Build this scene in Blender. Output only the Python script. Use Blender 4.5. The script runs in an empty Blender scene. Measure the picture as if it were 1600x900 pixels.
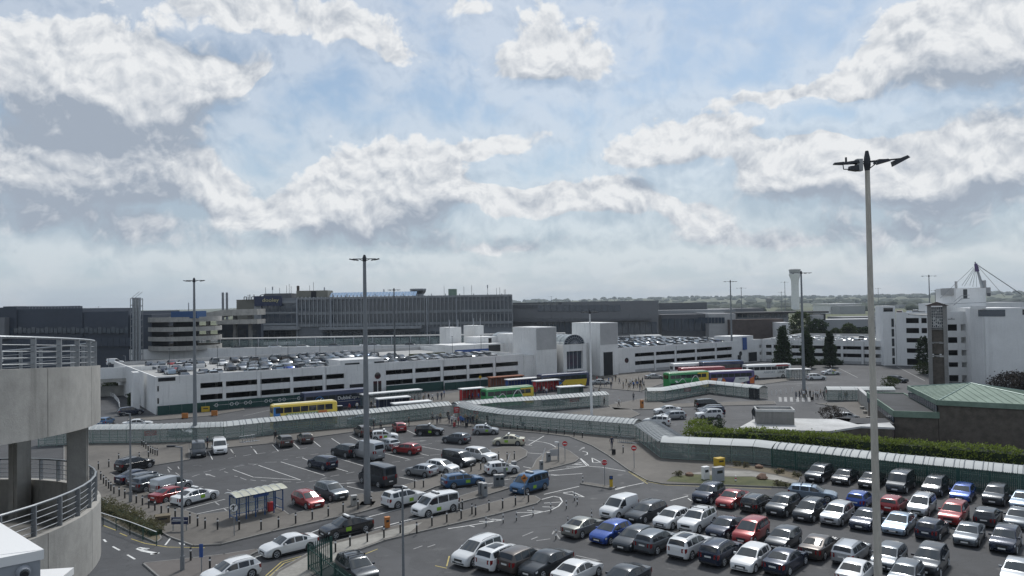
import bpy, bmesh, math, random
from mathutils import Vector, Matrix, noise as mnoise
from mathutils.geometry import tessellate_polygon
R = math.radians
S = bpy.context.scene
COL = S.collection
rnd = random.Random(7)

# ---------------------------------------------------------------- camera (20 m up on a car park deck, looking along +Y)
EYE = Vector((0, 0, 20)); FPX = 1180.0
PITCH = math.atan(26 / FPX); ROLL = 0.0162
F_ = Vector((0, math.cos(PITCH), math.sin(PITCH)))
R0_ = Vector((1, 0, 0)); U0_ = Vector((0, -math.sin(PITCH), math.cos(PITCH)))
R_ = R0_ * math.cos(ROLL) - U0_ * math.sin(ROLL)
U_ = U0_ * math.cos(ROLL) + R0_ * math.sin(ROLL)
cam = bpy.data.cameras.new("camera"); cam.sensor_width = 36; cam.lens = FPX / 1600 * 36
cam.clip_start = 0.3; cam.clip_end = 20000
camo = bpy.data.objects.new("camera", cam); COL.objects.link(camo)
camo.matrix_world = Matrix(((R_.x, U_.x, -F_.x, EYE.x), (R_.y, U_.y, -F_.y, EYE.y), (R_.z, U_.z, -F_.z, EYE.z), (0, 0, 0, 1)))
S.camera = camo
S.render.resolution_x, S.render.resolution_y = 1024, 576
S.view_settings.view_transform = 'Standard'; S.view_settings.look = 'None'
S.view_settings.exposure = 0.13; S.view_settings.gamma = 1
S.render.film_transparent = False
S.cycles.max_bounces = 6; S.cycles.diffuse_bounces = 3; S.cycles.glossy_bounces = 3; S.cycles.transparent_max_bounces = 12
S.cycles.transmission_bounces = 4; S.cycles.volume_bounces = 0; S.cycles.caustics_reflective = False; S.cycles.caustics_refractive = False
S.cycles.use_denoising = True

def ray(px, py): return F_ + R_ * ((px - 800) / FPX) + U_ * ((450 - py) / FPX)
def G(px, py, z=0.0):
    d = ray(px, py); return EYE + d * ((z - EYE.z) / d.z)
def at(px, py, Y):
    d = ray(px, py); return EYE + d * (Y / d.y)
def zat(b, py):
    """height above the ground point b at which a vertical reaches picture row py"""
    k = (450 - py) / FPX; q = Vector((b[0], b[1], 0)) - EYE
    n = U_ - F_ * k
    return -(n.dot(q)) / n.z
def proj(p):
    q = Vector(p) - EYE; w = q.dot(F_)
    return (800 + FPX * q.dot(R_) / w, 450 - FPX * q.dot(U_) / w)

# ---------------------------------------------------------------- world: sky with clouds, and the veiled sun
SUN_EL, SUN_AZ = R(52), R(18)          # azimuth from +Y towards +X
w = bpy.data.worlds.new("World"); S.world = w; w.use_nodes = True
nt = w.node_tree; nt.nodes.clear()
class X:
    """tiny node-maths helper"""
    def __init__(s, nt): s.nt = nt
    def n(s, t, **k):
        o = s.nt.nodes.new(t)
        for a, b in k.items(): setattr(o, a, b)
        return o
    def put(s, sock, v):
        if isinstance(v, (int, float)): sock.default_value = v
        elif isinstance(v, (tuple, list)): sock.default_value = v
        else: s.nt.links.new(v, sock)
    def m(s, op, a, b=0.0, c=0.0, clamp=False):
        o = s.n('ShaderNodeMath', operation=op, use_clamp=clamp)
        s.put(o.inputs[0], a); s.put(o.inputs[1], b); s.put(o.inputs[2], c)
        return o.outputs[0]
    def add(s, a, b): return s.m('ADD', a, b)
    def sub(s, a, b): return s.m('SUBTRACT', a, b)
    def mul(s, a, b): return s.m('MULTIPLY', a, b)
    def ss(s, v, lo, hi, a=0.0, b=1.0):
        o = s.n('ShaderNodeMapRange', interpolation_type='SMOOTHSTEP')
        s.put(o.inputs[0], v); s.put(o.inputs[1], lo); s.put(o.inputs[2], hi); s.put(o.inputs[3], a); s.put(o.inputs[4], b)
        return o.outputs[0]
    def lin(s, v, lo, hi, a=0.0, b=1.0):
        o = s.n('ShaderNodeMapRange'); 
        s.put(o.inputs[0], v); s.put(o.inputs[1], lo); s.put(o.inputs[2], hi); s.put(o.inputs[3], a); s.put(o.inputs[4], b)
        return o.outputs[0]
    def mix(s, f, a, b):
        o = s.n('ShaderNodeMix', data_type='RGBA'); s.put(o.inputs[0], f); s.put(o.inputs[6], a); s.put(o.inputs[7], b)
        return o.outputs[2]
    def comb(s, x, y, z):
        o = s.n('ShaderNodeCombineXYZ'); s.put(o.inputs[0], x); s.put(o.inputs[1], y); s.put(o.inputs[2], z); return o.outputs[0]
    def noise(s, vec, scale, detail=5, rough=.55, dist=0.0, dim='3D'):
        o = s.n('ShaderNodeTexNoise', noise_dimensions=dim); s.put(o.inputs['Vector'], vec)
        o.inputs['Scale'].default_value = scale; o.inputs['Detail'].default_value = detail
        o.inputs['Roughness'].default_value = rough; o.inputs['Distortion'].default_value = dist
        return o.outputs[0]
x = X(nt)
tc = x.n('ShaderNodeTexCoord'); sep = x.n('ShaderNodeSeparateXYZ'); nt.links.new(tc.outputs['Generated'], sep.inputs[0])
dx, dy, dz = sep.outputs
az = x.m('ARCTAN2', dx, dy); el = x.m('ARCSINE', dz)
def ae(px, py):
    d = ray(px, py).normalized(); return math.atan2(d.x, d.y), math.asin(d.z)
# the cumulus banks over the airport: (picture x, y, half width, half height, thickness)
CL = [(70,140,120,62,1.3),(190,130,95,70,1.2),(110,85,60,40,.9),(300,140,70,48,.9),(410,95,48,22,.7),(350,112,50,28,.6),
      (250,245,72,48,1.0),(120,265,110,46,.8),(20,270,80,46,.8),(190,310,120,28,.6),
      (440,25,140,32,.95),(560,45,55,36,.7),(330,5,70,20,.6),(630,90,48,22,.65),(600,125,28,22,.5),
      (860,45,85,60,.85),(820,110,80,36,.75),(910,115,55,40,.6),(730,8,40,22,.6),(1020,65,22,16,.45),
      (600,262,98,50,1.3),(520,298,52,36,.9),(690,280,48,40,.9),(600,335,120,34,1.0),
      (400,325,60,26,.75),(250,352,80,14,.5),(780,310,70,22,.7),(860,320,70,30,.85),(950,300,80,26,.9),(1060,330,120,26,.8),(840,385,70,20,.6),
      (800,218,58,20,1.0),(735,232,25,14,.5),(1060,208,88,38,1.2),(1000,240,50,18,.7),(1130,215,45,26,.8),
      (1265,240,70,28,.95),(1200,275,60,30,.8),(1330,280,110,38,.9),(1450,260,130,42,1.0),(1560,235,80,44,1.0),(1480,320,160,30,.7),
      (1190,150,60,13,.65),(1290,140,80,16,.75),(1390,110,80,30,.9),(1500,70,100,60,1.1),(1590,60,70,70,1.0),(1440,30,60,30,.7),
      (330,385,170,20,.8),(690,384,130,22,.8),(1150,372,200,22,.85),(1450,380,180,24,.8),(80,352,120,26,.8),(480,345,110,26,.8),(1000,290,60,18,.6),(320,285,50,26,.5),(560,420,200,10,.4),(1000,418,240,10,.4)]
p0 = x.comb(az, el, 0.37)
uu = x.add(az, x.mul(x.sub(x.noise(p0, 10, 3, .5, 0, '2D'), .5), .042))
vv = x.add(el, x.mul(x.sub(x.noise(x.comb(x.add(el, 7.3), az, 3.1), 11, 3, .5, 0, '2D'), .5), .042))
def blobs(u, v):
    tot = None
    for (cx, cy, a, b, k) in CL:
        au, ev = ae(cx, cy)
        e1 = x.m('MULTIPLY_ADD', u, FPX / a / 1.13, -au * FPX / a / 1.13)
        e2 = x.m('MULTIPLY_ADD', v, FPX / b / 1.13, -ev * FPX / b / 1.13)
        e = x.m('MULTIPLY_ADD', e1, e1, x.mul(e2, e2))
        g = x.m('MULTIPLY', x.m('EXPONENT', x.mul(e, -1.0)), k)
        tot = g if tot is None else x.add(tot, g)
    # banks all round, also outside the view
    aw = x.m('ABSOLUTE', az)
    bank = x.mul(x.ss(x.noise(x.comb(x.mul(u, .8), x.mul(v, 2.0), 5.5), 4.0, 3, .5, 0, '2D'), .42, .66), x.ss(x.m('MAXIMUM', aw, x.mul(el, 1.55)), .62, .78))
    return x.add(tot, bank)
def billow(u, v, sc):
    vo = x.n('ShaderNodeTexVoronoi', feature='F1', voronoi_dimensions='2D'); x.put(vo.inputs['Vector'], x.comb(u, x.mul(v, 1.15), 0)); vo.inputs['Scale'].default_value = 22 * sc
    vo.inputs['Detail'].default_value = 4; vo.inputs['Roughness'].default_value = .55; vo.inputs['Lacunarity'].default_value = 2.1
    return x.sub(.45, vo.outputs['Distance'])
B1 = blobs(uu, vv); B2 = blobs(x.add(uu, .004), x.add(vv, .045)); B3 = x.sub(B1, B2)
V1 = billow(uu, vv, 1.0); V2 = billow(x.add(uu, .004), x.add(vv, .010), 1.0)
f1 = x.noise(x.comb(uu, x.mul(vv, 1.4), 1.7), 17, 7, .58, 0, '2D'); fs = x.sub(f1, .5)
D = x.add(x.add(B1, x.mul(V1, .45)), x.mul(fs, .75))
soft = x.ss(B3, -.20, .25, 1.0, .40)            # crisp tops, frayed undersides
cov = x.ss(D, .22, x.add(.22, soft))
thin = x.ss(x.add(B1, x.mul(fs, 1.4)), -.25, .50, 0, .42)
alpha = x.m('MAXIMUM', cov, thin)
belly_f = x.mul(x.ss(B3, .55, -.60), x.ss(B1, .25, 1.35))     # how much cloud lies towards the sun: the shaded bellies
S_ = x.sub(x.noise(x.comb(x.add(uu, 3.3), x.mul(vv, 1.5), 0), 9, 5, .6, 0, '2D'), .36)
relief = x.add(x.mul(x.sub(V1, V2), .75), x.mul(fs, .55))      # billows: sunward sides light, far sides grey
crown = x.ss(D, .80, .30, 0, .22)               # thin sunlit edges
over = x.m('SUBTRACT', x.add(x.mul(belly_f, x.add(.78, x.mul(S_, 1.0))), .22), x.add(relief, crown), clamp=True)
white = (.77, .785, .80, 1); belly = (.33, .38, .455, 1)
ccol = x.mix(over, white, belly)
sky = x.n('ShaderNodeTexSky', sky_type='NISHITA', sun_disc=False, sun_elevation=SUN_EL, sun_rotation=SUN_AZ, altitude=60, air_density=1.0, dust_density=1.4, ozone_density=1.0)
sv = x.n('ShaderNodeVectorMath', operation='MULTIPLY'); nt.links.new(sky.outputs[0], sv.inputs[0]); sv.inputs[1].default_value = (.072, .083, .088)
clear = sv.outputs[0]
veil = x.ss(el, .02, .30, .72, .20)              # thin high veil whitening the sky low down
clear = x.mix(veil, clear, (.47, .56, .65, 1))
c1 = x.mix(alpha, clear, ccol)
low = x.ss(el, -.02, .075, .66, 0.0)               # distance haze over the lowest clouds
strat = x.ss(x.noise(x.comb(x.mul(az, 1.6), x.mul(el, 8.5), 4.4), 3.2, 5, .55, .4, '2D'), .36, .66)
c2 = x.mix(low, c1, x.mix(strat, (.475, .545, .63, 1), (.665, .685, .715, 1)))
bg = x.n('ShaderNodeBackground'); nt.links.new(c2, bg.inputs[0]); bg.inputs[1].default_value = 1.0
ow = x.n('ShaderNodeOutputWorld'); nt.links.new(bg.outputs[0], ow.inputs[0])
w.cycles.sampling_method = 'MANUAL'; w.cycles.sample_map_resolution = 512
sl = bpy.data.lights.new("sun", 'SUN'); sl.energy = 2.4; sl.angle = R(9); sl.color = (1, .98, .95)
so = bpy.data.objects.new("sun", sl); COL.objects.link(so)
sd = Vector((math.sin(SUN_AZ) * math.cos(SUN_EL), math.cos(SUN_AZ) * math.cos(SUN_EL), math.sin(SUN_EL)))
so.rotation_euler = sd.to_track_quat('Z', 'Y').to_euler(); so.location = sd * 200
# ---------------------------------------------------------------- materials
def mat(name, col, rough=.6, metal=0.0, var=.0, scale=1.0, bump=0.0, bscale=30, spec=.5, coat=0.0, col2=None, alpha=1.0, streak=0.0, stretch=(1, 1, 1)):
    m = bpy.data.materials.new(name); m.use_nodes = True
    nt = m.node_tree; b = nt.nodes['Principled BSDF']; x = X(nt)
    c = (*col, 1)
    b.inputs['Roughness'].default_value = rough; b.inputs['Metallic'].default_value = metal
    b.inputs['Specular IOR Level'].default_value = spec; b.inputs['Coat Weight'].default_value = coat; b.inputs['Coat Roughness'].default_value = .06
    b.inputs['Base Color'].default_value = c
    if var or bump or streak:
        tc = x.n('ShaderNodeTexCoord'); vec = tc.outputs['Object']
        if stretch != (1, 1, 1):
            vm = x.n('ShaderNodeVectorMath', operation='MULTIPLY'); nt.links.new(vec, vm.inputs[0]); vm.inputs[1].default_value = stretch; vec = vm.outputs[0]
        out = c
        if var:
            n = x.noise(vec, scale, 6, .62); n2 = x.noise(vec, scale * 9, 3, .6)
            f = x.lin(x.add(x.mul(n, .72), x.mul(n2, .28)), .3, .7)
            lo = tuple(v * (1 - var) for v in col); hi = col2 or tuple(min(1, v * (1 + var)) for v in col)
            out = x.mix(f, (*lo, 1), (*hi, 1))
        if streak:
            vm = x.n('ShaderNodeVectorMath', operation='MULTIPLY'); nt.links.new(tc.outputs['Object'], vm.inputs[0]); vm.inputs[1].default_value = (1, 1, .08)
            st = x.ss(x.noise(vm.outputs[0], 1.6, 6, .6), .52, .72)
            out = x.mix(x.mul(st, streak), out, tuple(v * .5 for v in col) + (1,))
        if var or streak: nt.links.new(out, b.inputs['Base Color'])
        if bump:
            bn = x.n('ShaderNodeBump'); bn.inputs['Strength'].default_value = bump; bn.inputs['Distance'].default_value = .02
            nt.links.new(x.noise(vec, bscale, 4, .6), bn.inputs['Height']); nt.links.new(bn.outputs[0], b.inputs['Normal'])
    return m
M = {}
def mm(k, *a, **kw): M[k] = mat(k, *a, **kw); return M[k]
def asphalt(k, col):
    m = mm(k, col, .8); t = m.node_tree; b = t.nodes['Principled BSDF']; x = X(t); o = x.n('ShaderNodeTexCoord').outputs['Object']
    broad = x.noise(o, .07, 5, .6); mid = x.noise(o, .6, 5, .65); fine = x.noise(o, 7, 4, .7)
    f = x.add(x.mul(broad, .5), x.add(x.mul(mid, .3), x.mul(fine, .2)))
    c = x.mix(x.lin(f, .36, .64), tuple(v * .66 for v in col) + (1,), tuple(v * 1.45 for v in col) + (1,))
    vo = x.n('ShaderNodeTexVoronoi', voronoi_dimensions='2D', distance='CHEBYCHEV'); x.put(vo.inputs['Vector'], o); vo.inputs['Scale'].default_value = .085
    sp = x.n('ShaderNodeSeparateColor'); t.links.new(vo.outputs['Color'], sp.inputs[0])
    c = x.mix(x.mul(x.ss(sp.outputs[0], .70, .74), .38), c, tuple(v * .55 for v in col) + (1,))            # relaid patches
    c = x.mix(x.mul(x.ss(sp.outputs[1], .80, .84), .22), c, tuple(v * 1.8 for v in col) + (1,))
    oil = x.ss(x.noise(o, .55, 3, .5), .62, .72); c = x.mix(x.mul(oil, .5), c, tuple(v * .45 for v in col) + (1,))   # oil and tyre stains
    ve = x.n('ShaderNodeTexVoronoi', voronoi_dimensions='2D', feature='DISTANCE_TO_EDGE'); wv = x.n('ShaderNodeVectorMath', operation='ADD'); t.links.new(o, wv.inputs[0]); x.put(wv.inputs[1], x.comb(x.mul(mid, 5.0), x.mul(broad, 9.0), 0)); x.put(ve.inputs['Vector'], wv.outputs[0]); ve.inputs['Scale'].default_value = .12
    crack = x.ss(ve.outputs['Distance'], .0065, .002); c = x.mix(x.mul(crack, .55), c, tuple(v * .35 for v in col) + (1,))
    t.links.new(c, b.inputs['Base Color']); bn = x.n('ShaderNodeBump'); bn.inputs['Strength'].default_value = .35; bn.inputs['Distance'].default_value = .02; t.links.new(fine, bn.inputs['Height']); t.links.new(bn.outputs[0], b.inputs['Normal'])
    t.links.new(x.lin(oil, 0, 1, .82, .55), b.inputs['Roughness'])
asphalt('asphalt', (.056, .057, .060)); asphalt('asphalt_dark', (.043, .044, .047))
mm('paving', (.118, .108, .095), .85, var=.35, scale=.16, bump=.3, bscale=8)
mm('paving_red', (.112, .10, .092), .85, var=.3, scale=.2)
mm('slab', (.26, .25, .225), .85, var=.4, scale=.35)
mm('kerb', (.20, .195, .185), .85, var=.25, scale=.8)
mm('line', (.62, .62, .60), .7, var=.35, scale=1.1)
mm('line_worn', (.30, .30, .295), .75, var=.5, scale=.9)
mm('line_yellow', (.42, .34, .10), .7, var=.35, scale=1.1)
mm('grass', (.062, .085, .028), .95, var=.5, scale=.5, col2=(.13, .13, .055))
mm('field', (.075, .10, .045), .95, var=.5, scale=.008, col2=(.14, .15, .07))
mm('soil', (.15, .125, .08), .95, var=.4, scale=.7, col2=(.21, .175, .12))
mm('concrete', (.37, .36, .335), .85, var=.3, scale=.5, bump=.25, bscale=20, streak=.6)
mm('concrete_dark', (.21, .205, .195), .88, var=.3, scale=.6, streak=.4)
mm('concrete_tower', (.25, .245, .235), .88, var=.3, scale=.4, streak=.5)
mm('terminal_concrete', (.29, .305, .32), .85, var=.25, scale=.25, streak=.4)
mm('terminal_panel', (.20, .215, .235), .8, var=.22, scale=.2)
mm('white_wall', (.72, .72, .71), .8, var=.12, scale=.25, streak=.30)
mm('grey_wall', (.42, .42, .42), .85, var=.15, scale=.3)
mm('white_render', (.76, .765, .76), .8, var=.08, scale=.3, streak=.18)
mm('deck', (.36, .36, .35), .9, var=.3, scale=.12)
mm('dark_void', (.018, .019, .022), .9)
mm('cladding_dark', (.040, .052, .075), .55, var=.25, scale=.08)
mm('cladding_grey', (.17, .175, .185), .6, var=.12, scale=.06)
mm('cladding_mid', (.10, .105, .115), .6, var=.15, scale=.06)
mm('cladding_pale', (.30, .31, .32), .6, var=.1, scale=.06)
mm('brick_dark', (.095, .075, .068), .9, var=.3, scale=.5)
mm('stone_dark', (.105, .092, .078), .95, var=.45, scale=1.1, bump=.6, bscale=5, col2=(.15, .128, .105))
mm('copper_green', (.165, .245, .19), .75, var=.3, scale=.35, col2=(.22, .30, .24), streak=.25)
mm('felt', (.045, .047, .05), .9, var=.4, scale=.2)
mm('roof_white', (.50, .50, .49), .85, var=.35, scale=.25)
mm('olive', (.19, .185, .155), .85, var=.15, scale=.2)
mm('steel', (.33, .35, .365), .5, .6, var=.15, scale=2)
mm('galv', (.28, .295, .31), .55, .5, var=.25, scale=1.4)
mm('pole_weathered', (.52, .49, .43), .75, .15, var=.35, scale=1.0, stretch=(3, 3, .5), streak=.3)
mm('pole_grey', (.22, .235, .25), .55, .4, var=.15, scale=1)
mm('pole_dark', (.09, .10, .11), .55, .3, var=.1, scale=1)
mm('lamp_head', (.035, .038, .045), .5, .3)
mm('glass_dark', (.022, .026, .030), .04, spec=.7)
mm('windscreen_glass', (.045, .053, .058), .05, spec=.8)
mm('glass_facade', (.045, .062, .085), .08, spec=.7)
mm('glass_blue', (.16, .27, .42), .12, spec=.8)
mm('white_paint', (.78, .78, .77), .5)
mm('grey_paint', (.32, .34, .37), .55)
mm('black_paint', (.02, .021, .023), .5)
mm('rubber', (.018, .018, .019), .85)
mm('alloy', (.40, .41, .42), .35, .8)
mm('trim_black', (.022, .023, .025), .55)
mm('light_clear', (.62, .64, .66), .12, spec=.8)
mm('light_red', (.20, .010, .012), .2, spec=.7)
mm('plate_white', (.72, .72, .70), .5)
mm('plate_yellow', (.70, .55, .08), .5)
mm('sign_red', (.50, .03, .035), .5)
mm('sign_blue', (.03, .08, .26), .5)
mm('navy', (.012, .022, .065), .5)
mm('hoarding_green', (.010, .052, .046), .6, var=.15, scale=.3)
mm('fence_green', (.012, .062, .050), .55)
mm('frame_green', (.22, .30, .27), .5, .2)
mm('frame_blue', (.02, .075, .20), .5)
mm('orange', (.46, .17, .04), .55)
mm('yellow', (.55, .37, .03), .5)
mm('lime', (.24, .44, .03), .5)
mm('skin', (.45, .28, .20), .6); mm('hair', (.035, .025, .02), .7)
mm('leaf_hedge', (.13, .19, .025), .8, var=.4, scale=1.2, col2=(.24, .30, .05))
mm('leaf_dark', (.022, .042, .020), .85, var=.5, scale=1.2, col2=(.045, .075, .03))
mm('leaf_mid', (.040, .066, .022), .85, var=.5, scale=1.2, col2=(.085, .11, .035))
mm('leaf_red', (.045, .036, .03), .85, var=.4, scale=2)
mm('leaf_dry', (.12, .115, .06), .9, var=.4, scale=2)
mm('bark', (.075, .06, .045), .9, var=.3, scale=5)
mm('wood', (.028, .045, .028), .95, var=.5, scale=.012, col2=(.05, .07, .038))
mm('rock', (.19, .12, .085), .9, var=.4, scale=3)
mm('terracotta', (.28, .11, .06), .8)
for k_ in list(M):
    if k_.startswith('leaf_'):
        t_ = M[k_].node_tree; b_ = t_.nodes['Principled BSDF']; tr_ = t_.nodes.new('ShaderNodeBsdfTranslucent'); mx_ = t_.nodes.new('ShaderNodeMixShader'); mx_.inputs[0].default_value = .35
        t_.links.new(b_.inputs['Base Color'].links[0].from_socket, tr_.inputs[0]); t_.links.new(b_.outputs[0], mx_.inputs[1]); t_.links.new(tr_.outputs[0], mx_.inputs[2]); t_.links.new(mx_.outputs[0], t_.nodes['Material Output'].inputs[0])
def glassmat(name, tint, alpha, rough=.08):
    m = mat(name, tint, rough, spec=.6); b = m.node_tree.nodes['Principled BSDF']; b.inputs['Alpha'].default_value = alpha; return m
M['canopy_glass'] = glassmat('canopy_glass', (.34, .41, .39), .26)
M['canopy_roof'] = glassmat('canopy_roof', (.46, .49, .49), .80, .6)
M['shelter_glass'] = glassmat('shelter_glass', (.25, .33, .33), .30)
M['vault_glass'] = glassmat('vault_glass', (.42, .47, .48), .72, .2)

# ---------------------------------------------------------------- geometry helpers
class MB:
    def __init__(s): s.v = []; s.f = []; s.mi = []; s.cur = 0
    def add(s, vs, fs):
        o = len(s.v); s.v += [tuple(p) for p in vs]
        for f in fs: s.f.append(tuple(i + o for i in f)); s.mi.append(s.cur)
        return s
    def box(s, c, d, rz=0.0, M_=None):
        hx, hy, hz = d[0] / 2, d[1] / 2, d[2] / 2; ca, sa = math.cos(rz), math.sin(rz); vs = []
        for z in (-hz, hz):
            for a, b in ((-hx, -hy), (hx, -hy), (hx, hy), (-hx, hy)):
                vs.append((c[0] + a * ca - b * sa, c[1] + a * sa + b * ca, c[2] + z))
        return s.add(vs, [(3, 2, 1, 0), (4, 5, 6, 7), (0, 1, 5, 4), (1, 2, 6, 5), (2, 3, 7, 6), (3, 0, 4, 7)])
    def bx(s, x0, x1, y0, y1, z0, z1): return s.box(((x0 + x1) / 2, (y0 + y1) / 2, (z0 + z1) / 2), (abs(x1 - x0), abs(y1 - y0), abs(z1 - z0)))
    def tube(s, p, q, r, r2=None, n=8, cap=True):
        p, q = Vector(p), Vector(q); d = (q - p).normalized(); a = d.orthogonal().normalized(); b = d.cross(a); r2 = r if r2 is None else r2
        vs = []
        for c, rr in ((p, r), (q, r2)):
            for i in range(n):
                t = 2 * math.pi * (i + .5) / n; vs.append(c + (a * math.cos(t) + b * math.sin(t)) * rr)
        fs = [(i, (i + 1) % n, n + (i + 1) % n, n + i) for i in range(n)]
        if cap: fs += [tuple(range(n - 1, -1, -1)), tuple(range(n, 2 * n))]
        return s.add(vs, fs)
    def path(s, pts, r, n=6):
        for a, b in zip(pts, pts[1:]): s.tube(a, b, r, n=n)
        return s
    def prism(s, poly, z0, z1, bottom=True):
        n = len(poly); P = [Vector((p[0], p[1], 0)) for p in poly]
        area = sum(P[i].x * P[(i + 1) % n].y - P[(i + 1) % n].x * P[i].y for i in range(n))
        if area < 0: P.reverse()
        zt = z1 if callable(z1) else (lambda p: z1)
        vs = [(p.x, p.y, z0) for p in P] + [(p.x, p.y, zt(p)) for p in P]
        fs = [(i, (i + 1) % n, n + (i + 1) % n, n + i) for i in range(n)]
        tri = tessellate_polygon([P])
        for t in tri:
            a, b, c = (P[i] for i in t)
            t = t if (b - a).cross(c - a).z > 0 else t[::-1]
            fs.append(tuple(i + n for i in t))
            if bottom: fs.append(tuple(reversed(t)))
        return s.add(vs, fs)
    def sheet(s, poly, z):
        P = [Vector((p[0], p[1], 0)) for p in poly]
        vs = [(p.x, p.y, z) for p in P]; fs = []
        for t in tessellate_polygon([P]):
            a, b, c = (P[i] for i in t); fs.append(tuple(t) if (b - a).cross(c - a).z > 0 else tuple(t)[::-1])
        return s.add(vs, fs)
    def quad(s, a, b, c, d): return s.add([a, b, c, d], [(0, 1, 2, 3)])
    def lathe(s, prof, c=(0, 0, 0), n=16, a0=0, a1=2 * math.pi):
        full = abs(a1 - a0 - 2 * math.pi) < 1e-6; k = n if full else n + 1; vs = []
        for (r, z) in prof:
            for i in range(k):
                t = a0 + (a1 - a0) * i / n; vs.append((c[0] + r * math.cos(t), c[1] + r * math.sin(t), c[2] + z))
        fs = []
        for j in range(len(prof) - 1):
            for i in range(n):
                i2 = (i + 1) % k; fs.append((j * k + i, j * k + i2, (j + 1) * k + i2, (j + 1) * k + i))
        return s.add(vs, fs)
    def mesh(s, name, mats, smooth=False, ang=35):
        me = bpy.data.meshes.new(name); me.from_pydata(s.v, [], s.f); me.update()
        for m in (mats if isinstance(mats, (list, tuple)) else [mats]): me.materials.append(m)
        if any(s.mi): me.polygons.foreach_set('material_index', s.mi)
        if smooth:
            me.polygons.foreach_set('use_smooth', [True] * len(me.polygons)); me.set_sharp_from_angle(angle=R(ang))
        return me
    def build(s, name, mats, parent=None, smooth=False, ang=35, **tags):
        return obj(name, s.mesh(name, mats, smooth, ang), parent, **tags)
def obj(name, me, parent=None, loc=None, rz=0.0, **tags):
    o = bpy.data.objects.new(name, me); COL.objects.link(o)
    if parent is not None: o.parent = parent
    if loc is not None: o.location = loc
    if rz: o.rotation_euler.z = rz
    for k, v in tags.items():
        if v is not None: o[k] = v
    return o
def thing(name, label, category, loc=(0, 0, 0), rz=0.0, group=None):
    return obj(name, None, None, loc, rz, label=label, category=category, group=group)
def kids(o): return [c for c in KIDS.get(o.name, [])]
def tree_of(o):
    return (o, [tree_of(c) for c in list(o.children)])
def copy_tree(tr, parent=None, loc=None, rz=None, swap=None):
    """copy a thing with its parts and sub-parts; swap maps a material to another one (per object)"""
    o, ch = tr; c = o.copy(); COL.objects.link(c)
    if parent is not None: c.parent = parent
    if loc is not None: c.location = loc
    if rz is not None: c.rotation_euler.z = rz
    if swap and c.data:
        for i, sl in enumerate(c.material_slots):
            if sl.material in swap:
                nm = swap[sl.material]; sl.link = 'OBJECT'; sl.material = nm
    for t in ch: copy_tree(t, c, swap=swap)
    return c
def tagit(o, label, group=None, category=None):
    o['label'] = label
    if group: o['group'] = group
    if category: o['category'] = category
    return o
def text(body, size, m, parent, loc, rot, name='lettering', ext=.01, align='CENTER', shear=0, sx=1):
    cu = bpy.data.curves.new(name, 'FONT'); cu.body = body; cu.size = size; cu.extrude = ext; cu.align_x = align; cu.align_y = 'CENTER'; cu.shear = shear; cu.resolution_u = 3
    t = bpy.data.objects.new(name + '_curve', cu); COL.objects.link(t)
    bpy.context.view_layer.update()
    me = bpy.data.meshes.new_from_object(t.evaluated_get(bpy.context.evaluated_depsgraph_get())); bpy.data.objects.remove(t); bpy.data.curves.remove(cu)
    me.name = name; me.materials.clear(); me.materials.append(m)
    o = obj(name, me, parent, loc); o.rotation_euler = rot; o.scale = (sx, 1, 1)
    return o
def g2(pts, z=0.0): return [G(px, py, z) for px, py in pts]

# ---------------------------------------------------------------- ground, roads, pavements
gm = MB(); gm.sheet([(-7000, -300), (7000, -300), (7000, 9000), (-7000, 9000)], 0.0)
gm.build('ground', M['field'], kind='structure')
MB().sheet([(-420, -120), (420, -120), (420, 520), (-420, 520)], .004).build('road', M['asphalt'], kind='structure')
# newer, darker surfacing of the taxi park and of the taxi road
MB().sheet(g2([(172,741),(240,728),(296,719),(295,697),(355,700),(430,693),(490,684),(555,675),(600,668),(690,664),(735,667),(782,672),(764,704),(740,735),(680,760),(600,790),(452,806),(425,786),(360,800),(310,806)]), .008).build('parking_surface', M['asphalt_dark'], kind='structure')
MB().sheet(g2([(690,785),(800,745),(905,726),(1003,747),(1000,762),(840,787),(700,822),(600,846),(482,900),(330,905),(300,860),(425,838),(560,806)]), .008).build('taxi_road', M['asphalt_dark'], kind='structure')
def pavement(name, px, m='paving', h=.12, kerb=True):
    P = g2(px, 0)
    MB().prism(P, .006, h, False).build(name, M[m], kind='structure')
    if kerb:
        k = MB(); n = len(P)
        for i in range(n):
            a, b = P[i], P[(i + 1) % n]; d = b - a
            if d.length < .05: continue
            c = (a + b) / 2; k.box((c.x, c.y, h / 2 + .006), (d.length + .12, .13, h + .012), math.atan2(d.y, d.x))
        k.build('kerb', M['kerb'], kind='structure')
    return P
P_LOT = [(100,694),(295,692),(296,719),(240,728),(172,741),(200,756),(285,798),(310,806),(360,800),(425,786),(452,806),(512,790),(550,775),(600,769),(640,757),(690,742),(730,733),(748,724),(762,712),(764,704),(785,699),(812,699),(824,706),(822,714),(805,723),(775,735),(740,745),(680,762),(640,778),(600,791),(562,802),(500,815),(425,832),(345,852),(302,854),(265,840),(160,780),(100,755)]
pavement('pavement', P_LOT)
pavement('pavement', [(295.5,692),(350,689),(490,674),(650,658),(705,652),(735,660),(925,679),(995,685),(1032,716),(1110,721),(1240,734),(1252,741),(1248,752),(1243,763),(1207,762),(1100,758),(1037,757),(1012,752),(982,735),(950,712),(925,697),(890,683),(840,677),(782,672),(735,667),(690,664),(600,668),(555,675),(490,684),(430,693),(355,700),(296,703)])
pavement('traffic_island', [(515,850),(570,836),(640,817),(715,802),(760,789),(807,776),(835,776),(845,782),(838,788),(775,805),(700,822),(640,836),(600,846),(557,862),(530,876),(480,905),(400,930),(430,896),(482,866)])
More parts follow.
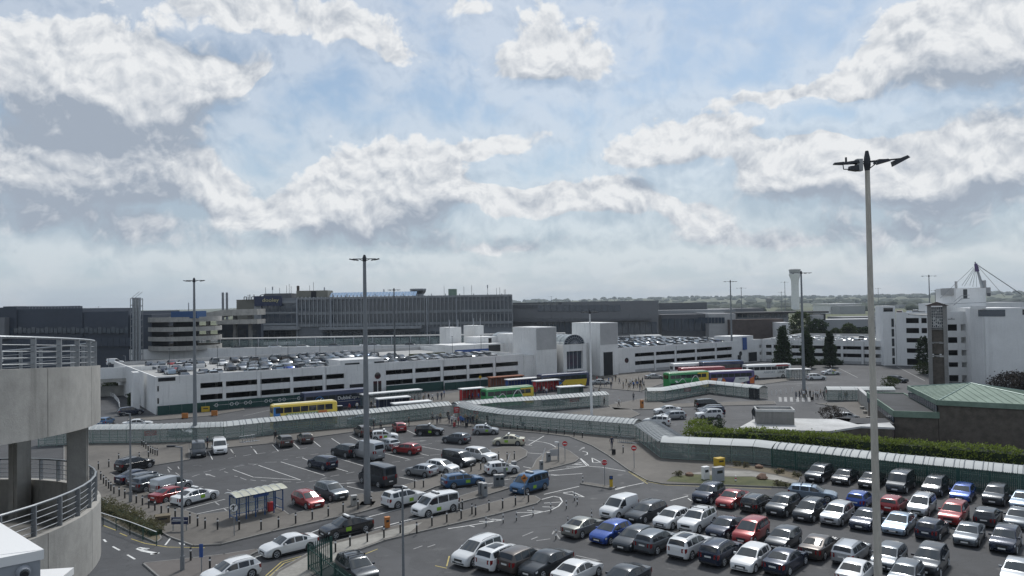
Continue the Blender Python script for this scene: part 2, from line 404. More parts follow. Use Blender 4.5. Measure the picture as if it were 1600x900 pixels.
MB().sheet(g2([(516,851),(570,838),(640,820),(660,816),(640,832),(600,842),(557,858),(528,872),(482,900),(415,925),(436,894),(484,867)], .12), .126).build('pavement_slabs', M['slab'], kind='structure')
pavement('traffic_island', [(715,787),(752,777),(795,764),(780,760),(755,765),(712,779)])
pavement('traffic_island', [(795,748),(815,740),(832,732),(838,720),(850,709),(872,699),(890,706),(905,717),(898,723),(860,733),(820,744)])
pavement('traffic_island', [(224,882),(300,874),(350,868),(400,860),(405,862),(385,872),(350,881),(325,900),(318,915),(262,915)], 'paving_red')
pavement('traffic_island', [(907,757),(955,765),(962,762),(915,755)], 'paving')
pavement('planting_bed', [(160,784),(215,806),(246,828),(252,843),(244,849),(200,830),(140,800)], 'soil')
# forecourt beds
MB().sheet(g2([(1041,752),(1050,745),(1080,741),(1100,742),(1135,745),(1175,745),(1243,757),(1240,761),(1100,756)], .12), .135).build('planting_bed', M['grass'], kind='structure')
MB().sheet(g2([(1132,730),(1160,728),(1207,731),(1250,741),(1248,750),(1212,741),(1170,734)], .12), .135).build('planting_bed', M['soil'], kind='structure')
MB().sheet(g2([(1070,740),(1120,735),(1170,736),(1212,743),(1246,751),(1243,756),(1175,744),(1135,744),(1100,741)], .12), .13).build('footpath', M['slab'], kind='structure')
# bus station side pavements
pavement('pavement', [(560,645),(640,628),(700,616),(760,604),(900,594),(905,604),(780,620),(700,634),(590,648)])
pavement('pavement', [(950,634),(1010,622),(1040,632),(1188,627),(1210,628),(1212,632),(1190,633),(1055,637),(1030,640),(960,641)], 'paving')
pavement('pavement', [(1275,631),(1350,628),(1395,680),(1345,655),(1320,638)], 'paving')
pavement('pavement', [(846,652),(925,641),(952,637),(985,640),(1000,648),(985,654),(930,652)], 'paving')
pavement('pavement', [(915,585),(1010,578),(1040,598),(1000,612),(930,606)], 'paving')
pavement('pavement', [(205,652),(250,650),(330,645),(380,638),(382,641),(330,650),(250,657),(200,657)])
pavement('pavement', [(1010,610),(1180,596),(1240,590),(1242,594),(1185,602),(1020,616)])
# ---------------------------------------------------------------- painted markings
def lines(name, segs, m, wd=.11, z=.012, lab=None):
    b = MB()
    for (x0, y0, x1, y1) in segs:
        p, q = G(x0, y0), G(x1, y1); d = q - p; d.z = 0
        if d.length < .05: continue
        n = Vector((-d.y, d.x, 0)).normalized() * wd / 2
        b.quad(*[(v.x, v.y, z) for v in (p - n, q - n, q + n, p + n)])
    return b.build(name, M[m], kind='structure')
def z3(L): return [(350 + a / 4, 600 + b / 4, 350 + c / 4, 600 + d / 4) for a, b, c, d in L]
bays = z3([(45,410,70,450),(172,395,207,437),(303,380,340,420),(435,370,472,405),(560,358,603,392),(672,340,728,377),(785,325,852,360),(1145,290,1205,318),
  (355,487,630,572),(215,508,480,600),(55,535,185,583),(680,455,870,512),(490,462,545,487),(695,525,775,548),(1000,432,1160,472),(1200,430,1280,448),(1240,392,1390,420),(1095,582,1240,612),(770,640,970,685),
  (180,582,475,600),(600,450,700,460)]) + [(326,706,332,718),(360,702,368,713),(392,698,400,706),(289,796,352,780),(308,803,357,793)]
lines('bay_line', bays, 'line', .10)
dash = z3([(25,465,60,460),(120,450,170,440),(210,437,260,430),(300,428,340,422),(370,415,425,405),(470,408,520,398),(0,548,25,556),(65,575,85,580),(100,585,140,600),(165,600,200,605),(230,603,265,607),(300,608,340,612),(370,612,420,612),(450,618,500,610),(530,612,580,602),(600,597,640,585),(665,578,720,568),(765,560,815,550),(20,660,50,672),(75,680,110,690),(150,500,210,502),(255,490,330,488),(370,475,400,470),(450,460,500,455),(540,443,590,436),(640,436,680,430),(840,480,880,476),(940,500,1000,496),(1050,490,1100,484),(1130,480,1170,474),(1190,465,1250,460),(1290,445,1350,440),(1170,340,1300,334),(1230,382,1300,372),(1320,358,1380,354),(1110,540,1160,532)])
dash += [(262+i*12.4, 729.5+i*9.2, 268+i*12.4, 734+i*9.2) for i in range(8)] + [(262,733,265,738),(278,729,280,733),(300,745,312,741),(318,738,330,735),(343,735,352,732),(366,730,382,727),(395,727,402,725),(300,764,318,760)]
lines('dashed_line', dash, 'line_worn', .12)
def z5(L): return [(700 + a / 4, 600 + b / 4, 700 + c / 4, 600 + d / 4) for a, b, c, d in L]
road_l = z5([(630,545,830,518),(830,518,880,512),(880,515,960,520),(960,520,1110,545),(870,514,825,465),(880,510,830,466),(840,507,800,505),(850,500,775,505),(835,490,790,500),(860,513,740,520),
   (600,690,820,640),(1045,655,1225,618),(1045,662,1120,640),(660,572,840,560),(500,350,600,365),(600,365,640,375),(640,375,685,400),
   (425,805,590,800),(590,800,640,790),(640,790,690,765),(690,765,715,735),(715,735,700,710),(700,710,660,702),(660,702,585,722),(600,745,705,738),(590,768,665,770),(495,790,600,798),(455,830,590,800),
   (0,905,100,890),(100,890,340,850),(195,860,290,858),(275,845,340,850),(130,885,165,893),(60,810,430,705),(720,680,775,673),(775,673,855,708),(720,683,855,708),(900,462,905,490),(900,462,955,490),(905,492,955,490),(505,380,600,325),(460,378,525,385),(470,517,540,530),
   (480,430,590,437),(840,420,870,428),(870,428,872,440),(872,440,855,445)]) + z5([(150,640,280,620),(140,680,285,645),(330,605,400,590),(60,655,115,650),(1390,730,1500,700),(1500,715,1520,730)])
lines('road_line', road_l, 'line', .13)
lines('road_line', [(482,834,500,827),(500,827,630,794),(585,826,640,812),(640,812,720,796),(383,876,487,843),(350,869,420,856),(161,778,270,824),(270,824,272,824),(254,833,268,839),(268,839,258,852),(280,848,283,851),(288,832,295,836),(294,836,287,852),(224,881,258,903),(226,881,240,880),(640,791,700,775),(1000,604,1000,604),(700,779,712,776)], 'line', .14)
lines('road_line', [(162,843,166,847),(176,854,187,860),(199,867,211,874)], 'line', .16)
lines('road_line', [(215,857,224,861),(224,861,246,865),(235,866,249,864),(216,856,232,858)], 'line', .35)
lines('yellow_line', [(161,821,182,829),(187,833,199,838),(205,842,226,849),(226,849,262,855),(415,900,440,878),(440,878,483,866),(418,903,444,880),(444,880,484,868),(698,885,702,869),(680,884,698,888),(560,870,590,858),(1012,753,1040,758),(1040,758,1205,764),(1010,752,985,737),(1012,756,982,737),(263,855,320,856)], 'line_yellow', .10)
lot_l = [(863,835,866,829),(866,829,875,843),(752,806,775,815),(838,845,860,842),(816,838,833,831),(830,843,840,839),(872,730+100,890,834),(900,868,940,877),(940,877,915,874),(646,858,660,853),(668,855,680,851)]
lines('bay_line', lot_l, 'line_worn', .12)
bus_l = [(1010,604,1030,611),(1250,576,1330,580),(1310,575,1340,590),(1400,572,1445,595),(1430,572,1450,586),(1200,600,1290,598),(1290,606,1330,604),(960,628,985,637),(985,637,1035,640),(985,633,1010,640),(370,632,480,616),(380,650,425,640),(300,668,340,665),(965,640,1010,637),(1180,603,1290,598),(690,612,712,607)]
lines('road_line', bus_l, 'line_worn', .2)
zb = MB()
for x0 in (1219, 1227.5, 1236.5, 1246, 1255, 1264):
    a, b, c, d = G(x0 - 2, 627.5), G(x0 + 2.6, 627.8), G(x0 + 2.0, 620.8), G(x0 - 2.4, 620.5)
    zb.quad(*[(v.x, v.y, .013) for v in (a, b, c, d)])
zb.build('zebra_crossing', M['line_worn'], kind='structure')
# arrows painted on the taxi road and in the car park
ar = MB()
def arrow(p, ang, L=2.6, s=1.0):
    c, sn = math.cos(ang), math.sin(ang)
    def T(a, b): return (p.x + (a * c - b * sn) * s, p.y + (a * sn + b * c) * s, .013)
    ar.quad(T(0, -.09), T(L * .6, -.09), T(L * .6, .09), T(0, .09)); ar.add([T(L * .6, -.32), T(L, 0), T(L * .6, .32)], [(0, 1, 2)])
for (px, py, a) in ((490,758,.35),(840,742,-.1),(336,745,2.4),(905,704,1.2),(520,757,.3),(820,790,2.6),(640,690,.2),(700,710,.3)): arrow(G(px, py), a)
ar.build('road_arrow', M['line_worn'], kind='structure')
# ---------------------------------------------------------------- cars
def paint(name, col, metal=.25, rough=.28):
    m = mat(name, col, rough, metal, coat=.6, spec=.5); return m
PAINT = {k: paint('paint_' + k, *v) for k, v in dict(
    white=((.72, .73, .73), 0.0, .3), silver=((.42, .44, .46), .65, .3), grey=((.105, .122, .14), .5, .3), black=((.010, .012, .016), .12, .22), navy=((.013, .022, .048), .3, .25),
    red=((.30, .022, .025), .2, .28), blue=((.02, .075, .34), .35, .26), midblue=((.05, .13, .26), .4, .3), brown=((.095, .082, .074), .5, .3), beige=((.55, .52, .40), .1, .35), iceblue=((.25, .32, .40), .6, .3), olive_silver=((.26, .265, .245), .6, .3), charcoal=((.032, .039, .048), .4, .28)).items()}
BASE = PAINT['white']
def lerp_prof(P, x):
    if x <= P[0][0]: return P[0][1]
    for (a, za), (b, zb) in zip(P, P[1:]):
        if x <= b: return za + (zb - za) * (x - a) / (b - a) if b > a else zb
    return P[-1][1]
# top = centre-line silhouette (fraction of length from the tail -0.5 to the nose +0.5, height); wind = windscreen span, rear = rear-window span, side = side-glass span, pil = door pillars
SPEC = {
 'hatchback': dict(L=4.2, W=1.79, H=1.47, top=[(-.5,.80),(-.494,.94),(-.475,1.06),(-.40,1.36),(-.36,1.42),(-.2,1.47),(-.02,1.46),(.06,1.41),(.25,.99),(.36,.91),(.44,.82),(.485,.72),(.5,.60)], belt=(.95,.88), wind=(.07,.24), rear=(-.465,-.40), side=(-.36,.19), pil=(-.27,-.06), clear=.15),
 'saloon': dict(L=4.75, W=1.83, H=1.45, top=[(-.5,.82),(-.493,.98),(-.44,1.05),(-.36,1.07),(-.19,1.37),(-.12,1.43),(-.02,1.45),(.05,1.42),(.09,1.38),(.25,.97),(.38,.89),(.45,.80),(.487,.70),(.5,.58)], belt=(.95,.87), wind=(.095,.24), rear=(-.345,-.20), side=(-.27,.20), pil=(-.19,-.03), clear=.15),
 'estate': dict(L=4.75, W=1.83, H=1.49, top=[(-.5,.84),(-.495,1.0),(-.475,1.08),(-.425,1.40),(-.39,1.44),(-.2,1.49),(0,1.48),(.07,1.42),(.24,.98),(.38,.90),(.45,.81),(.487,.71),(.5,.58)], belt=(.97,.88), wind=(.08,.235), rear=(-.47,-.425), side=(-.41,.19), pil=(-.24,-.05), clear=.15),
 'suv': dict(L=4.55, W=1.87, H=1.66, top=[(-.5,.92),(-.495,1.08),(-.475,1.18),(-.43,1.54),(-.39,1.60),(-.2,1.66),(0,1.65),(.07,1.58),(.235,1.12),(.36,1.05),(.45,.97),(.488,.86),(.5,.68)], belt=(1.08,1.0), wind=(.08,.23), rear=(-.472,-.428), side=(-.41,.19), pil=(-.25,-.05), clear=.2),
 'people_carrier': dict(L=4.5, W=1.83, H=1.68, top=[(-.5,.9),(-.496,1.08),(-.478,1.16),(-.445,1.54),(-.41,1.62),(-.2,1.68),(0,1.66),(.08,1.6),(.30,1.06),(.40,.96),(.46,.85),(.489,.74),(.5,.6)], belt=(1.02,.95), wind=(.09,.29), rear=(-.475,-.44), side=(-.42,.24), pil=(-.22,-.01), clear=.16),
 'minibus': dict(L=4.9, W=1.9, H=1.92, top=[(-.5,.95),(-.497,1.15),(-.492,1.22),(-.475,1.76),(-.455,1.84),(-.2,1.92),(.05,1.92),(.15,1.85),(.20,1.76),(.345,1.12),(.44,1.0),(.485,.84),(.5,.62)], belt=(1.10,1.05), wind=(.21,.335), rear=(-.49,-.476), side=(-.45,.29), pil=(-.20,.06), clear=.17),
 'van': dict(L=4.5, W=1.85, H=1.84, top=[(-.5,.95),(-.497,1.2),(-.49,1.3),(-.475,1.7),(-.455,1.77),(-.2,1.84),(.02,1.83),(.11,1.75),(.29,1.12),(.40,1.02),(.46,.92),(.489,.78),(.5,.6)], belt=(1.08,1.0), wind=(.12,.28), rear=None, side=(.005,.235), pil=(), clear=.17),
 'large_van': dict(L=5.6, W=2.05, H=2.5, top=[(-.5,1.0),(-.498,1.3),(-.495,1.4),(-.485,2.3),(-.47,2.42),(-.2,2.5),(.12,2.48),(.20,2.36),(.24,2.18),(.35,1.32),(.43,1.18),(.48,1.0),(.5,.7)], belt=(1.3,1.2), wind=(.245,.345), rear=(-.493,-.487), side=(.12,.31), pil=(), clear=.22),
 'campervan': dict(L=5.4, W=2.05, H=2.45, top=[(-.5,1.0),(-.498,1.3),(-.495,1.36),(-.485,2.25),(-.47,2.36),(-.2,2.44),(.15,2.42),(.22,2.3),(.26,2.12),(.37,1.3),(.44,1.16),(.484,1.0),(.5,.7)], belt=(1.3,1.2), wind=(.265,.365), rear=(-.494,-.486), side=(-.44,.33), pil=(-.15,.13), clear=.22),
 'sports_saloon': dict(L=4.95, W=1.96, H=1.38, top=[(-.5,.78),(-.49,.93),(-.44,1.0),(-.25,1.27),(-.12,1.37),(-.02,1.38),(.05,1.34),(.24,.90),(.36,.80),(.45,.70),(.486,.60),(.5,.50)], belt=(.92,.82), wind=(.06,.23), rear=(-.42,-.23), side=(-.28,.19), pil=(-.10,), clear=.13),
}
def make_car(kind, name=None, label='', extras=()):
    sp = SPEC[kind]; L, W, H = sp['L'], sp['W'], sp['H']; top = [(a * L, z) for a, z in sp['top']]; br, bf = sp['belt']; clr = sp['clear']
    cabin_h = H - br
    def ring(x, off=0.0):
        zc = lerp_prof(top, x); t = x / L + .5
        zb = min(br + (bf - br) * t, zc - .035)
        e = abs(x) / (L / 2); plan = 1 - .045 * e ** 2 - (.15 * ((e - .86) / .14) ** 2 if e > .86 else 0)
        hw = W / 2 * plan; h = max(0, min(1, (zc - zb) / cabin_h))
        wt = hw * (.955 - .21 * h) if H < 1.8 else hw * (.965 - .13 * h)
        if h < .25: wt = hw * (.93 - .0 * h)
        zl = clr + (.10 * ((e - .8) / .2) ** 2 if e > .8 else 0)
        return zc, zb, hw, wt, zl
    xs = sorted(set([p[0] for p in top] + [L * k for k in (-.33, -.28, -.1, -.05, .13, .17, .21, .30)]))
    rings = []
    for x in xs:
        zc, zb, hw, wt, zl = ring(x); zm = zl + (zb - zl) * .55; cr = min(.055, (zc - zb) * .5)
        half = [(0, zl), (hw * .90, zl), (hw * .985, zl + (zb - zl) * .22), (hw, zm), (hw * .975, zb - .012), (hw * .955 if zc - zb > .12 else hw * .95, zb), (wt, zc - cr), (wt * .80, zc - cr * .35), (0, zc)]
        rings.append([(x, y, z) for y, z in half] + [(x, -y, z) for y, z in half[-2:0:-1]])
    body = MB(); n = len(rings[0]); body.add([p for r in rings for p in r], [(j * n + i, j * n + (i + 1) % n, (j + 1) * n + (i + 1) % n, (j + 1) * n + i) for j in range(len(rings) - 1) for i in range(n)] + [tuple(range(n - 1, -1, -1)), tuple((len(rings) - 1) * n + i for i in range(n))])
    body.f = [tuple(reversed(f)) for f in body.f]
    root = thing(name or kind, label, 'car' if 'van' not in kind and kind != 'minibus' else 'van')
    body.build('body', BASE, root, smooth=True, ang=32)
    def topg(x0, x1, wfac=.9, nx=4, off=.012):
        b = MB(); vs = []
        for i in range(nx + 1):
            x = x0 + (x1 - x0) * i / nx; zc, zb, hw, wt, zl = ring(x); cr = min(.055, (zc - zb) * .5)
            for t in (-1, -.8, 0, .8, 1):
                y = t * wt * wfac; z = zc - (cr * .65 if abs(t) > .9 else cr * .28 if t else 0) + off
                vs.append((x, y, z))
        b.add(vs, [(i * 5 + j, (i + 1) * 5 + j, (i + 1) * 5 + j + 1, i * 5 + j + 1) for i in range(nx) for j in range(4)])
        # push outwards along the slope
        s = 1 if x1 > 0 else -1
        b.v = [(v[0] + s * off * .8, v[1], v[2]) for v in b.v]; return b
    a, c = sp['wind']; wb = topg(a * L, c * L)
    wb.build('windscreen', M['windscreen_glass'], root, smooth=True)
    if sp['rear']: topg(sp['rear'][0] * L, sp['rear'][1] * L, .86, 3).build('rear_window', M['glass_dark'], root, smooth=True)
    def sideg(x0, x1, sgn, v0=.07, v1=.86, off=.009, nx=5):
        b = MB(); vs = []
        for i in range(nx + 1):
            x = x0 + (x1 - x0) * i / nx; zc, zb, hw, wt, zl = ring(x); cr = min(.055, (zc - zb) * .5)
            for v in (v0, v1):
                y = hw * .955 + (wt - hw * .955) * v; z = zb + (zc - cr - zb) * v; vs.append((x, sgn * (y + off), z + off * .3))
        b.add(vs, [(i * 2, i * 2 + 1, i * 2 + 3, i * 2 + 2) if sgn < 0 else (i * 2, i * 2 + 2, i * 2 + 3, i * 2 + 1) for i in range(nx)]); return b
    s0, s1 = sp['side']; cuts = [s0] + list(sp['pil']) + [s1]
    for sgn in (1, -1):
        for u, v in zip(cuts, cuts[1:]): sideg(u * L + .045, v * L - .045, sgn).build('side_window', M['glass_dark'], root, smooth=True)
    def sidepatch(name, x0, x1, z0, z1, sgn, m, off=.01):
        b = MB(); vs = []; nx = 6
        for i in range(nx + 1):
            x = x0 + (x1 - x0) * i / nx; zc, zb, hw, wt, zl = ring(x)
            for k in range(4):
                z = z0 + (z1 - z0) * k / 3; zm = zl + (zb - zl) * .55
                y = hw * .985 + hw * .015 * min(1, max(0, (z - zl) / (zm - zl))) if z < zm else hw - hw * .025 * (z - zm) / max(.01, zb - zm)
                vs.append((x, sgn * (y + off), z))
        b.add(vs, [(i * 4 + j, i * 4 + j + 1, i * 4 + j + 5, i * 4 + j + 4) if sgn < 0 else (i * 4 + j, i * 4 + j + 4, i * 4 + j + 5, i * 4 + j + 1) for i in range(nx) for j in range(3)])
        return b.build(name, m, root)
    rw = .33 if H < 1.6 else .36 if H < 2 else .37
    for fx in (.315, -.30):
        for sgn in (1, -1):
            x = fx * L; hw = ring(x)[2]; y = sgn * hw
            arch = MB(); arch.tube((x, sgn * (hw - .22), rw), (x, sgn * (hw + .006), rw), rw + .065, n=18); arch.build('wheel_arch', M['trim_black'], root)
            ty = MB(); ty.tube((x, sgn * (hw - .20), rw), (x, sgn * (hw + .012), rw), rw, n=18)
            to = ty.build('wheel', M['rubber'], root)
            rb = MB(); rb.lathe([(0, .0), (rw * .16, .0), (rw * .2, .006)], n=6)
            rb.v = [(x + v[0], sgn * (hw + .018 + v[2]), rw + v[1]) for v in rb.v]
            for k in range(5):
                t = 2 * math.pi * k / 5 + .3; p = (x + math.cos(t) * rw * .64, sgn * (hw + .016), rw + math.sin(t) * rw * .64); q = (x, sgn * (hw + .018), rw); rb.tube(p, q, .032, n=4)
            for k in range(14):
                t, t2 = 2 * math.pi * k / 14, 2 * math.pi * (k + 1) / 14
                rb.tube((x + math.cos(t) * rw * .66, sgn * (hw + .014), rw + math.sin(t) * rw * .66), (x + math.cos(t2) * rw * .66, sgn * (hw + .014), rw + math.sin(t2) * rw * .66), .022, n=4, cap=False)
            rb.build('rim', M['alloy'], to)
    zh = lerp_prof(top, .47 * L); zt = br
    for sgn in (1, -1):
        hb = MB(); hw = ring(.45 * L)[2]
        hx, hy = .468 * L, sgn * hw * .76
        hb.add([(hx + .085, sgn * hw * .42, zh - .20), (hx + .07, sgn * hw * .42, zh - .075), (hx - .20, sgn * hw * .985, zh + .0), (hx - .18, sgn * hw * 1.0, zh - .14), (hx - .02, sgn * hw * .97, zh - .19), (hx - .02, sgn * hw * .93, zh - .05)],
               [(0, 4, 5, 1), (4, 3, 2, 5)] if sgn > 0 else [(1, 5, 4, 0), (5, 2, 3, 4)])
        hb.v = [(v[0] + .018, v[1] + sgn * .012, v[2]) for v in hb.v]
        hb.build('headlight', M['light_clear'], root)
        tb = MB(); hwr = ring(-.47 * L)[2]; tall = H > 1.6 and kind not in ('suv',)
        zz = (zt - .02, zt - .38) if not tall else (zt + .12, zt - .28)
        xr = -.5 * L
        tb.add([(xr - .012, sgn * hwr * .56, zz[1] + .04), (xr + .0, sgn * hwr * .58, zz[0] - .03), (xr + .06, sgn * hwr * .955, zz[0]), (xr + .05, sgn * hwr * .96, zz[1]), (xr + .26, sgn * hwr * 1.01, zz[0] - .03), (xr + .22, sgn * hwr * 1.015, zz[1] + .1)],
               [(0, 1, 2, 3), (3, 2, 4, 5)] if sgn > 0 else [(3, 2, 1, 0), (5, 4, 2, 3)])
        tb.v = [(v[0] - .014, v[1] + sgn * .012, v[2]) for v in tb.v]
        tb.build('tail_light', M['light_red'], root)
        mb_ = MB(); mx = .16 * L if kind not in ('minibus', 'van', 'large_van', 'campervan') else (sp['wind'][1] - .06) * L; z = ring(mx)[1] + .08
        mb_.box((mx, sgn * (ring(mx)[2] + .07), z), (.13, .2, .13)); mb_.build('door_mirror', BASE if kind not in ('van', 'large_van') else M['trim_black'], root)
        sb = MB(); sb.bx(-.21 * L, .225 * L, sgn * (W / 2 * .90), sgn * (W / 2 * .985), clr - .01, clr + .13); sb.build('sill', M['trim_black'], root)
    gb = MB(); gb.box((.5 * L - .012, 0, zh - .24), (.05, W * .44, .17)); gb.box((.5 * L - .03, 0, clr + .20), (.06, W * .66, .12)); gb.build('grille', M['trim_black'], root)
    rb = MB(); rb.box((-.5 * L + .012, 0, clr + .17), (.06, W * .72, .14)); rb.build('bumper_trim', M['trim_black'], root)
    MB().box((.5 * L + .012, 0, clr + .29), (.02, .52, .115)).build('number_plate', M['plate_white'], root)
    MB().box((-.5 * L - .012, 0, zt - .25 if not tall else .75), (.02, .52, .115)).build('number_plate', M['plate_white'], root)
    if 'rails' in extras:
        for sgn in (1, -1):
            b = MB(); pts = []
            for k in range(6):
                x = L * (-.37 + .40 * k / 5); zc, zb, hw, wt, zl = ring(x); pts.append((x, sgn * (wt - .09), zc + (.035 if 0 < k < 5 else -.02)))
            b.path(pts, .022); b.build('roof_rail', M['steel'], root)
    if 'bars' in extras:
        for fx in (-.22, .0):
            x = fx * L; zc, zb, hw, wt, zl = ring(x); b = MB(); b.tube((x, -wt, zc + .1), (x, wt, zc + .1), .03)
            for sgn in (1, -1): b.box((x, sgn * (wt - .06), zc + .04), (.1, .07, .16))
            b.build('roof_bar', M['trim_black'], root)
    if 'sun' in extras: topg(-.30 * L, .03 * L, .74, 4, .008).build('glass_roof', M['glass_dark'], root, smooth=True)
    if 'taxi' in extras:
        zc = ring(.0)[0]; b = MB(); b.box((0.0, 0, zc + .10), (.22, .95, .16)); b.build('taxi_sign', M['white_paint'], root)
        b = MB(); b.box((0, 0, zc + .03), (.3, 1.05, .07)); b.build('taxi_sign_base', M['trim_black'], root)
        for sgn in (1, -1): sidepatch('door_emblem', .0 * L, .11 * L, .46, .80, sgn, M['lime'])
    if 'lettered' in extras:
        for sgn in (1, -1): text('Free', .42, M['white_paint'], root, (-.13 * L, sgn * (W / 2 + .012), 1.0), (R(90), 0, 0 if sgn < 0 else math.pi))
    if 'reddoor' in extras: sidepatch('door_panel', -.16 * L, -.06 * L, .40, .80, -1, M['sign_red'], .012)
    if 'twotone' in extras:
        for sgn in (1, -1): sidepatch('livery_panel', -.47 * L, .0, .35, 1.05, sgn, PAINT['charcoal'], .01)
    return root
PROTO = {}
def car_tree(kind, ex=()):
    k = (kind, tuple(ex))
    if k not in PROTO:
        r = make_car(kind, {'suv': 'sport_utility_car', 'saloon': 'saloon_car', 'estate': 'estate_car', 'hatchback': 'hatchback_car', 'minibus': 'minibus', 'people_carrier': 'people_carrier', 'large_van': 'large_van', 'van': 'panel_van', 'campervan': 'campervan', 'sports_saloon': 'sports_car'}[kind], '', ex)
        PROTO[k] = [r, tree_of(r), False]
    return PROTO[k]
def fit_box(xc, yb, az, dims, z=0.0):
    """ground point of a car whose picture outline is centred on column xc and ends at row yb"""
    L, W, H = dims; p = G(xc, yb - 6, z); ca, sa = math.cos(az), math.sin(az)
    for _ in range(8):
        xs, ys = [], []
        for a in (-L / 2, L / 2):
            for b in (-W / 2, W / 2):
                for c in (0, H):
                    q = (p.x + (a * ca - b * sa) * .97, p.y + (a * sa + b * ca) * .97, z + c); u, v = proj(q); xs.append(u); ys.append(v)
        cx, cy = (min(xs) + max(xs)) / 2, max(ys)
        g0 = proj(p); p = G(g0[0] + xc - cx, g0[1] + yb - cy, z)
    return p
def az_of(x0, y0, x1, y1):
    d = G(x1, y1) - G(x0, y0); return math.atan2(d.y, d.x)
def place_car(kind, colour, xc, yb, az, label, group, ex=(), z=0.0):
    ent = car_tree(kind, ex); sp = SPEC[kind]; p = fit_box(xc, yb, az, (sp['L'], sp['W'], sp['H']), z)
    c = copy_tree(ent[1], None, p, az, {BASE: PAINT[colour]})
    c.scale = (rnd.uniform(.955, 1.035), rnd.uniform(.98, 1.015), rnd.uniform(.965, 1.035))
    c['label'] = label; c['group'] = group
    c['category'] = 'van' if kind in ('van', 'large_van', 'minibus', 'campervan') else 'car'
    return c
def drop_protos():
    for r, tr, _ in PROTO.values():
        def rm(t):
            for c in t[1]: rm(c)
            bpy.data.objects.remove(t[0])
        rm(tr)
CN = dict(white='white', silver='silver', grey='grey', black='black', navy='dark navy', red='red', blue='bright blue', midblue='mid blue', brown='brown', beige='cream', iceblue='pale blue', olive_silver='dull greenish silver', charcoal='charcoal')
KN = {'suv': 'SUV', 'saloon': 'saloon', 'estate': 'estate car', 'hatchback': 'hatchback', 'minibus': 'minibus', 'people_carrier': 'people carrier', 'large_van': 'tall van', 'van': 'panel van', 'campervan': 'camper van', 'sports_saloon': 'low sports car'}
ORD = 'first second third fourth fifth sixth seventh eighth ninth tenth eleventh twelfth thirteenth'.split()
def row(cars, az_in, where, group):
    """cars of one parking row, left to right: (kind, colour, xc, yb, facing, extras, extra words); facing 1 = as the row, -1 = tail towards us"""
    for i, c in enumerate(cars):
        kind, colour, xc, yb, f = c[:5]; ex = c[5] if len(c) > 5 else (); wd = c[6] if len(c) > 6 else ''
        lab = f"{CN[colour]} {KN[kind]}{' ' + wd if wd else ''}, {ORD[i]} from left in {where}"
        place_car(kind, colour, xc, yb, az_in + (math.pi if f < 0 else 0) + R(rnd.uniform(-2, 2)), lab, group, ex)
# rows of the big car park: bays run from upper right to lower left
AZ1 = az_of(1195, 742, 1140, 772)
GR = 'cars parked in the near car park'
# ---------------------------------------------------------------- spiral ramp in the left foreground
RC = Vector((-18.6, 15.3, 0)); RR = 9.0
def rz_(t): return 18.6 - .0094 * (t - 28.6)          # top of parapet, t in degrees going round and down
def rp(t, r, z): return (RC.x + r * math.cos(R(t)), RC.y + r * math.sin(R(t)), z)
ramp = thing('spiral_ramp', 'round concrete spiral car ramp with steel railings at left', 'ramp', (RC.x, RC.y, 0))
def rel(b, o=RC): b.v = [(v[0] - o[0], v[1] - o[1], v[2] - o[2]) for v in b.v]; return b
def arcwall(t0, t1, r0, r1, fz0, fz1, n=8):
    b = MB(); vs = []
    for i in range(n + 1):
        t = t0 + (t1 - t0) * i / n
        for r, f in ((r1, fz0), (r1, fz1), (r0, fz1), (r0, fz0)): vs.append(rp(t, r, f(t)))
    fs = [(i * 4 + j, (i + 1) * 4 + j, (i + 1) * 4 + (j + 1) % 4, i * 4 + (j + 1) % 4) for i in range(n) for j in range(4)]
    fs = [tuple(reversed(f)) for f in fs] + [(0, 1, 2, 3), tuple(4 * n + j for j in (3, 2, 1, 0))]
    b.add(vs, fs); b.f = [tuple(reversed(f)) for f in b.f]; return rel(b)
t = -148.0
while t < 800:
    arcwall(t + .07, t + 14.93, RR - .2, RR, lambda a: rz_(a) - 1.42, rz_, 5).build('parapet_panel', M['concrete'], ramp, smooth=True)
    t += 15
arcwall(-140, 800, 4.6, RR - .2, lambda a: rz_(a) - 1.35, lambda a: rz_(a) - 1.08, 110).build('ramp_slab', M['concrete_dark'], ramp)
arcwall(-140, 800, 4.4, 4.6, lambda a: rz_(a) - 1.42, lambda a: rz_(a) - .75, 110).build('inner_kerb', M['concrete_dark'], ramp)
for (t, s) in ((26, 1), (65, 1), (-18, 1), (110, 1), (150, 1), (190, 1), (230, 1)):
    p = rp(t, RR - .5, 0); b = MB(); b.box((p[0], p[1], 8.6), (.42, .42, 17.2), R(t)); b.box((p[0] + .0, p[1] + .0, 8.6), (.47, .12, 17.19), R(t)); rel(b).build('column', M['concrete'], ramp)
def railing(t0, t1, r=RR - .12, h=.62, name='railing'):
    b = MB(); n = int((t1 - t0) / 5)
    for hh, rad in ((h, .028), (h * .76, .010), (h * .55, .010), (h * .34, .010), (h * .14, .010)):
        b.path([rp(t0 + (t1 - t0) * i / n, r, rz_(t0 + (t1 - t0) * i / n) + hh) for i in range(n + 1)], rad, 6)
    rel(b).build(name, M['steel'], ramp)
    k = t0 + 2
    while k < t1:
        b = MB(); p = rp(k, r, rz_(k)); b.box((p[0], p[1], p[2] + h / 2), (.10, .035, h), R(k)); rel(b).build('railing_post', M['galv'], ramp); k += 6.2
railing(-70, 175); railing(290, 535); 
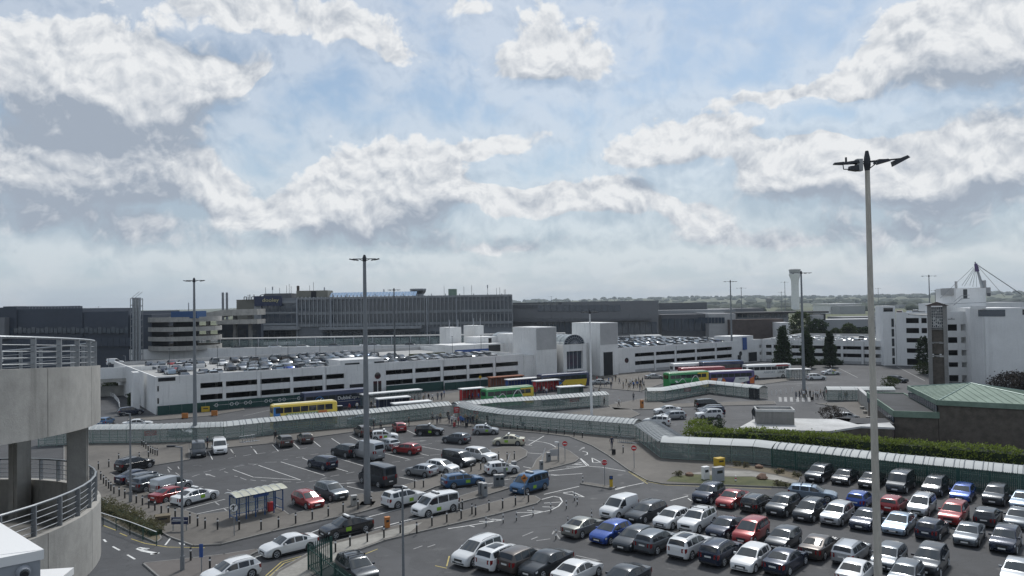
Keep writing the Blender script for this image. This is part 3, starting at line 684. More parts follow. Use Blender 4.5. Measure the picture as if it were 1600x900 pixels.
# flat-roofed plant housing of the car park we stand on
b = MB(); FR, BL = G(63, 866, 17), G(-40, 800, 17); FL = G(-30, 884, 17)
n1 = (FR - FL).normalized(); P_ = [FL - n1 * 3, FR, FR + (BL - FR).normalized() * 9, FL - n1 * 3 + (BL - FR).normalized() * 9]
hs = thing('plant_housing', 'white capped grey metal plant housing with a bulkhead light in the corner', 'roof housing', (FR.x, FR.y, 0))
b.prism([(p.x - FR.x, p.y - FR.y) for p in P_], 8, 16.94); b.build('casing', M['grey_paint'], hs)
d1 = (BL - FR).normalized()
def loc(p): return (p.x - FR.x, p.y - FR.y)
b = MB(); w_ = .42
q = [FR + n1 * .03 - d1 * .03, FR + d1 * 9, FR + d1 * 9 - n1 * w_, FR - n1 * w_ + d1 * .12]; b.prism([loc(p) for p in q], 16.94, 17.06)
q = [FR + n1 * .03 - d1 * .03, FR + d1 * .12 - n1 * w_ , FL - n1 * 3 + d1 * .12, FL - n1 * 3 - d1 * .03]; b.prism([loc(p) for p in q], 16.94, 17.055); b.build('coping', M['white_paint'], hs)
lp = FR - n1 * .18; nn = Vector((n1.y, -n1.x, 0)); b = MB(); c = lp + nn * .02; b.tube((c.x - FR.x, c.y - FR.y, 16.83), (c.x + nn.x * .09 - FR.x, c.y + nn.y * .09 - FR.y, 16.83), .085, .065, 16)
bl = b.build('bulkhead_light', M['grey_paint'], hs, smooth=True); b = MB(); b.tube((c.x + nn.x * .09 - FR.x, c.y + nn.y * .09 - FR.y, 16.83), (c.x + nn.x * .12 - FR.x, c.y + nn.y * .12 - FR.y, 16.83), .052, .04, 14); b.build('lens', M['glass_dark'], bl)
pc = G(110, 893, 16.2); hs2 = thing('metal_coping', 'white metal coping edge at the bottom beside the ramp', 'coping', (pc.x, pc.y, 0)); b = MB(); b.box((-1.2, -.25, 16.15), (2.4, .5, .1), .15); b.box((-1.2, -.3, 12), (2.3, .4, 8.2), .15); b.build('coping', M['white_paint'], hs2)

# ---------------------------------------------------------------- long white car park and the glazed entrance hall
CA = G(246, 648); CE = G(1160, 567); UD = (CE - CA).normalized(); VD = Vector((-UD.y, UD.x, 0)); CRZ = math.atan2(UD.y, UD.x)
def onwall(px, py, v=0.0):
    d = ray(px, py); o = CA + VD * v; t = (o - EYE).dot(VD) / d.dot(VD); p = EYE + d * t
    return (p - CA).dot(UD), p.z
def UX(px, py=590, v=0.0): return onwall(px, py, v)[0]
Z_ = dict(g=.8, o1=2.05, o1t=3.15, o2=4.42, o2t=5.45, top=7.25, deck=6.0)
def car_park_wing(root, u0, u1, piers, blanks, depth, zz=Z_, ref=CRZ):
    """openings run from u0 to u1 between piers; blanks are closed lengths (u, u)"""
    def bxp(name, a, c, v0, v1, z0, z1, m='white_wall'): return MB().bx(a, c, v0, v1, z0, z1).build(name, M[m], root)
    bxp('parapet', u0, u1, 0, .3, zz['o2t'], zz['top']); bxp('spandrel', u0, u1, 0, .3, zz['o1t'], zz['o2']); bxp('base_wall', u0, u1, 0, .3, zz['g'], zz['o1']); bxp('plinth', u0, u1, .02, .3, 0, zz['g'] - .002, 'grey_wall')
    for p in piers: bxp('pier', p - .32, p + .32, -.22, -.001, 0, zz['o2t'] + .2); bxp('inner_column', p - .25, p + .25, 6, 6.5, 0, zz['o2t'], 'concrete_dark')
    for i_, p in enumerate(piers):
        if i_ % 2: MB().tube((p + .5, -.06, .2), (p + .5, -.06, zz['top'] - .4), .06, n=6).build('downpipe', M['grey_wall'], root)
    k_ = u0 + 4
    while k_ < u1: bxp('panel_joint', k_, k_ + .06, -.008, -.002, zz['o2t'] + .02, zz['top'] - .02, 'grey_wall'); k_ += 7.4
    for a, c in blanks: bxp('wall_panel', a, c, -.03, .28, 0, zz['o2t'] + .3)
    bxp('roof_deck', u0 + .01, u1 - .01, .3, depth, zz['deck'] - .45, zz['deck'], 'deck'); bxp('floor_slab', u0 + .01, u1 - .01, .3, depth - 1, zz['o1t'] + .02, zz['o1t'] + .3, 'concrete_dark')
    bxp('back_wall', u0, u1, depth, depth + .3, 0, zz['top'] - .3, 'grey_wall')
    bxp('end_wall', u0 - .3, u0 - .002, 0, depth, 0, zz['top'] - .02)
    bxp('end_wall', u1 + .002, u1 + .3, 0, depth, 0, zz['top'] - .03)
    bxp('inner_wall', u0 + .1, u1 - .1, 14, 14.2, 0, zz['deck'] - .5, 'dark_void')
cpl = thing('car_park', 'long white two storey car park with cars on its roof, left of the entrance hall', 'car park', CA, CRZ)
uL1 = UX(822, 570)
car_park_wing(cpl, 0, uL1, [UX(p, 595) for p in (350, 404, 455.5, 506, 646.5, 690, 731, 772)], [(.3, UX(313)), (UX(538), UX(603)), (UX(810), uL1)], 58)
def cb(root, name, px0, px1, z0, z1, v0, v1, m='white_wall'):
    return MB().bx(UX(px0, 580, max(0, v0)), UX(px1, 580, max(0, v0)), v0, v1, z0, z1).build(name, M[m], root)
cb(cpl, 'stair_block', 531, 600, 6, 8.3, .35, 7); cb(cpl, 'stair_window', 539, 562, 6.7, 7.6, .30, .36, 'glass_dark'); cb(cpl, 'stair_window', 585, 601, 6.7, 7.6, .30, .36, 'glass_dark')
cb(cpl, 'entrance', 546, 570, .1, 2.9, -.06, -.02, 'dark_void'); cb(cpl, 'entrance_door', 583, 589, .1, 3.2, -.06, -.02, 'glass_dark'); cb(cpl, 'entrance_door', 590.5, 595.5, .1, 3.2, -.06, -.02, 'glass_dark')
cb(cpl, 'parapet_opening', 247, 274, 6.3, 7.0, -.04, -.005, 'dark_void'); cb(cpl, 'end_tower', 208, 218, 0, 7.6, 10, 13); 
def porthole(root, px, py, r=.75):
    u, z = onwall(px, py); b = MB(); b.tube((u, -.02, z), (u, -.09, z), r, r, 20); b.build('round_window', M['glass_dark'], root)
porthole(cpl, 590, 587); porthole(cpl, 825, 572.5)
cb(cpl, 'green_screen', 600.5, 690, .0, 2.0, -.9, -.8, 'hoarding_green')
cpr = thing('car_park', 'white two storey car park wing with crowded roof deck, right of the entrance hall', 'car park', CA, CRZ)
uR0 = UX(967, 562); uR1 = UX(1190, 555)
car_park_wing(cpr, uR0, uR1, [UX(p, 560) for p in (1023, 1055, 1087, 1118)], [(uR0, UX(992, 560)), (UX(1144, 560), UX(1187, 560))], 62)
porthole(cpr, 979, 563); porthole(cpr, 1157, 552.5)
cb(cpr, 'blue_sign', 1161, 1167, 4.2, 8.2, -.3, -.05, 'sign_blue'); cb(cpr, 'stair_block', 1146, 1178, 6, 8.6, .35, 8); cb(cpr, 'entrance', 1153, 1158, .2, 2.6, -.08, -.04, 'glass_dark'); cb(cpr, 'entrance', 1170, 1183, .2, 3.2, -.08, -.04, 'dark_void')
# third wing swings towards the tall car park
DA = CA + UD * uR1; DE = G(1381, 570); D_ = (DE - DA).normalized(); DL = (DE - DA).length
cpt = thing('car_park', 'white car park wing behind the three dark trees, joining the tall car park', 'car park', DA, math.atan2(D_.y, D_.x))
car_park_wing(cpt, .4, DL - .3, [DL * k for k in (.10, .25, .40, .55, .68, .84)], [(.4, 1.5)], 55)
# --- entrance hall
hall = thing('entrance_hall', 'white entrance hall with two square towers and glass barrel vault', 'entrance hall', CA, CRZ)
def hb(name, px0, px1, py, v0, v1, z0, z1, m='white_wall'):
    return MB().bx(UX(px0, py, max(0, v0)), UX(px1, py, max(0, v0)), v0, v1, z0, z1).build(name, M[m], hall)
uA0, uA1 = UX(838, 560, -1.5), UX(870, 560, -1.5); MB().bx(uA0, uA1, -1.5, 9, 0, 14).build('tower', M['white_wall'], hall)
MB().bx(uA0 + .15, uA1 - .15, -1.56, -1.502, 8.2, 13.8).build('render_panel', M['grey_wall'], hall)
uB0, uB1 = UX(938, 560, -2), UX(966, 560, -2); MB().bx(uB0, uB1, -2, 10, 0, 14.6).build('tower', M['white_wall'], hall)
MB().bx(uB0 + .15, uB1 - .15, -2.06, -2.002, 8.6, 14.4).build('render_panel', M['grey_wall'], hall)
MB().bx(UX(943, 560, -2), UX(957, 560, -2), -2.1, -2.003, 0, 6.5).build('doorway', M['dark_void'], hall)
MB().bx(uA0 - 3, uA0 - .01, -.3, 6, 0, 6.9).build('low_wing', M['white_wall'], hall); MB().bx(uA1 + .01, uA1 + 1.6, 1.2, 6, 0, 7).build('portal_recess', M['dark_void'], hall)
uc0, uc1 = UX(878, 560, 0), UX(914, 560, 0)
MB().bx(uc0, uc0 + 1.2, -.6, 3, 0, 9.1).build('portal_column', M['white_wall'], hall); MB().bx(uc1 - 1.2, uc1, -.6, 3, 0, 9.1).build('portal_column', M['white_wall'], hall)
MB().bx(uc0 + 1.2, uc1 - 1.2, -.5, 2.5, 7.2, 9.0).build('portal_lintel', M['white_wall'], hall); MB().bx(uc0 + 1.2, uc1 - 1.2, .2, .5, 2.4, 7.2).build('portal_glazing', M['glass_facade'], hall)
MB().bx(uc0 + 1.2, uc1 - 1.2, -.9, 2.0, 1.9, 2.4).build('door_canopy', M['white_wall'], hall); MB().bx(uc0 + 1.2, uc1 - 1.2, .6, .8, 0, 1.9).build('door_glazing', M['glass_dark'], hall)
for k in range(1, 4): MB().bx(uc0 + 1.2 + (uc1 - uc0 - 2.4) * k / 4 - .08, uc0 + 1.2 + (uc1 - uc0 - 2.4) * k / 4 + .08, .12, .198, 2.41, 7.19).build('mullion', M['grey_paint'], hall)
MB().bx(uA1 + .02, uB0 - .02, 3.05, 30, 0, 9.0).build('hall_body', M['white_wall'], hall)
vr = (uc1 - uc0) / 2 - .5; vc = (uc0 + uc1) / 2
nb = 18
for k in range(nb):
    b = MB(); v0, v1 = -.4 + k * 2.0, -.4 + (k + 1) * 2.0 - .05; vs = []
    for i in range(13):
        a = math.pi * i / 12
        for v in (v0, v1): vs.append((vc + vr * math.cos(a), v, 9.1 + vr * .72 * math.sin(a)))
    b.add(vs, [(i * 2, i * 2 + 1, i * 2 + 3, i * 2 + 2) for i in range(12)]); b.build('vault_panel', M['vault_glass'], hall)
    b = MB(); b.path([(vc + (vr + .03) * math.cos(math.pi * i / 12), v0 - .02, 9.1 + (vr + .03) * .72 * math.sin(math.pi * i / 12)) for i in range(13)], .09, 4); b.build('vault_rib', M['grey_paint'], hall)
b = MB()
for i in range(1, 12):
    a = math.pi * i / 12; b.tube((vc, -.45, 9.1), (vc + vr * math.cos(a), -.45, 9.1 + vr * .72 * math.sin(a)), .06, n=4)
for rr in (.35, .7): b.path([(vc + rr * vr * math.cos(math.pi * i / 12), -.45, 9.1 + rr * vr * .72 * math.sin(math.pi * i / 12)) for i in range(13)], .06, 4)
b.build('fan_light', M['grey_paint'], hall)
b = MB(); b.add([(vc + vr * .98 * math.cos(math.pi * i / 12), -.3, 9.1 + vr * .7 * math.sin(math.pi * i / 12)) for i in range(13)], [tuple(range(13))]); b.build('vault_end_glass', M['glass_facade'], hall)
for px0, px1, v0, z1 in ((703, 721, 34, 13.6), (741, 756, 34, 13.9), (744, 777, 26, 10.8), (795, 829, 20, 11.6)):
    st = thing('roof_tower', {703: 'white square stair tower with two thin masts, left of the vault', 741: 'white square stair tower with two masts next to the low white block', 744: 'low white roof block with dark doorway left of the vault', 795: 'flat white block behind the glass vault'}[px0], 'roof tower', CA, CRZ)
    a, c = UX(px0, 540, v0), UX(px1, 540, v0); MB().bx(a, c, v0, v0 + 6, 6.0, z1).build('walls', M['white_wall'], st)
    if v0 == 34:
        for u in (a + .5, c - .5): MB().tube((u, v0 + 1, z1), (u, v0 + 1, z1 + 2.2), .12).build('mast', M['grey_paint'], st)
    if px0 == 744: MB().bx((a + c) / 2 + .6, c - 2, v0 - .06, v0 - .002, 6, 10.4).build('doorway', M['dark_void'], st)
# low white and blue block on the deck
bs = thing('deck_block', 'low white deck building with blue stripe and dark windows', 'deck building', CA, CRZ); a, c = UX(706, 545, 22), UX(805, 545, 22)
MB().bx(a, c, 22, 33, 6.0, 9.0).build('walls', M['white_wall'], bs); MB().bx(a + 1, c - 6, 21.93, 21.998, 6.9, 7.7).build('blue_stripe', M['sign_blue'], bs); MB().bx(a + 12, a + 16, 21.9, 21.925, 6.7, 8.6).build('window', M['glass_dark'], bs)
MB().bx(a - 12, a - 1, 24, 24.4, 6, 7.2).build('green_screen', M['grass'], bs)

# ---------------------------------------------------------------- far terminals; each front stands at distance Y
def rect(px0, px1, py0, py1, Y):
    a, b = at(px0, (py0 + py1) / 2, Y), at(px1, (py0 + py1) / 2, Y); c = at((px0 + px1) / 2, py0, Y); d = at((px0 + px1) / 2, py1, Y)
    return a.x, b.x, d.z, c.z
def FB(root, name, px0, px1, py0, py1, Y, dep, m, z0=None, out=0.0):
    x0, x1, zb, zt = rect(px0, px1, py0, py1, Y); zb = zb if z0 is None else z0
    return MB().bx(x0, x1, Y - out, Y - out + dep, zb, zt).build(name, M[m], root)
nb_ = thing('pier_building', 'dark blue-grey clad terminal pier at far left', 'terminal building')
FB(nb_, 'walls', -60, 5, 481, 560, 262, 40, 'cladding_dark', 0); FB(nb_, 'walls', 5, 26, 478.6, 560, 260.5, 40, 'cladding_dark', 0); FB(nb_, 'walls', 26.1, 129, 482.4, 560, 261, 40, 'cladding_dark', 0); FB(nb_, 'walls', 129.1, 201, 486.8, 560, 261.4, 40, 'cladding_dark', 0); FB(nb_, 'walls', 201.1, 237, 491.5, 560, 262, 40, 'cladding_dark', 0)
for i in range(28): FB(nb_, 'window', 10 + i * 6.9, 16 + i * 6.9, 511 + (i % 3), 520 + (i % 2), 261, .2, 'glass_facade', None, .8)
for i in range(22): FB(nb_, 'cladding_panel', 10 + i * 9.4, 19 + i * 9.4, 528, 541, 261, .2, 'cladding_dark', None, .75)
FB(nb_, 'pale_gable', -10, 7, 496, 530, 258, 3, 'cladding_grey')
b = MB(); z = at(80, 478.5, 262).z
for i in range(20):
    xx = at(26 + i * 5, 480, 266).x; b.tube((xx, 266, z - 1.4), (xx, 266, z + .1), .05, n=4)
b.tube((at(26, 480, 266).x, 266, z), (at(125, 480, 266).x, 266, z), .06, n=4); b.build('roof_rail', M['grey_paint'], nb_)
# flue tower
ft = thing('flue_tower', 'steel lattice tower holding tall round flues by the dark pier', 'flue tower'); x0, x1, zb, zt = rect(206.5, 220.5, 465, 545, 252)
for k in range(3): MB().tube(((x0 * (2.5 - k) + x1 * (k + .5)) / 3, 252, 0), ((x0 * (2.5 - k) + x1 * (k + .5)) / 3, 252, zt), .42, n=12).build('flue', M['steel'], ft, smooth=True)
b = MB()
for yy in (250.9, 253.1):
    for xx in (x0, x1): b.tube((xx, yy, 0), (xx, yy, zt - .3), .12, n=5)
    k = 1.0
    while k < zt: b.tube((x0, yy, k), (x1, yy, k), .09, n=4); b.tube((x0, yy, k), (x1, yy, k + 2.3), .06, n=4); k += 2.3
b.build('lattice_frame', M['galv'], ft)
# far spiral ramp
fr = thing('helical_ramp', 'far concrete helical car ramp with stacked pale parapet bands', 'ramp'); x0, x1, zb, zt = rect(237, 343, 495, 545, 268); rad = (x1 - x0) / 2; cx = (x0 + x1) / 2
for i, (ya, yb) in enumerate(((495.5, 503), (511, 518), (526, 533), (541, 548))):
    za, zb2 = at(290, ya, 256).z, at(290, yb, 256).z
    MB().lathe([(rad, zb2), (rad, za), (rad - .4, za), (rad - .4, zb2), (rad, zb2)], (cx, 268, 0), 48).build('parapet_band', M['terminal_concrete'] if False else M['concrete'], fr, smooth=True)
    MB().lathe([(4, zb2), (rad - .45, zb2), (rad - .45, zb2 + .3), (4, zb2 + .3)], (cx, 268, 0), 40).build('ramp_slab', M['concrete_dark'], fr)
MB().lathe([(4, 0), (4, at(290, 497, 256).z)], (cx, 268, 0), 24).build('core', M['dark_void'], fr)
bb = thing('plant_box', 'blue clad plant box on top of the helical ramp', 'plant room'); FB(bb, 'walls', 267, 307.5, 486.3, 497.5, 257.5, 8, 'frame_blue'); FB(bb, 'mast', 294, 295, 473, 487, 268, .3, 'grey_paint')
# concrete approach decks
ap = thing('approach_ramp', 'raised concrete approach decks between helical ramp and terminal', 'viaduct')
for (xa, ya, xb, yb, th) in ((308, 490.5, 350, 484, 10), (350, 484, 402, 482.5, 9.5), (338, 500, 402, 499, 7)):
    a0, a1, b0, b1 = at(xa, ya, 300), at(xb, yb, 300), at(xa, ya + th, 300), at(xb, yb + th, 300)
    b = MB(); b.add([(a0.x, 300, a0.z), (a1.x, 300, a1.z), (b1.x, 300, b1.z), (b0.x, 300, b0.z), (a0.x, 310, a0.z), (a1.x, 310, a1.z), (b1.x, 310, b1.z), (b0.x, 310, b0.z)], [(3, 2, 1, 0), (4, 5, 6, 7), (0, 1, 5, 4), (2, 3, 7, 6), (1, 2, 6, 5), (3, 0, 4, 7)]); b.build('deck', M['concrete'], ap)
for xa in (322, 364, 388): FB(ap, 'column', xa, xa + 4, 493, 545, 303, 2, 'concrete_dark', 0)
FB(ap, 'shade_wall', 340, 408, 506, 545, 312, 3, 'cladding_dark', 0)
for i in range(6): FB(ap, 'window', 346 + i * 9.5, 354 + i * 9.5, 515, 530, 312, .2, 'glass_facade', None, .3)
tc_ = thing('twin_chimneys', 'pair of thin metal chimneys left of the terminal', 'chimney'); 
for xa in (346.5, 352.8): FB(tc_, 'flue', xa, xa + 2.7, 457, 520, 318, .8, 'pole_grey', 0)
# main terminal
TY = 330
t1 = thing('terminal_building', 'grey concrete terminal with rows of ribs, windows and rooftop masts', 'terminal building')
FB(t1, 'main_block', 408, 800, 463, 560, TY, 45, 'terminal_panel', 0)
FB(t1, 'side_block', 369.5, 409, 468, 487, TY + 6, 30, 'olive', 0); FB(t1, 'corner_wall', 397, 408, 476, 520, TY - 1, 6, 'terminal_concrete', 0)
FB(t1, 'roof_edge', 465, 800.5, 463, 466, TY, .6, 'terminal_concrete', None, .6); FB(t1, 'roof_edge', 409, 465, 470, 474, TY, .6, 'terminal_concrete', None, .6)
for ya, yb in ((485.5, 489.5), (504, 508)): FB(t1, 'floor_band', 465, 800.5, ya, yb, TY, .5, 'terminal_concrete', None, .5)
for ya, yb in ((487.5, 490), (505, 508)): FB(t1, 'floor_band', 409, 465, ya, yb, TY, .5, 'terminal_concrete', None, .5)
b = MB(); nr = 54
for i in range(nr + 1):
    x0, x1, zb, zt = rect(466 + i * 6.19 - .6, 466 + i * 6.19 + .6, 461.5 if i > 7 else 464, 511, TY); b.bx(x0, x1, TY - 1.0, TY - .001, zb, zt)
b.build('ribs', M['terminal_concrete'], t1, kind='stuff')
for i in range(nr):
    xa = 466 + i * 6.19
    for ya, yb in ((470, 485), (490.5, 503.5)): FB(t1, 'window', xa + 1, xa + 5.2, ya, yb, TY, .2, 'glass_facade', None, .2)
for i in range(6):
    for ya, yb in ((476, 487), (491, 504.5)): FB(t1, 'window', 410 + i * 9.2, 418 + i * 9.2, ya, yb, TY, .2, 'glass_facade', None, .2)
    FB(t1, 'window', 412 + i * 9, 420 + i * 9, 517, 533, TY, .2, 'glass_dark', None, .8)
for xa in (408, 464.5, 517.5, 667, 713): FB(t1, 'drain_pipe', xa, xa + 1.6, 466 if xa > 420 else 476, 532, TY, .5, 'grey_paint', None, 1.6)
FB(t1, 'canopy_band', 409, 470, 509.5, 515, TY, 5, 'terminal_concrete', None, 4); FB(t1, 'canopy_band', 503, 660, 510, 514, TY, 6, 'terminal_concrete', None, 5)
for i in range(24): FB(t1, 'shopfront', 505 + i * 8, 511.5 + i * 8, 517 + (i % 3), 532, TY, .2, 'glass_facade', None, .4)
for i in range(18): FB(t1, 'entrance_bay', 560 + i * 9, 566 + i * 9, 532, 539, TY, .2, 'cladding_pale' if i % 3 else 'glass_dark', None, .9)
FB(t1, 'white_fascia', 541, 602, 528, 531, TY, .3, 'cladding_grey', None, 2); FB(t1, 'white_wall_strip', 395, 474, 533, 538, TY, 1, 'white_wall', None, 6)
FB(t1, 'sign_panel', 400, 442, 462.5, 478, TY, 1, 'navy', None, 2.2)
xs_ = rect(400, 442, 463, 476, TY); text('dooley', 2.3, mat('sign_gold', (.55, .5, .25), .5), t1, ((xs_[0] + xs_[1]) / 2 + 1.2, TY - 2.35, xs_[2] + 1.9), (R(90), 0, 0), sx=1.15)
FB(t1, 'plant_room', 463, 512, 454, 466, TY + 8, 10, 'olive', None); FB(t1, 'plant_vent', 486, 494, 455, 466, TY + 7.9, .2, 'dark_void'); FB(t1, 'flue', 463.5, 467, 446.5, 457, TY + 9, 1, 'brick_dark'); FB(t1, 'plant_room', 413, 455, 458.5, 467, TY + 10, 10, 'cladding_mid')
text('nilbuD'[::-1], 3.6, M['black_paint'], t1, (at(397, 463, TY + 5).x, TY + 5, at(397, 465, TY + 5).z), (R(90), 0, math.pi), 'rooftop_lettering', .12)
b = MB()
x0, x1, zb, zt = rect(514, 650, 457, 463, TY + 8)
for i in range(27):
    a, c = x0 + (x1 - x0) * i / 27, x0 + (x1 - x0) * (i + .94) / 27; bb2 = MB(); bb2.quad((a, TY + 8, zb), (c, TY + 8, zb), (c, TY + 13, zt + .3), (a, TY + 13, zt + .3)); bb2.build('skylight', M['glass_blue'], t1)
tw = thing('old_control_room', 'small flared control cabin on the terminal roof', 'control room'); x0, x1, zb, zt = rect(640, 664, 451, 463, TY + 15); cxx = (x0 + x1) / 2
MB().lathe([(2.6, zb - 2), (2.6, zb + 1), (3.7, zt - .6), (3.8, zt), (0, zt)], (cxx, TY + 18, 0), 8).build('cabin', M['terminal_concrete'], tw); MB().lathe([(2.95, zb + 1.2), (3.75, zt - .9)], (cxx, TY + 18, 0), 8).build('glazing', M['glass_dark'], tw)
FB(t1, 'water_tank', 700.5, 713, 451.5, 462, TY + 12, 4, 'copper_green')
for (xa, ya) in ((415,449),(426,448),(437,450),(448,446),(452,444),(455,447),(484,446),(490,441),(507,449),(600,452),(694,447),(725,448),(737,446),(762,445),(776,450),(781,449),(788,452),(790,452)):
    ms = thing('antenna_mast', 'thin antenna mast on the terminal roof', 'antenna', group='antenna masts on the terminal roof'); p = at(xa, 463, TY + 10 + (xa % 7)); zt = at(xa, ya, TY + 10 + (xa % 7)).z; ms.location = (p.x, p.y, 0)
    b = MB(); b.tube((0, 0, p.z - 1), (0, 0, zt), .09, n=5); b.build('mast', M['pole_dark'], ms)
    if xa % 3 == 0: MB().box((0, 0, zt - .8), (.5, .3, 1.5)).build('antenna_panel', M['grey_paint'], ms)
b = MB()
for i in range(13):
    x0, x1, zb, zt = rect(513, 560, 460, 463, TY); b.tube((at(520 + i * 22, 463, TY - .3).x, TY - .3, at(520 + i * 22, 463, TY).z - .3), (at(520 + i * 22, 463, TY - .3).x, TY - .3, at(520 + i * 22, 461, TY).z + .6), .2, n=5)
b.build('edge_posts', M['terminal_concrete'], t1, kind='stuff')
# departures road in front of the terminal with its glazed screen
vd = thing('departures_road', 'raised departures road with green glass screen before the terminal', 'viaduct')
za = at(300, 553, 250).z
MB().bx(-190, 40, 262, 285, 3.5, 5.6).build('deck', M['deck'], vd); MB().bx(-190, 40, 261.7, 261.99, 3.0, 6.6).build('edge_wall', M['white_wall'], vd)
for i in range(60): MB().bx(-190 + i * 3.6, -186.6 + i * 3.6, 286, 286.15, 5.6, 8.2).build('screen_panel', M['shelter_glass'], vd)
for i in range(30): MB().bx(-190 + i * 7.2, -189.7 + i * 7.2, 285.9, 286.3, 5.6, 8.6).build('screen_post', M['grey_paint'], vd)
MB().bx(-190, 20, 286.2, 290, 8.6, 9.0).build('canopy', M['roof_white'], vd)
# link viaduct at far left with the curved road under it
lv = thing('link_bridge', 'white parapet road bridge at left behind the ramp', 'bridge'); p0, p1 = G(120, 590, 5), G(212, 586, 5); d = (p1 - p0); a = math.atan2(d.y, d.x); c = (p0 + p1) / 2
for off, z0, z1, m in ((0, 4.4, 7.0, 'white_wall'), (0, 3.6, 4.35, 'concrete'), (9, 4.4, 6.4, 'white_wall')):
    MB().box((c.x - math.sin(a) * off, c.y + math.cos(a) * off, (z0 + z1) / 2), (d.length + 30, .35, z1 - z0), a).build('bridge_parapet', M[m], lv)
MB().box((c.x - math.sin(a) * 4.5, c.y + math.cos(a) * 4.5, 4.7), (d.length + 30, 8.7, .8), a).build('bridge_deck', M['deck'], lv)
MB().box((c.x - math.sin(a) * 4, c.y + math.cos(a) * 4, 1.2), (d.length + 26, .4, 2.4), a).build('lower_wall', M['concrete'], lv)
# grey terminal pier and the low range behind it
gp = thing('grey_terminal', 'long grey clad terminal block with dark window bands right of the ribs', 'terminal building')
FB(gp, 'walls', 800.6, 1029, 474, 560, 352, 40, 'cladding_grey', 0); FB(gp, 'upper_storey', 878, 1029.3, 470.6, 474, 353, 30, 'cladding_grey'); FB(gp, 'upper_storey', 801, 878, 472.5, 475, 354, 30, 'cladding_mid')
for i in range(17): FB(gp, 'window', 801 + i * 9.9, 810.3 + i * 9.9, 476.5, 481.5 + (i > 3) * 5, 352, .2, 'glass_facade' if i > 3 else 'cladding_mid', None, .3)
for i in range(15): FB(gp, 'cladding_panel', 801 + i * 15.2, 815.7 + i * 15.2, 490, 498, 352, .15, 'cladding_grey', None, .2)
for i in range(21): FB(gp, 'window', 838 + i * 9, 846 + i * 9, 503, 521, 352, .2, 'glass_facade', None, .35)
FB(gp, 'canopy_band', 800.7, 1016, 499, 502, 352, 4, 'cladding_mid', None, 3)
b = MB()
for i in range(16):
    x0, x1, zb, zt = rect(850 + i * 11, 851 + i * 11, 468.7, 471, 360); b.bx(x0, x1, 360, 360.2, zb, zt)
b.build('roof_rail', M['grey_paint'], gp)
lr = thing('low_terminal_range', 'low grey terminal range with dark roofs in mid distance', 'terminal building')
for (a0, a1, y0, Y, m) in ((1030, 1105.5, 473, 400, 'cladding_mid'), (1030, 1150, 484, 385, 'cladding_pale'), (1034, 1108, 491, 372, 'cladding_mid'), (1090, 1135, 488, 378, 'cladding_pale'), (1105, 1194, 482, 430, 'cladding_grey'), (1140, 1225, 499, 362, 'brick_dark'), (1108, 1150, 490, 365, 'grey_wall'), (1219, 1236, 504, 352, 'white_wall'), (1285, 1382, 499, 372, 'cladding_pale'), (1318, 1385, 495, 400, 'cladding_grey')):
    FB(lr, 'walls', a0, a1, y0, 545, Y, 20, m, 0)
FB(lr, 'flat_roof', 1138, 1295, 487.5, 490, 372, 28, 'felt'); FB(lr, 'flat_roof', 1270, 1290, 490, 500, 371, 8, 'felt'); FB(lr, 'roof_wall', 1150, 1232, 490.2, 497, 375, 10, 'cladding_pale', 0)
for i in range(7): FB(lr, 'window', 1034 + i * 10.4, 1043 + i * 10.4, 498, 517, 372, .2, 'glass_facade', None, .3)
for i in range(8): FB(lr, 'window', 1091 + i * 5.2, 1095.6 + i * 5.2, 496, 505, 365, .2, 'glass_facade', None, .3)
for i in range(9): FB(lr, 'window', 1152 + i * 8.7, 1159 + i * 8.7, 491, 496, 375, .2, 'glass_facade', None, .3)
FB(lr, 'pale_wall', 1271, 1287, 492, 514, 366, 10, 'grey_wall', 0); FB(lr, 'window', 1222, 1228, 508, 514, 352, .2, 'glass_dark', None, .2); FB(lr, 'deck_kiosk', 997, 1034, 524, 533, 300, 6, 'white_wall', 0)
for i in range(5): FB(lr, 'louvre', 1330 + i * 8, 1337 + i * 8, 511, 514, 372, .2, 'dark_void', None, .2)
# air traffic control tower, 1.6 km off
ct = thing('control_tower', 'tall pale air traffic control tower with flared top on the horizon', 'control tower'); cp = at(1243, 480, 1610)
def zr(py): return at(1243, py, 1610).z
pr = [(8.6, 0), (8.2, zr(470)), (7.6, zr(450)), (8.0, zr(438)), (12.2, zr(429.5)), (12.2, zr(427.5)), (11.4, zr(427.3))]
MB().lathe(pr, (0, 0, 0), 24).build('shaft', M['white_render'], ct, smooth=True)
MB().lathe([(10.6, zr(427.4)), (11.8, zr(422.3))], (0, 0, 0), 24).build('cab_glazing', M['cladding_pale'], ct); MB().lathe([(12.2, zr(422.4)), (12.2, zr(421)), (7, zr(420)), (0, zr(420))], (0, 0, 0), 24).build('cab_roof', M['grey_wall'], ct); ct.location = (cp.x, cp.y, 0)  # cab glazing takes a pale tone: distance haze put into its colour
wt = thing('water_tower', 'squat dark tower on the horizon left of the control tower', 'tower'); cp = at(1201.5, 475, 1900); wt.location = (cp.x, cp.y, 0)
MB().lathe([(5, 0), (5, at(1201, 474, 1900).z), (7.4, at(1201, 471, 1900).z), (7.4, at(1201, 466, 1900).z), (0, at(1201, 465, 1900).z)], n=16).build('tank', M['cladding_grey'], wt)
hg = thing('hangar', 'white flat hangar far off beside the runway', 'hangar'); FB(hg, 'walls', 1297, 1345, 475.5, 487, 1050, 60, 'white_wall', 0); FB(hg, 'annexe', 1312, 1352, 478, 487, 1020, 25, 'cladding_pale', 0); FB(hg, 'roof', 1296, 1346, 474.3, 475.4, 1048, 64, 'white_paint')
for i in range(6): FB(hg, 'door_panel', 1299 + i * 6.5, 1305 + i * 6.5, 479, 485, 1050, .3, 'cladding_grey', None, .4)
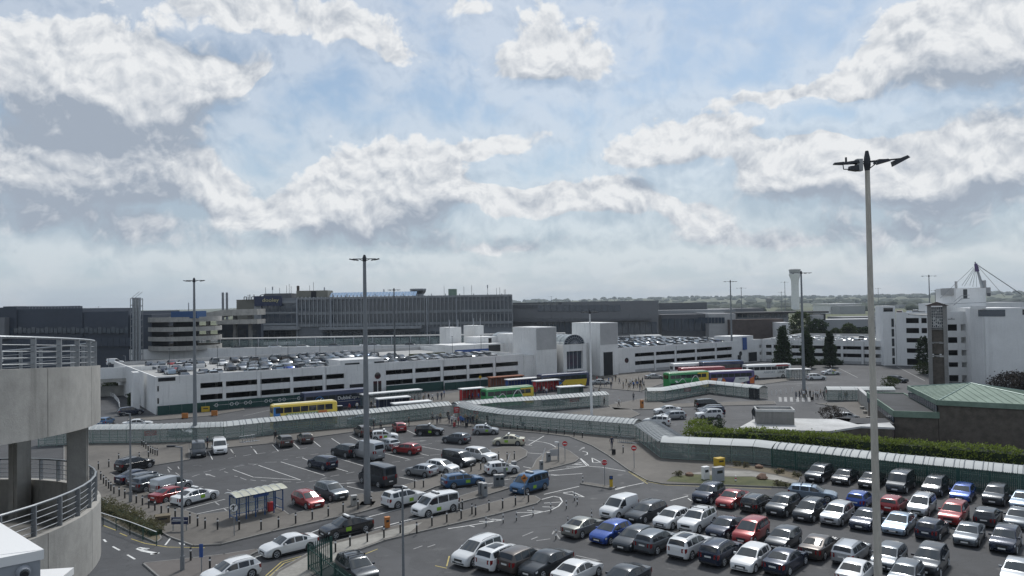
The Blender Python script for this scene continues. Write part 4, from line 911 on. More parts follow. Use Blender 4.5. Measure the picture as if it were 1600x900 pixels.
ow_ = thing('far_sheds', 'row of low pale sheds beyond the airfield', 'sheds')
for (a0, a1, y0, Y) in ((1372, 1384, 488, 700), (1405, 1470, 476, 1500), (1560, 1610, 470.5, 700)): FB(ow_, 'shed', a0, a1, y0, y0 + 8, Y, 20, 'cladding_pale', 0)

# ---------------------------------------------------------------- tall white car park at right
TB = thing('tall_car_park', 'tall white multi storey car park with square dark openings at right', 'car park')
L0, L1 = G(1401.5, 571), G(1462, 572.5); Q0, Q1 = G(1470, 597), G(1520, 597.5)
def wing(p0, p1, ztop, cols, rows, name, root, depth=20, wall_m='white_render'):
    """a wall from ground point p0 to p1 with real openings; cols/rows are lists of (start, end) in metres"""
    d = p1 - p0; d.z = 0; Lw = d.length; a = math.atan2(d.y, d.x)
    us = [0]; 
    for c in cols: us += [c[0], c[1]]
    us.append(Lw); zs = [0]
    for r in rows: zs += [r[0], r[1]]
    zs.append(ztop); b = MB()
    for i in range(len(us) - 1):
        for j in range(len(zs) - 1):
            if i % 2 == 1 and j % 2 == 1: continue
            b.bx(us[i], us[i + 1], 0, .35, zs[j], zs[j + 1])
    o = b.build('openwork_wall', M[wall_m], root); o.location = p0; o.rotation_euler.z = a
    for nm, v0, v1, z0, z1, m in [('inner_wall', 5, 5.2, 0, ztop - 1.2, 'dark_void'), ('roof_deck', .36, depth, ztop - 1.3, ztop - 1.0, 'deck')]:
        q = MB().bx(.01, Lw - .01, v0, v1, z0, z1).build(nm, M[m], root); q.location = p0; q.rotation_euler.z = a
    for r in rows:
        q = MB().bx(.02, Lw - .02, .36, 4.9, r[0] - .5, r[0] - .2).build('floor_slab', M['concrete_dark'], root); q.location = p0; q.rotation_euler.z = a
    return o
zt1 = zat(L0, 488)
pz = [(zat(L0, b_), zat(L0, a_)) for a_, b_ in ((497, 505), (512.5, 520.5), (528, 535), (544, 551), (560, 570))][::-1]
pz = [(max(.1, a_), b_) for a_, b_ in pz]
Lw = (L1 - L0).length
P0b = G(1416, 570.5)
def ufrac(px, A, B):
    d = ray(px, 570); n = Vector((-(B - A).y, (B - A).x, 0)); t = (A - EYE).dot(n) / d.dot(n); p = EYE + d * t; return (p - A).dot((B - A).normalized())
cols = [(ufrac(a_, L0, L1), ufrac(b_, L0, L1)) for a_, b_ in ((1417.5, 1437.5), (1441.5, 1450), (1453, 1460))]
wing(L0, L1, zt1, cols, pz, 'tall', TB, 26)
ztq = zat(Q0, 487); pq = [(max(.1, zat(Q0, b_)), zat(Q0, a_)) for a_, b_ in ((507, 517), (527, 536), (547, 555.5), (566, 573.5), (586, 596.5))][::-1]
wing(Q0, Q1, ztq, [(ufrac(a_, Q0, Q1), ufrac(b_, Q0, Q1)) for a_, b_ in ((1472, 1479), (1482.5, 1497.5), (1503, 1519))], pq, 'tall', TB, 30)
for a_, b_, y_ in ((1483, 1494, 498.5), (1488, 1490, 497)):
    q = MB().bx(ufrac(a_, Q0, Q1), ufrac(b_, Q0, Q1), -.05, -.01, zat(Q0, y_ + .7), zat(Q0, y_)).build('wall_slot', M['dark_void'], TB); q.location = Q0; q.rotation_euler.z = math.atan2((Q1 - Q0).y, (Q1 - Q0).x)
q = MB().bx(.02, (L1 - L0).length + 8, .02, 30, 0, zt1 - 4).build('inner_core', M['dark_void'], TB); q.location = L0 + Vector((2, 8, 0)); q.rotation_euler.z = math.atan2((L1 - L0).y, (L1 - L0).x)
LP = G(1381, 571); 
def pill(px0, px1, ybase, ytop, dep, nm, m='white_render'):
    p, q = G(px0, ybase), G(px1, ybase); d = q - p; o = MB().bx(0, d.length, 0, dep, 0, zat(p, ytop)).build(nm, M[m], TB); o.location = p; o.rotation_euler.z = math.atan2(d.y, d.x); return o
o = pill(1381, 1401, 571, 478, 8, 'stair_tower')
for (y0, y1) in ((481, 487), (498, 511), (514, 526), (529, 541), (544, 556), (559, 569)):
    p = G(1381, 571); b = MB()
    b.bx(2.4 if y0 > 490 else .3, 3.1 if y0 > 490 else 2.9, -.06, -.01, zat(p, y1), zat(p, y0)); q = b.build('stair_window', M['glass_dark'], TB); q.location = p; q.rotation_euler.z = o.rotation_euler.z
# stair block with blank flank
S0, S1, S2 = G(1519, 601), G(1539, 603.5), G(1606, 605.5)
b = MB(); b.prism([(S0.x, S0.y), (S1.x, S1.y), (S2.x, S2.y), (S2.x + 6, S2.y + 22), (S0.x + 8, S0.y + 22)], 0, zat(S1, 481.5)); b.build('blank_block', M['white_render'], TB)
d = S2 - S1; az_ = math.atan2(d.y, d.x); b = MB(); zz0, zz1 = zat(S1, 494.5), zat(S1, 484); b.bx(-.9, d.length * .53, -.08, -.01, zz0, zz1); q = b.build('ribbon_window', M['glass_facade'], TB); q.location = S1; q.rotation_euler.z = az_
q = MB().bx(-2.4, .6, -.9, -.1, zz1 + .3, zz1 + .9).build('window_hood', M['white_render'], TB); q.location = S1; q.rotation_euler.z = az_
q = MB().bx(.3, 1.0, -.5, -.012, 0, zz0 - .2).build('rib_wall', M['white_render'], TB); q.location = S1; q.rotation_euler.z = az_
q = MB().bx(d.length * .93, d.length * .99, -.08, -.01, zz0 + .3, zz1).build('stair_window', M['glass_dark'], TB); q.location = S1; q.rotation_euler.z = az_
# machine room with raking mast and cable stays
mr = thing('mast_house', 'white roof house with raking mast and cable stays on the tall car park', 'roof house'); MY = 188
FB(mr, 'walls', 1494, 1541, 450, 487, MY, 9, 'white_render'); FB(mr, 'upper_rim', 1487.5, 1496, 450, 461, MY + 1, 5, 'grey_wall'); FB(mr, 'upper_rim', 1540, 1548, 449, 461, MY + 1, 5, 'grey_wall'); FB(mr, 'door', 1505, 1511, 452, 466, MY, .1, 'glass_dark', None, .1); FB(mr, 'lower_house', 1475, 1600, 473, 486, MY + 3, 12, 'white_render'); FB(mr, 'vent', 1493.5, 1496, 439.5, 451, MY + 1, .5, 'grey_wall'); FB(mr, 'vent', 1536, 1541, 438, 450, MY + 2, 1.2, 'grey_wall'); FB(mr, 'round_plant', 1541.5, 1546, 458, 463, MY, .4, 'cladding_mid', None, .5)
b = MB(); pa, pb = at(1535, 449, MY + 2), at(1523.5, 409, MY + 2); b.tube(pa, pb, .42, .16, 8); b.build('mast', M['steel'], mr); pm = at(1527, 424, MY + 2); b = MB(); b.tube(pm, at(1524.5, 412, MY + 2), .5, .36, 8); b.build('mast_head', mat('mast_purple', (.10, .07, .16), .6), mr)
b = MB()
for (xa, ya, xs2, ys2) in ((1469, 466, 1521, 417), (1503, 446, 1522, 419), (1507, 447, 1523, 420), (1515, 446, 1523.5, 421), (1520, 448, 1524, 422), (1526, 448, 1525, 424), (1570, 464, 1527, 415), (1595, 459, 1528, 414), (1600, 463, 1528, 415)): b.tube(at(xa, ya, MY + 2), at(xs2, ys2, MY + 2), .05, n=4)
b.build('cable_stays', M['pole_grey'], mr)
b = MB(); b.path([at(1490, 477, MY - 1), at(1502, 467, MY - 1), at(1515, 466, MY - 1)], .07, 4); b.path([at(1490, 472, MY - 1), at(1502, 462, MY - 1), at(1515, 461, MY - 1)], .05, 4); b.path([at(1475, 475, MY - 2), at(1600, 470, MY - 2)], .05, 4); b.build('stair_rail', M['pole_grey'], mr)
# ---------------------------------------------------------------- church with copper roofs and its bell tower
bt = thing('bell_tower', 'concrete bell tower with pierced screen top beside the tall car park', 'bell tower'); B0, B1 = G(1452, 603), G(1483, 604); d = B1 - B0; Wd = d.length; zt = zat(B0, 478)
bt.location = B0; bt.rotation_euler.z = math.atan2(d.y, d.x)
for u0 in (0, Wd - .8): MB().bx(u0, u0 + .8, 0, 3.6, 0, zt).build('pier', M['concrete_tower'], bt)
for z0, z1 in ((.2, zt * .36), (zt * .40, zt * .53), (zt * .55, zt * .70)): MB().bx(.81, Wd - .81, .5, .8, z0, z1).build('dark_panel', M['stone_dark'], bt)
for z0 in (zt * .37, zt * .535, zt * .70, zt * .705): MB().bx(.81, Wd - .81, .2, 1.0, z0, z0 + .22).build('tie_beam', M['concrete_tower'], bt)
b = MB(); zs0 = zt * .73
for i in range(7):
    u = .81 + (Wd - 1.62) * i / 6; b.bx(u - .07, u + .07, .45, .6, zs0, zt - .3)
for i in range(8):
    z = zs0 + (zt - .3 - zs0) * i / 7; b.bx(.82, Wd - .82, .47, .58, z - .06, z + .06)
for i in range(14):
    u = 1.0 + rnd.random() * (Wd - 2.4); z = zs0 + rnd.random() * (zt - zs0 - 1); b.bx(u, u + .4, .42, .61, z, z + .35)
b.build('pierced_screen', M['roof_white'], bt); MB().bx(.81, Wd - .81, 3.2, 3.4, zs0 - .3, zt - .3).build('back_screen', M['glass_facade'], bt)
b = MB(); b.add([(-.5, -.3, zt), (Wd + .5, -.3, zt), (Wd / 2, -.3, zt + .9), (-.5, 3.9, zt), (Wd + .5, 3.9, zt), (Wd / 2, 3.9, zt + .9)], [(0, 1, 2), (5, 4, 3), (0, 2, 5, 3), (2, 1, 4, 5), (1, 0, 3, 4)]); b.build('cap_roof', M['brick_dark'], bt)
ch = thing('church', 'low brown stone church with green copper pyramid roof', 'church')
c0 = G(1399, 688); c1 = G(1467, 691); c2 = G(1690, 708); z1 = zat(c0, 643); z2 = zat(c1, 631); zf = z2 + .55
back = Vector((5.2, 17.5, 0)); 
b = MB(); P = [c0, c1, c1 + back * 1.25, c0 + back * 1.25]; b.prism([(p.x, p.y) for p in P], 0, z1 - .4); b.build('low_wing', M['stone_dark'], ch)
b = MB(); P2 = [c1 + Vector((.05, -.05, 0)), c2, c2 + back, c1 + back]; b.prism([(p.x, p.y) for p in P2], 0, z2 - .02); b.build('nave', M['stone_dark'], ch)
def ring_band(P, z0, z1, out, m, nm):
    b = MB(); n = len(P); c = sum(P, Vector()) / n
    for i in range(n):
        a, e = P[i], P[(i + 1) % n]; d = e - a; nn = Vector((d.y, -d.x, 0)).normalized()
        if nn.dot((a + e) / 2 - c) < 0: nn = -nn
        m_ = (a + e) / 2 + nn * out / 2; b.box((m_.x, m_.y, (z0 + z1) / 2), (d.length + out, out, z1 - z0), math.atan2(d.y, d.x))
    return b.build(nm, M[m], ch)
ring_band(P, z1 - .75, z1 + .12, .18, 'copper_green', 'copper_fascia'); ring_band(P2, z2 - .15, zf, .25, 'copper_green', 'copper_fascia')
b = MB(); b.prism([(p.x, p.y) for p in P], z1 - .39, z1 - .05); b.build('felt_roof', M['felt'], ch)
apx = at(1517, 598.5, (c1.y + c2.y) / 2 + 10.5); zb_ = zf - .25; base = [p for p in P2]
ap_ = Vector((apx.x, apx.y, max(apx.z, zf + .9)))
right = Vector((c1.x + (c2 - c1).x * .52, c1.y + (c2 - c1).y * .52, 0))
for i, (A_, B_) in enumerate(((base[0], base[1]), (base[1], base[2]), (base[2], base[3]), (base[3], base[0]))):
    b = MB(); b.add([(A_.x, A_.y, zb_ + .1), (B_.x, B_.y, zb_ + .1), tuple(ap_)], [(0, 1, 2)] if i != 9 else []); b.build('copper_roof', M['copper_green'], ch)
    s_ = MB(); nseam = 16
    for k in range(1, nseam):
        q = A_.lerp(B_, k / nseam); tt = 1 - abs(2 * k / nseam - 1); top = Vector((q.x, q.y, zb_ + .1)).lerp(ap_, 0); mid = (A_ + B_) / 2; dirv = ap_ - Vector((mid.x, mid.y, zb_ + .1)); e_ = Vector((q.x, q.y, zb_ + .12)) + dirv * tt * .98
        s_.tube((q.x, q.y, zb_ + .13), e_, .035, n=4)
    s_.build('standing_seam', M['copper_green'], ch)
b = MB()
for A_ in base: b.tube((A_.x, A_.y, zb_ + .15), ap_, .10, n=5)
b.build('hip_ridge', M['frame_green'], ch)
for i in range(16):
    q = c1.lerp(c1 + back, (i + .1) / 16); b = MB(); b.box((q.x - .1, q.y + .5, z2 - .75), (.06, .9, .75), 0); b.v = [(v[0], v[1], v[2]) for v in b.v]
    o = MB().bx(0, .95, 0, .08, z1 + .12, z2 - .2).build('clerestory_window', M['glass_facade'], ch); o.location = c1 + back * ((i + .08) / 16) + Vector((-.10, 0, 0)); o.rotation_euler.z = math.atan2(back.y, back.x)
for i in range(16):
    q = c0 + back * 1.25 * (i + .1) / 16; o = MB().bx(0, 1.15, 0, .06, z1 - 1.5, z1 - .8).build('clerestory_window', M['glass_facade'], ch); o.location = q + Vector((-.1, 0, 0)); o.rotation_euler.z = math.atan2(back.y, back.x)
dp = thing('concrete_wall', 'sloping pale concrete screen wall beside the church entrance', 'wall'); w0, w1 = G(1398, 684), G(1342, 628); d = w1 - w0; dp.location = w0; dp.rotation_euler.z = math.atan2(d.y, d.x)
MB().bx(0, d.length, -.15, .15, 0, 2.6).build('wall', M['concrete'], dp); MB().bx(-.1, d.length + .1, -.3, .3, 2.61, 2.8).build('coping', M['roof_white'], dp)
# flat-roofed house beside the church
fh = thing('flat_roof_building', 'low flat roofed stone building with pale weathered roof beyond the hedge', 'building'); zr_ = 3.0
RP = [G(1151, 670, zr_), G(1183, 652.5, zr_), G(1310, 655, zr_), G(1340, 663, zr_), G(1390, 660, zr_), G(1398, 668, zr_), G(1345, 666, zr_), G(1296, 673.5, zr_)]
b = MB(); b.prism([(p.x, p.y) for p in RP], zr_ - .25, zr_); b.build('roof', M['roof_white'], fh)
cc = sum(RP, Vector()) / len(RP); b = MB(); b.prism([(cc.x + (p.x - cc.x) * .97, cc.y + (p.y - cc.y) * .95) for p in RP], 0, zr_ - .26); b.build('walls', M['stone_dark'], fh)
q0, q1 = G(1183, 663, zr_), G(1241.5, 664, zr_); d = q1 - q0; zt = zr_ + 1.75
o = MB().bx(0, d.length, 0, 3.2, zr_ + .005, zt).build('roof_plant', M['concrete_dark'], fh); o.location = (q0.x, q0.y, 0); o.rotation_euler.z = math.atan2(d.y, d.x)
b = MB(); b.bx(-.1, d.length + .1, -.1, .12, zt, zt + .3); b.bx(-.1, d.length + .1, 3.1, 3.3, zt, zt + .3); b.bx(-.1, .1, .13, 3.09, zt, zt + .3); b.bx(d.length - .1, d.length + .1, .13, 3.09, zt, zt + .3); o = b.build('roof_upstand', M['roof_white'], fh); o.location = (q0.x, q0.y, 0); o.rotation_euler.z = math.atan2(d.y, d.x)
d2 = thing('satellite_dish', 'dark satellite dish on the flat roof', 'dish'); p = G(1176, 655, zr_); d2.location = (p.x, p.y, zr_); MB().lathe([(0, 0), (.5, .06), (.75, .18)], (0, 0, .9), 14).build('dish', M['pole_dark'], d2); MB().tube((0, 0, 0), (0, 0, .95), .05).build('stand', M['pole_dark'], d2); d2.children[0].rotation_euler.x = R(70); d2.children[0].location = (0, -.9, .9)
for px_ in (1304, 1324):
    fb_ = thing('roof_extension', f'dark brick wall block below the pale roof, {"left" if px_ == 1304 else "right"} of the pair', 'building'); q0, q1 = G(px_ - 8, 690), G(px_ + (22 if px_ < 1310 else 74), 692); d = q1 - q0; fb_.location = q0; fb_.rotation_euler.z = math.atan2(d.y, d.x); MB().bx(.02, d.length - .02, 0, 5, 0, 2.5).build('walls', M['brick_dark'], fb_); MB().bx(0, d.length, -.1, 5.1, 2.5, 2.65).build('roof', M['felt'], fb_)
# ---------------------------------------------------------------- covered walkways
def walkway(label, pts, wd=2.8, eave=2.2, ridge=2.72, bay=2.4, near_glass=True, far_glass=True, group='covered walkways of the airport', roof=1, mt='canopy_roof', ends=(True, True)):
    """pts: ground points of the near glass line; the roof spans wd to the far side"""
    P = [p.copy() for p in pts]; n = len(P); far = []
    for i in range(n):
        d = Vector((0, 0, 0))
        if i > 0: d += (P[i] - P[i - 1]).normalized()
        if i < n - 1: d += (P[i + 1] - P[i]).normalized()
        d.normalize(); nn = Vector((-d.y, d.x, 0)); nn = nn if nn.y > 0 or abs(nn.y) < .2 and nn.x > 0 else -nn
        k = 1.0
        if 0 < i < n - 1: k = 1 / max(.5, nn.dot(Vector((-(P[i] - P[i - 1]).normalized().y, (P[i] - P[i - 1]).normalized().x, 0))) if nn.dot(Vector((-(P[i] - P[i - 1]).normalized().y, (P[i] - P[i - 1]).normalized().x, 0))) > 0 else 1)
        far.append(P[i] + nn * wd * k)
    root = thing('covered_walkway', label, 'covered walkway', P[0], 0, group)
    o0 = P[0]; gl = MB(); hr = MB()
    for i in range(n - 1):
        L = (P[i + 1] - P[i]).length; nbay = max(1, round(L / bay))
        for k in range(nbay):
            t0, t1 = k / nbay, (k + 1) / nbay - .006; a0, a1 = P[i].lerp(P[i + 1], t0) - o0, P[i].lerp(P[i + 1], t1) - o0; b0, b1 = far[i].lerp(far[i + 1], t0) - o0, far[i].lerp(far[i + 1], t1) - o0
            b = MB(); vs = []; na = 8
            for j in range(na + 1):
                s = -.08 + 1.16 * j / na; z = eave + (ridge - eave) * math.sin(math.pi * min(1, max(0, j / na)))
                for (u, v) in ((a0, b0), (a1, b1)):
                    q = u.lerp(v, s); vs.append((q.x, q.y, z))
            m_ = len(vs); vs += [(x, y, z - .05) for x, y, z in vs]
            b.add(vs, [(j * 2, j * 2 + 1, j * 2 + 3, j * 2 + 2) for j in range(na)] + [(m_ + j * 2 + 2, m_ + j * 2 + 3, m_ + j * 2 + 1, m_ + j * 2) for j in range(na)] + [(0, m_, m_ + 1, 1), (2 * na, 2 * na + 1, m_ + 2 * na + 1, m_ + 2 * na)] + [(j * 2, j * 2 + 2, m_ + j * 2 + 2, m_ + j * 2) for j in range(na)] + [(j * 2 + 1, m_ + j * 2 + 1, m_ + j * 2 + 3, j * 2 + 3) for j in range(na)])
            b.f = [tuple(reversed(f)) for f in b.f]
            rp_ = b.build('roof_panel', M[mt], root, smooth=True)
            if roof:
                r_ = MB()
                for q in range(3):
                    tt = (q + .5) / 3; u, v = a0.lerp(a1, tt), b0.lerp(b1, tt); pl = []
                    for j in range(na + 1):
                        s = -.09 + 1.18 * j / na; w_ = u.lerp(v, s); pl.append((w_.x, w_.y, eave + .03 + (ridge - eave) * math.sin(math.pi * j / na)))
                    r_.path(pl, .05, 4)
                r_.build('roof_ribs', M['galv'], rp_, kind='stuff')
            for u in (a0, b0): MB().box((u.x, u.y, eave / 2 + .02), (.09, .09, eave)).build('post', M['frame_green'], root)
            for (u, v, on) in ((a0, a1, near_glass), (b0, b1, far_glass)):
                if not on: continue
                d = v - u; c = (u + v) / 2; g = MB(); g.box((c.x, c.y, 1.12), (d.length - .12, .02, 1.85), math.atan2(d.y, d.x)); g.build('glass_panel', M['canopy_glass'], root)
            for z in (.18, 1.0, 2.12): hr.path([a0 + Vector((0, 0, z)), a1 + Vector((0, 0, z))], .035, 4); hr.path([b0 + Vector((0, 0, z)), b1 + Vector((0, 0, z))], .035, 4)
    hr.build('rails', M['frame_green'], root, kind='stuff')
    return root
walkway('long glazed walkway with ribbed white roof along the far side of the taxi park', [G(60,699), G(145,694), G(250,693), G(350,689), G(410,682), G(490,674), G(570,667), G(650,658), G(706,652)])
walkway('upper branch of the ribbed glass walkway running to the white lamp mast', [G(716,653.5), G(775,647.5), G(850,642.5), G(952,634)])
walkway('lower branch of the ribbed glass walkway from taxi park to forecourt corner', [G(708,651), G(735,660), G(785,668), G(840,672.5), G(925,680), G(992,686)])
walkway('short slanting glass walkway leg at the forecourt corner', [G(994,687), G(1032,716.5)], 3.6)
walkway('glass walkway leg beside the green hedge with flat white roof', [G(1033,717.5), G(1076,720), G(1178,725), G(1207,729)], 3.0, roof=0)
walkway('walkway with curved ribbed roof behind the dark green fence', [G(1209,729.5), G(1283,738), G(1405,753), G(1500,763), G(1640,779)], 3.0)
walkway('bus station walkway with bent white roof and dark door at its right end', [G(1012,628), G(1040,627.5), G(1108,615), G(1187,624.5)], 2.6, roof=0)
walkway('glass waiting walkway beside the church wall', [G(1293,626.5), G(1360,627), G(1400,627)], 2.6, roof=0)
p = G(1179, 623.6); dd_ = thing('walkway_door', 'dark double door at the end of the bus station walkway', 'door', p, az_of(1174, 623, 1185, 624)); 
for sx in (-.62, .62): MB().box((sx, -.1, 1.1), (1.15, .06, 2.1)).build('door_leaf', M['glass_dark'], dd_)
MB().box((0, -.1, 2.25), (2.6, .1, .12)).build('frame', M['frame_green'], dd_)
def poster(px, py, z, w_, h_, label, yb):
    p = G(px, yb); t = thing('red_poster', label, 'poster', p, R(20)); MB().box((0, .1, z), (w_, .06, h_)).build('panel', M['sign_red'], t); MB().box((0, .06, z + h_ * .2), (w_ * .7, .03, h_ * .12)).build('text_line', M['white_paint'], t); MB().box((0, .06, z - h_ * .15), (w_ * .5, .03, h_ * .1)).build('text_line', M['white_paint'], t)
    for s in (-1, 1): MB().tube((s * w_ * .4, .1, 0), (s * w_ * .4, .1, z), .03).build('leg', M['grey_paint'], t)
poster(235, 677, 1.45, 1.7, .75, 'wide red poster inside the walkway at far left', 692); poster(714, 646, 1.6, 1.0, 1.0, 'red poster at the walkway junction, left one above the crowd', 655); poster(744, 646, 1.6, .9, .9, 'red poster at the walkway junction, right one', 657.5); poster(898, 624, 1.6, 2.0, .95, 'red poster inside the upper walkway branch', 637); poster(1075, 607, 1.5, 1.7, .8, 'red poster inside the bus station walkway', 620)

# ---------------------------------------------------------------- palisade fences
def palisade(label, pts, h=2.4, gap=.16, single=False):
    root = thing('palisade_fence', label, 'fence', pts[0]); o0 = pts[0]; pl = MB(); k = 0
    for a, b_ in zip(pts, pts[1:]):
        d = b_ - a; n = int(d.length / gap); ang = math.atan2(d.y, d.x)
        for i in range(n):
            q = a.lerp(b_, i / n) - o0; m_ = MB() if single else pl
            m_.box((q.x, q.y, h / 2 + .05), (.075, .025, h - .1), ang); c, s = math.cos(ang) * .035, math.sin(ang) * .035
            m_.add([(q.x - c, q.y - s, h), (q.x + c, q.y + s, h), (q.x, q.y, h + .12)], [(0, 1, 2), (2, 1, 0)])
            if single: m_.build('pale', M['fence_green'], root)
        for z in (.45, h - .35):
            r_ = MB(); c = (a + b_) / 2 - o0; r_.box((c.x - math.sin(ang) * -.05, c.y + math.cos(ang) * .05, z), (d.length, .05, .06), ang); r_.build('rail', M['fence_green'], root)
        for i in range(int(d.length / 2.75) + 1):
            q = a.lerp(b_, min(1, i * 2.75 / d.length)) - o0; r_ = MB(); r_.box((q.x - math.sin(ang) * .08 * -1, q.y + math.cos(ang) * .08, h / 2), (.1, .1, h), ang); r_.build('fence_post', M['fence_green'], root)
    if not single: pl.build('pales', M['fence_green'], root, kind='stuff')
palisade('dark green palisade fence along the top of the near car park', [G(1207,732), G(1283,741), G(1405,756.5), G(1500,767), G(1640,783)], 2.35)
palisade('dark green palisade fence corner at the bottom of the traffic island', [G(519,880), G(483,893), G(566,962)], 2.1, .2, True)
# ---------------------------------------------------------------- lamp masts
def near_head(t, zt):
    """the compact cluster of unlike floodlights on the nearest mast"""
    def lamp(x0, y0, z0, w_, l_, h_, tilt, yaw, fl=None):
        b = MB(); hw, hl = w_ / 2, l_ / 2
        b.add([(-hl, -hw, -h_ / 2), (hl, -hw * .8, -h_ * .3), (hl, hw * .8, -h_ * .3), (-hl, hw, -h_ / 2), (-hl * .9, -hw * .9, h_ / 2), (hl * .9, -hw * .6, h_ * .35), (hl * .9, hw * .6, h_ * .35), (-hl * .9, hw * .9, h_ / 2)], [(3, 2, 1, 0), (4, 5, 6, 7), (0, 1, 5, 4), (1, 2, 6, 5), (2, 3, 7, 6), (3, 0, 4, 7)])
        o = b.build('floodlight', M['lamp_head'], t); o.location = (x0, y0, z0); o.rotation_euler = (0, tilt, yaw)
    b = MB(); b.tube((.08, 0, zt + .02), (.62, .1, zt + .08), .035, n=6); b.tube((.08, -.05, zt - .22), (.35, -.05, zt - .02), .02, n=5); b.tube((.1, -.08, zt + .0), (1.0, -.35, zt + .04), .03, n=6); b.build('arm', M['lamp_head'], t)
    b = MB(); b.tube((-.08, 0, zt + .02), (-.72, .15, zt + .03), .028, n=6); b.tube((-.08, -.05, zt - .06), (-.85, -.3, zt - .10), .03, n=6); b.path([(-.85, -.3, zt - .08), (-1.02, -.36, zt - .1), (-1.0, -.36, zt - .3), (-.72, -.3, zt - .3)], .018, 5); b.build('arm', M['lamp_head'], t)
    lamp(1.0, -.35, zt - .02, .42, .55, .17, R(-24), R(-8)); lamp(.62, .18, zt + .06, .34, .5, .13, R(-6), R(12)); lamp(.45, -.2, zt - .02, .3, .42, .12, R(-10), R(-20)); lamp(-.62, -.1, zt - .03, .32, .5, .1, R(4), R(174)); lamp(-.62, -.28, zt - .26, .3, .3, .2, R(0), R(180)); lamp(-.92, .2, zt + .0, .3, .36, .08, 0, R(170))
    MB().tube((-.7, .1, zt + .03), (-.7, .1, zt + .2), .035, n=8).build('photocell', M['lamp_head'], t)
def floodmast(base, top_py, label, group, heads=4, rad=.26, m='pole_grey', spread=1.15, near=False, topx=None):
    zt = zat(base, top_py) - .35; t = thing('lamp_mast', label, 'lamp post', (base[0], base[1], 0), 0, group)
    b = MB(); n = 6
    for k in range(n): b.tube((0, 0, zt * k / n), (0, 0, zt * (k + 1) / n), rad * (1 - .55 * k / n), rad * (1 - .55 * (k + 1) / n), 12, cap=False)
    b.build('pole', M[m], t, smooth=True); b = MB(); b.box((0, 0, .06), (rad * 4, rad * 4, .12)); b.build('base_plate', M['concrete_dark'], t)
    b = MB(); ks = .55 if near else 1.0; b.lathe([(.0, zt + .42), (.10 * ks, zt + .40), (.20 * ks, zt + .12), (.22 * ks, zt - .1), (.16 * ks, zt - .3), (.1 * ks, zt - .32)], n=10); b.build('head_ring', M['lamp_head'], t)
    if near: MB().box((-.34, -.1, zt - .12), (.2, .22, .42)).build('junction_box', M['grey_wall'], t)
    if near: near_head(t, zt); heads = 0
    for k in range(heads):
        a = (0, math.pi, .55, math.pi - .45, -.7, math.pi + .6)[k] + .08; L = spread * (1 if k < 2 else .85); c, s = math.cos(a), math.sin(a)
        b = MB(); b.tube((c * .1, s * .1, zt), (c * L, s * L, zt), .04, .035, 6); b.tube((c * .12, s * .12, zt - .25), (c * L * .5, s * L * .5, zt - .02), .02, .02, 5)
        fl = b.build('arm', M['lamp_head'], t); b = MB(); q = Vector((c, s, 0)); side = Vector((-s, c, 0)); up = Vector((0, 0, 1)); o_ = q * (L + .1) + up * (zt - .06)
        A_ = [o_ + q * dx + side * dy + up * dz for dx, dy, dz in ((-.26, -.24, -.12), (.28, -.22, .0), (.28, .22, .0), (-.26, .24, -.12), (-.22, -.20, .0), (.24, -.18, .10), (.24, .18, .10), (-.22, .20, .0))]
        b.add(A_, [(3, 2, 1, 0), (4, 5, 6, 7), (0, 1, 5, 4), (1, 2, 6, 5), (2, 3, 7, 6), (3, 0, 4, 7)]); b.build('floodlight', M['lamp_head'], fl)
    return t
GM = 'tall floodlight masts'
nb0 = G(1384.5, 1367); floodmast((nb0.x, nb0.y), 238, 'nearest weathered concrete floodlight mast rising through the car park', GM, 5, .18, 'pole_weathered', .95, True)
floodmast(G(574, 788), 399, 'grey floodlight mast on the taxi park kerb beside the camper van', GM, 4, .36, 'pole_grey', 1.15)
floodmast(G(305, 690), 434.5, 'grey floodlight mast behind the grey van at the top of the taxi park', GM, 4, .33, 'pole_grey', 1.2)
floodmast(G(924.5, 650), 484.5, 'white floodlight mast standing at the end of the upper walkway', GM, 4, .24, 'white_paint', 1.3)
floodmast(G(617.5, 607), 450.5, 'thin dark floodlight mast before the long white car park', GM, 4, .3, 'pole_dark', 1.2)
floodmast(G(1144, 568), 438, 'grey floodlight mast left of the blue car park sign', GM, 4, .36, 'pole_grey', 1.8)
floodmast(G(1256.5, 620), 423.5, 'grey floodlight mast beside the zebra crossing', GM, 4, .36, 'pole_grey', 1.8)
for (bx_, by_, ty, lab) in ((1160, 532, 449, 'distant floodlight mast just right of the low terminal roofs'), (1228, 520, 440, 'distant floodlight mast left of the control tower'), (1222, 512, 456, 'small distant floodlight mast beside the taller one left of the control tower'), (1373.5, 505, 450, 'distant floodlight mast above the white hangar'), (1455, 560, 429.5, 'floodlight mast rising behind the church bell tower'), (1463, 520, 453, 'thin far mast right of the bell tower'), (154, 520, 479, 'far floodlight mast showing above the dark pier roof'), (862, 508, 463, 'far floodlight mast above the grey terminal, left one'), (1038, 508, 464, 'far floodlight mast above the low terminal range')):
    floodmast(G(bx_, by_), ty, lab, GM, 2, .3, 'pole_grey', 2.2)
def street_lamp(base, top_py, label, rad=.11, arm=.8, m='pole_grey', face=math.pi):
    zt = zat(base, top_py); t = thing('street_lamp', label, 'street lamp', (base[0], base[1], 0)); b = MB(); b.tube((0, 0, 0), (0, 0, 1.2), rad * 1.5, rad * 1.5, 10); b.tube((0, 0, 1.2), (0, 0, zt), rad, rad * .65, 10); b.build('pole', M[m], t, smooth=True)
    c, s = math.cos(face), math.sin(face); b = MB(); b.tube((0, 0, zt - .05), (c * arm, s * arm, zt + .05), .05, n=6); a_ = b.build('arm', M[m], t); b = MB(); b.box((c * arm, s * arm, zt + .06), (.6, .26, .14), face); b.build('lantern', M['lamp_head'], a_)
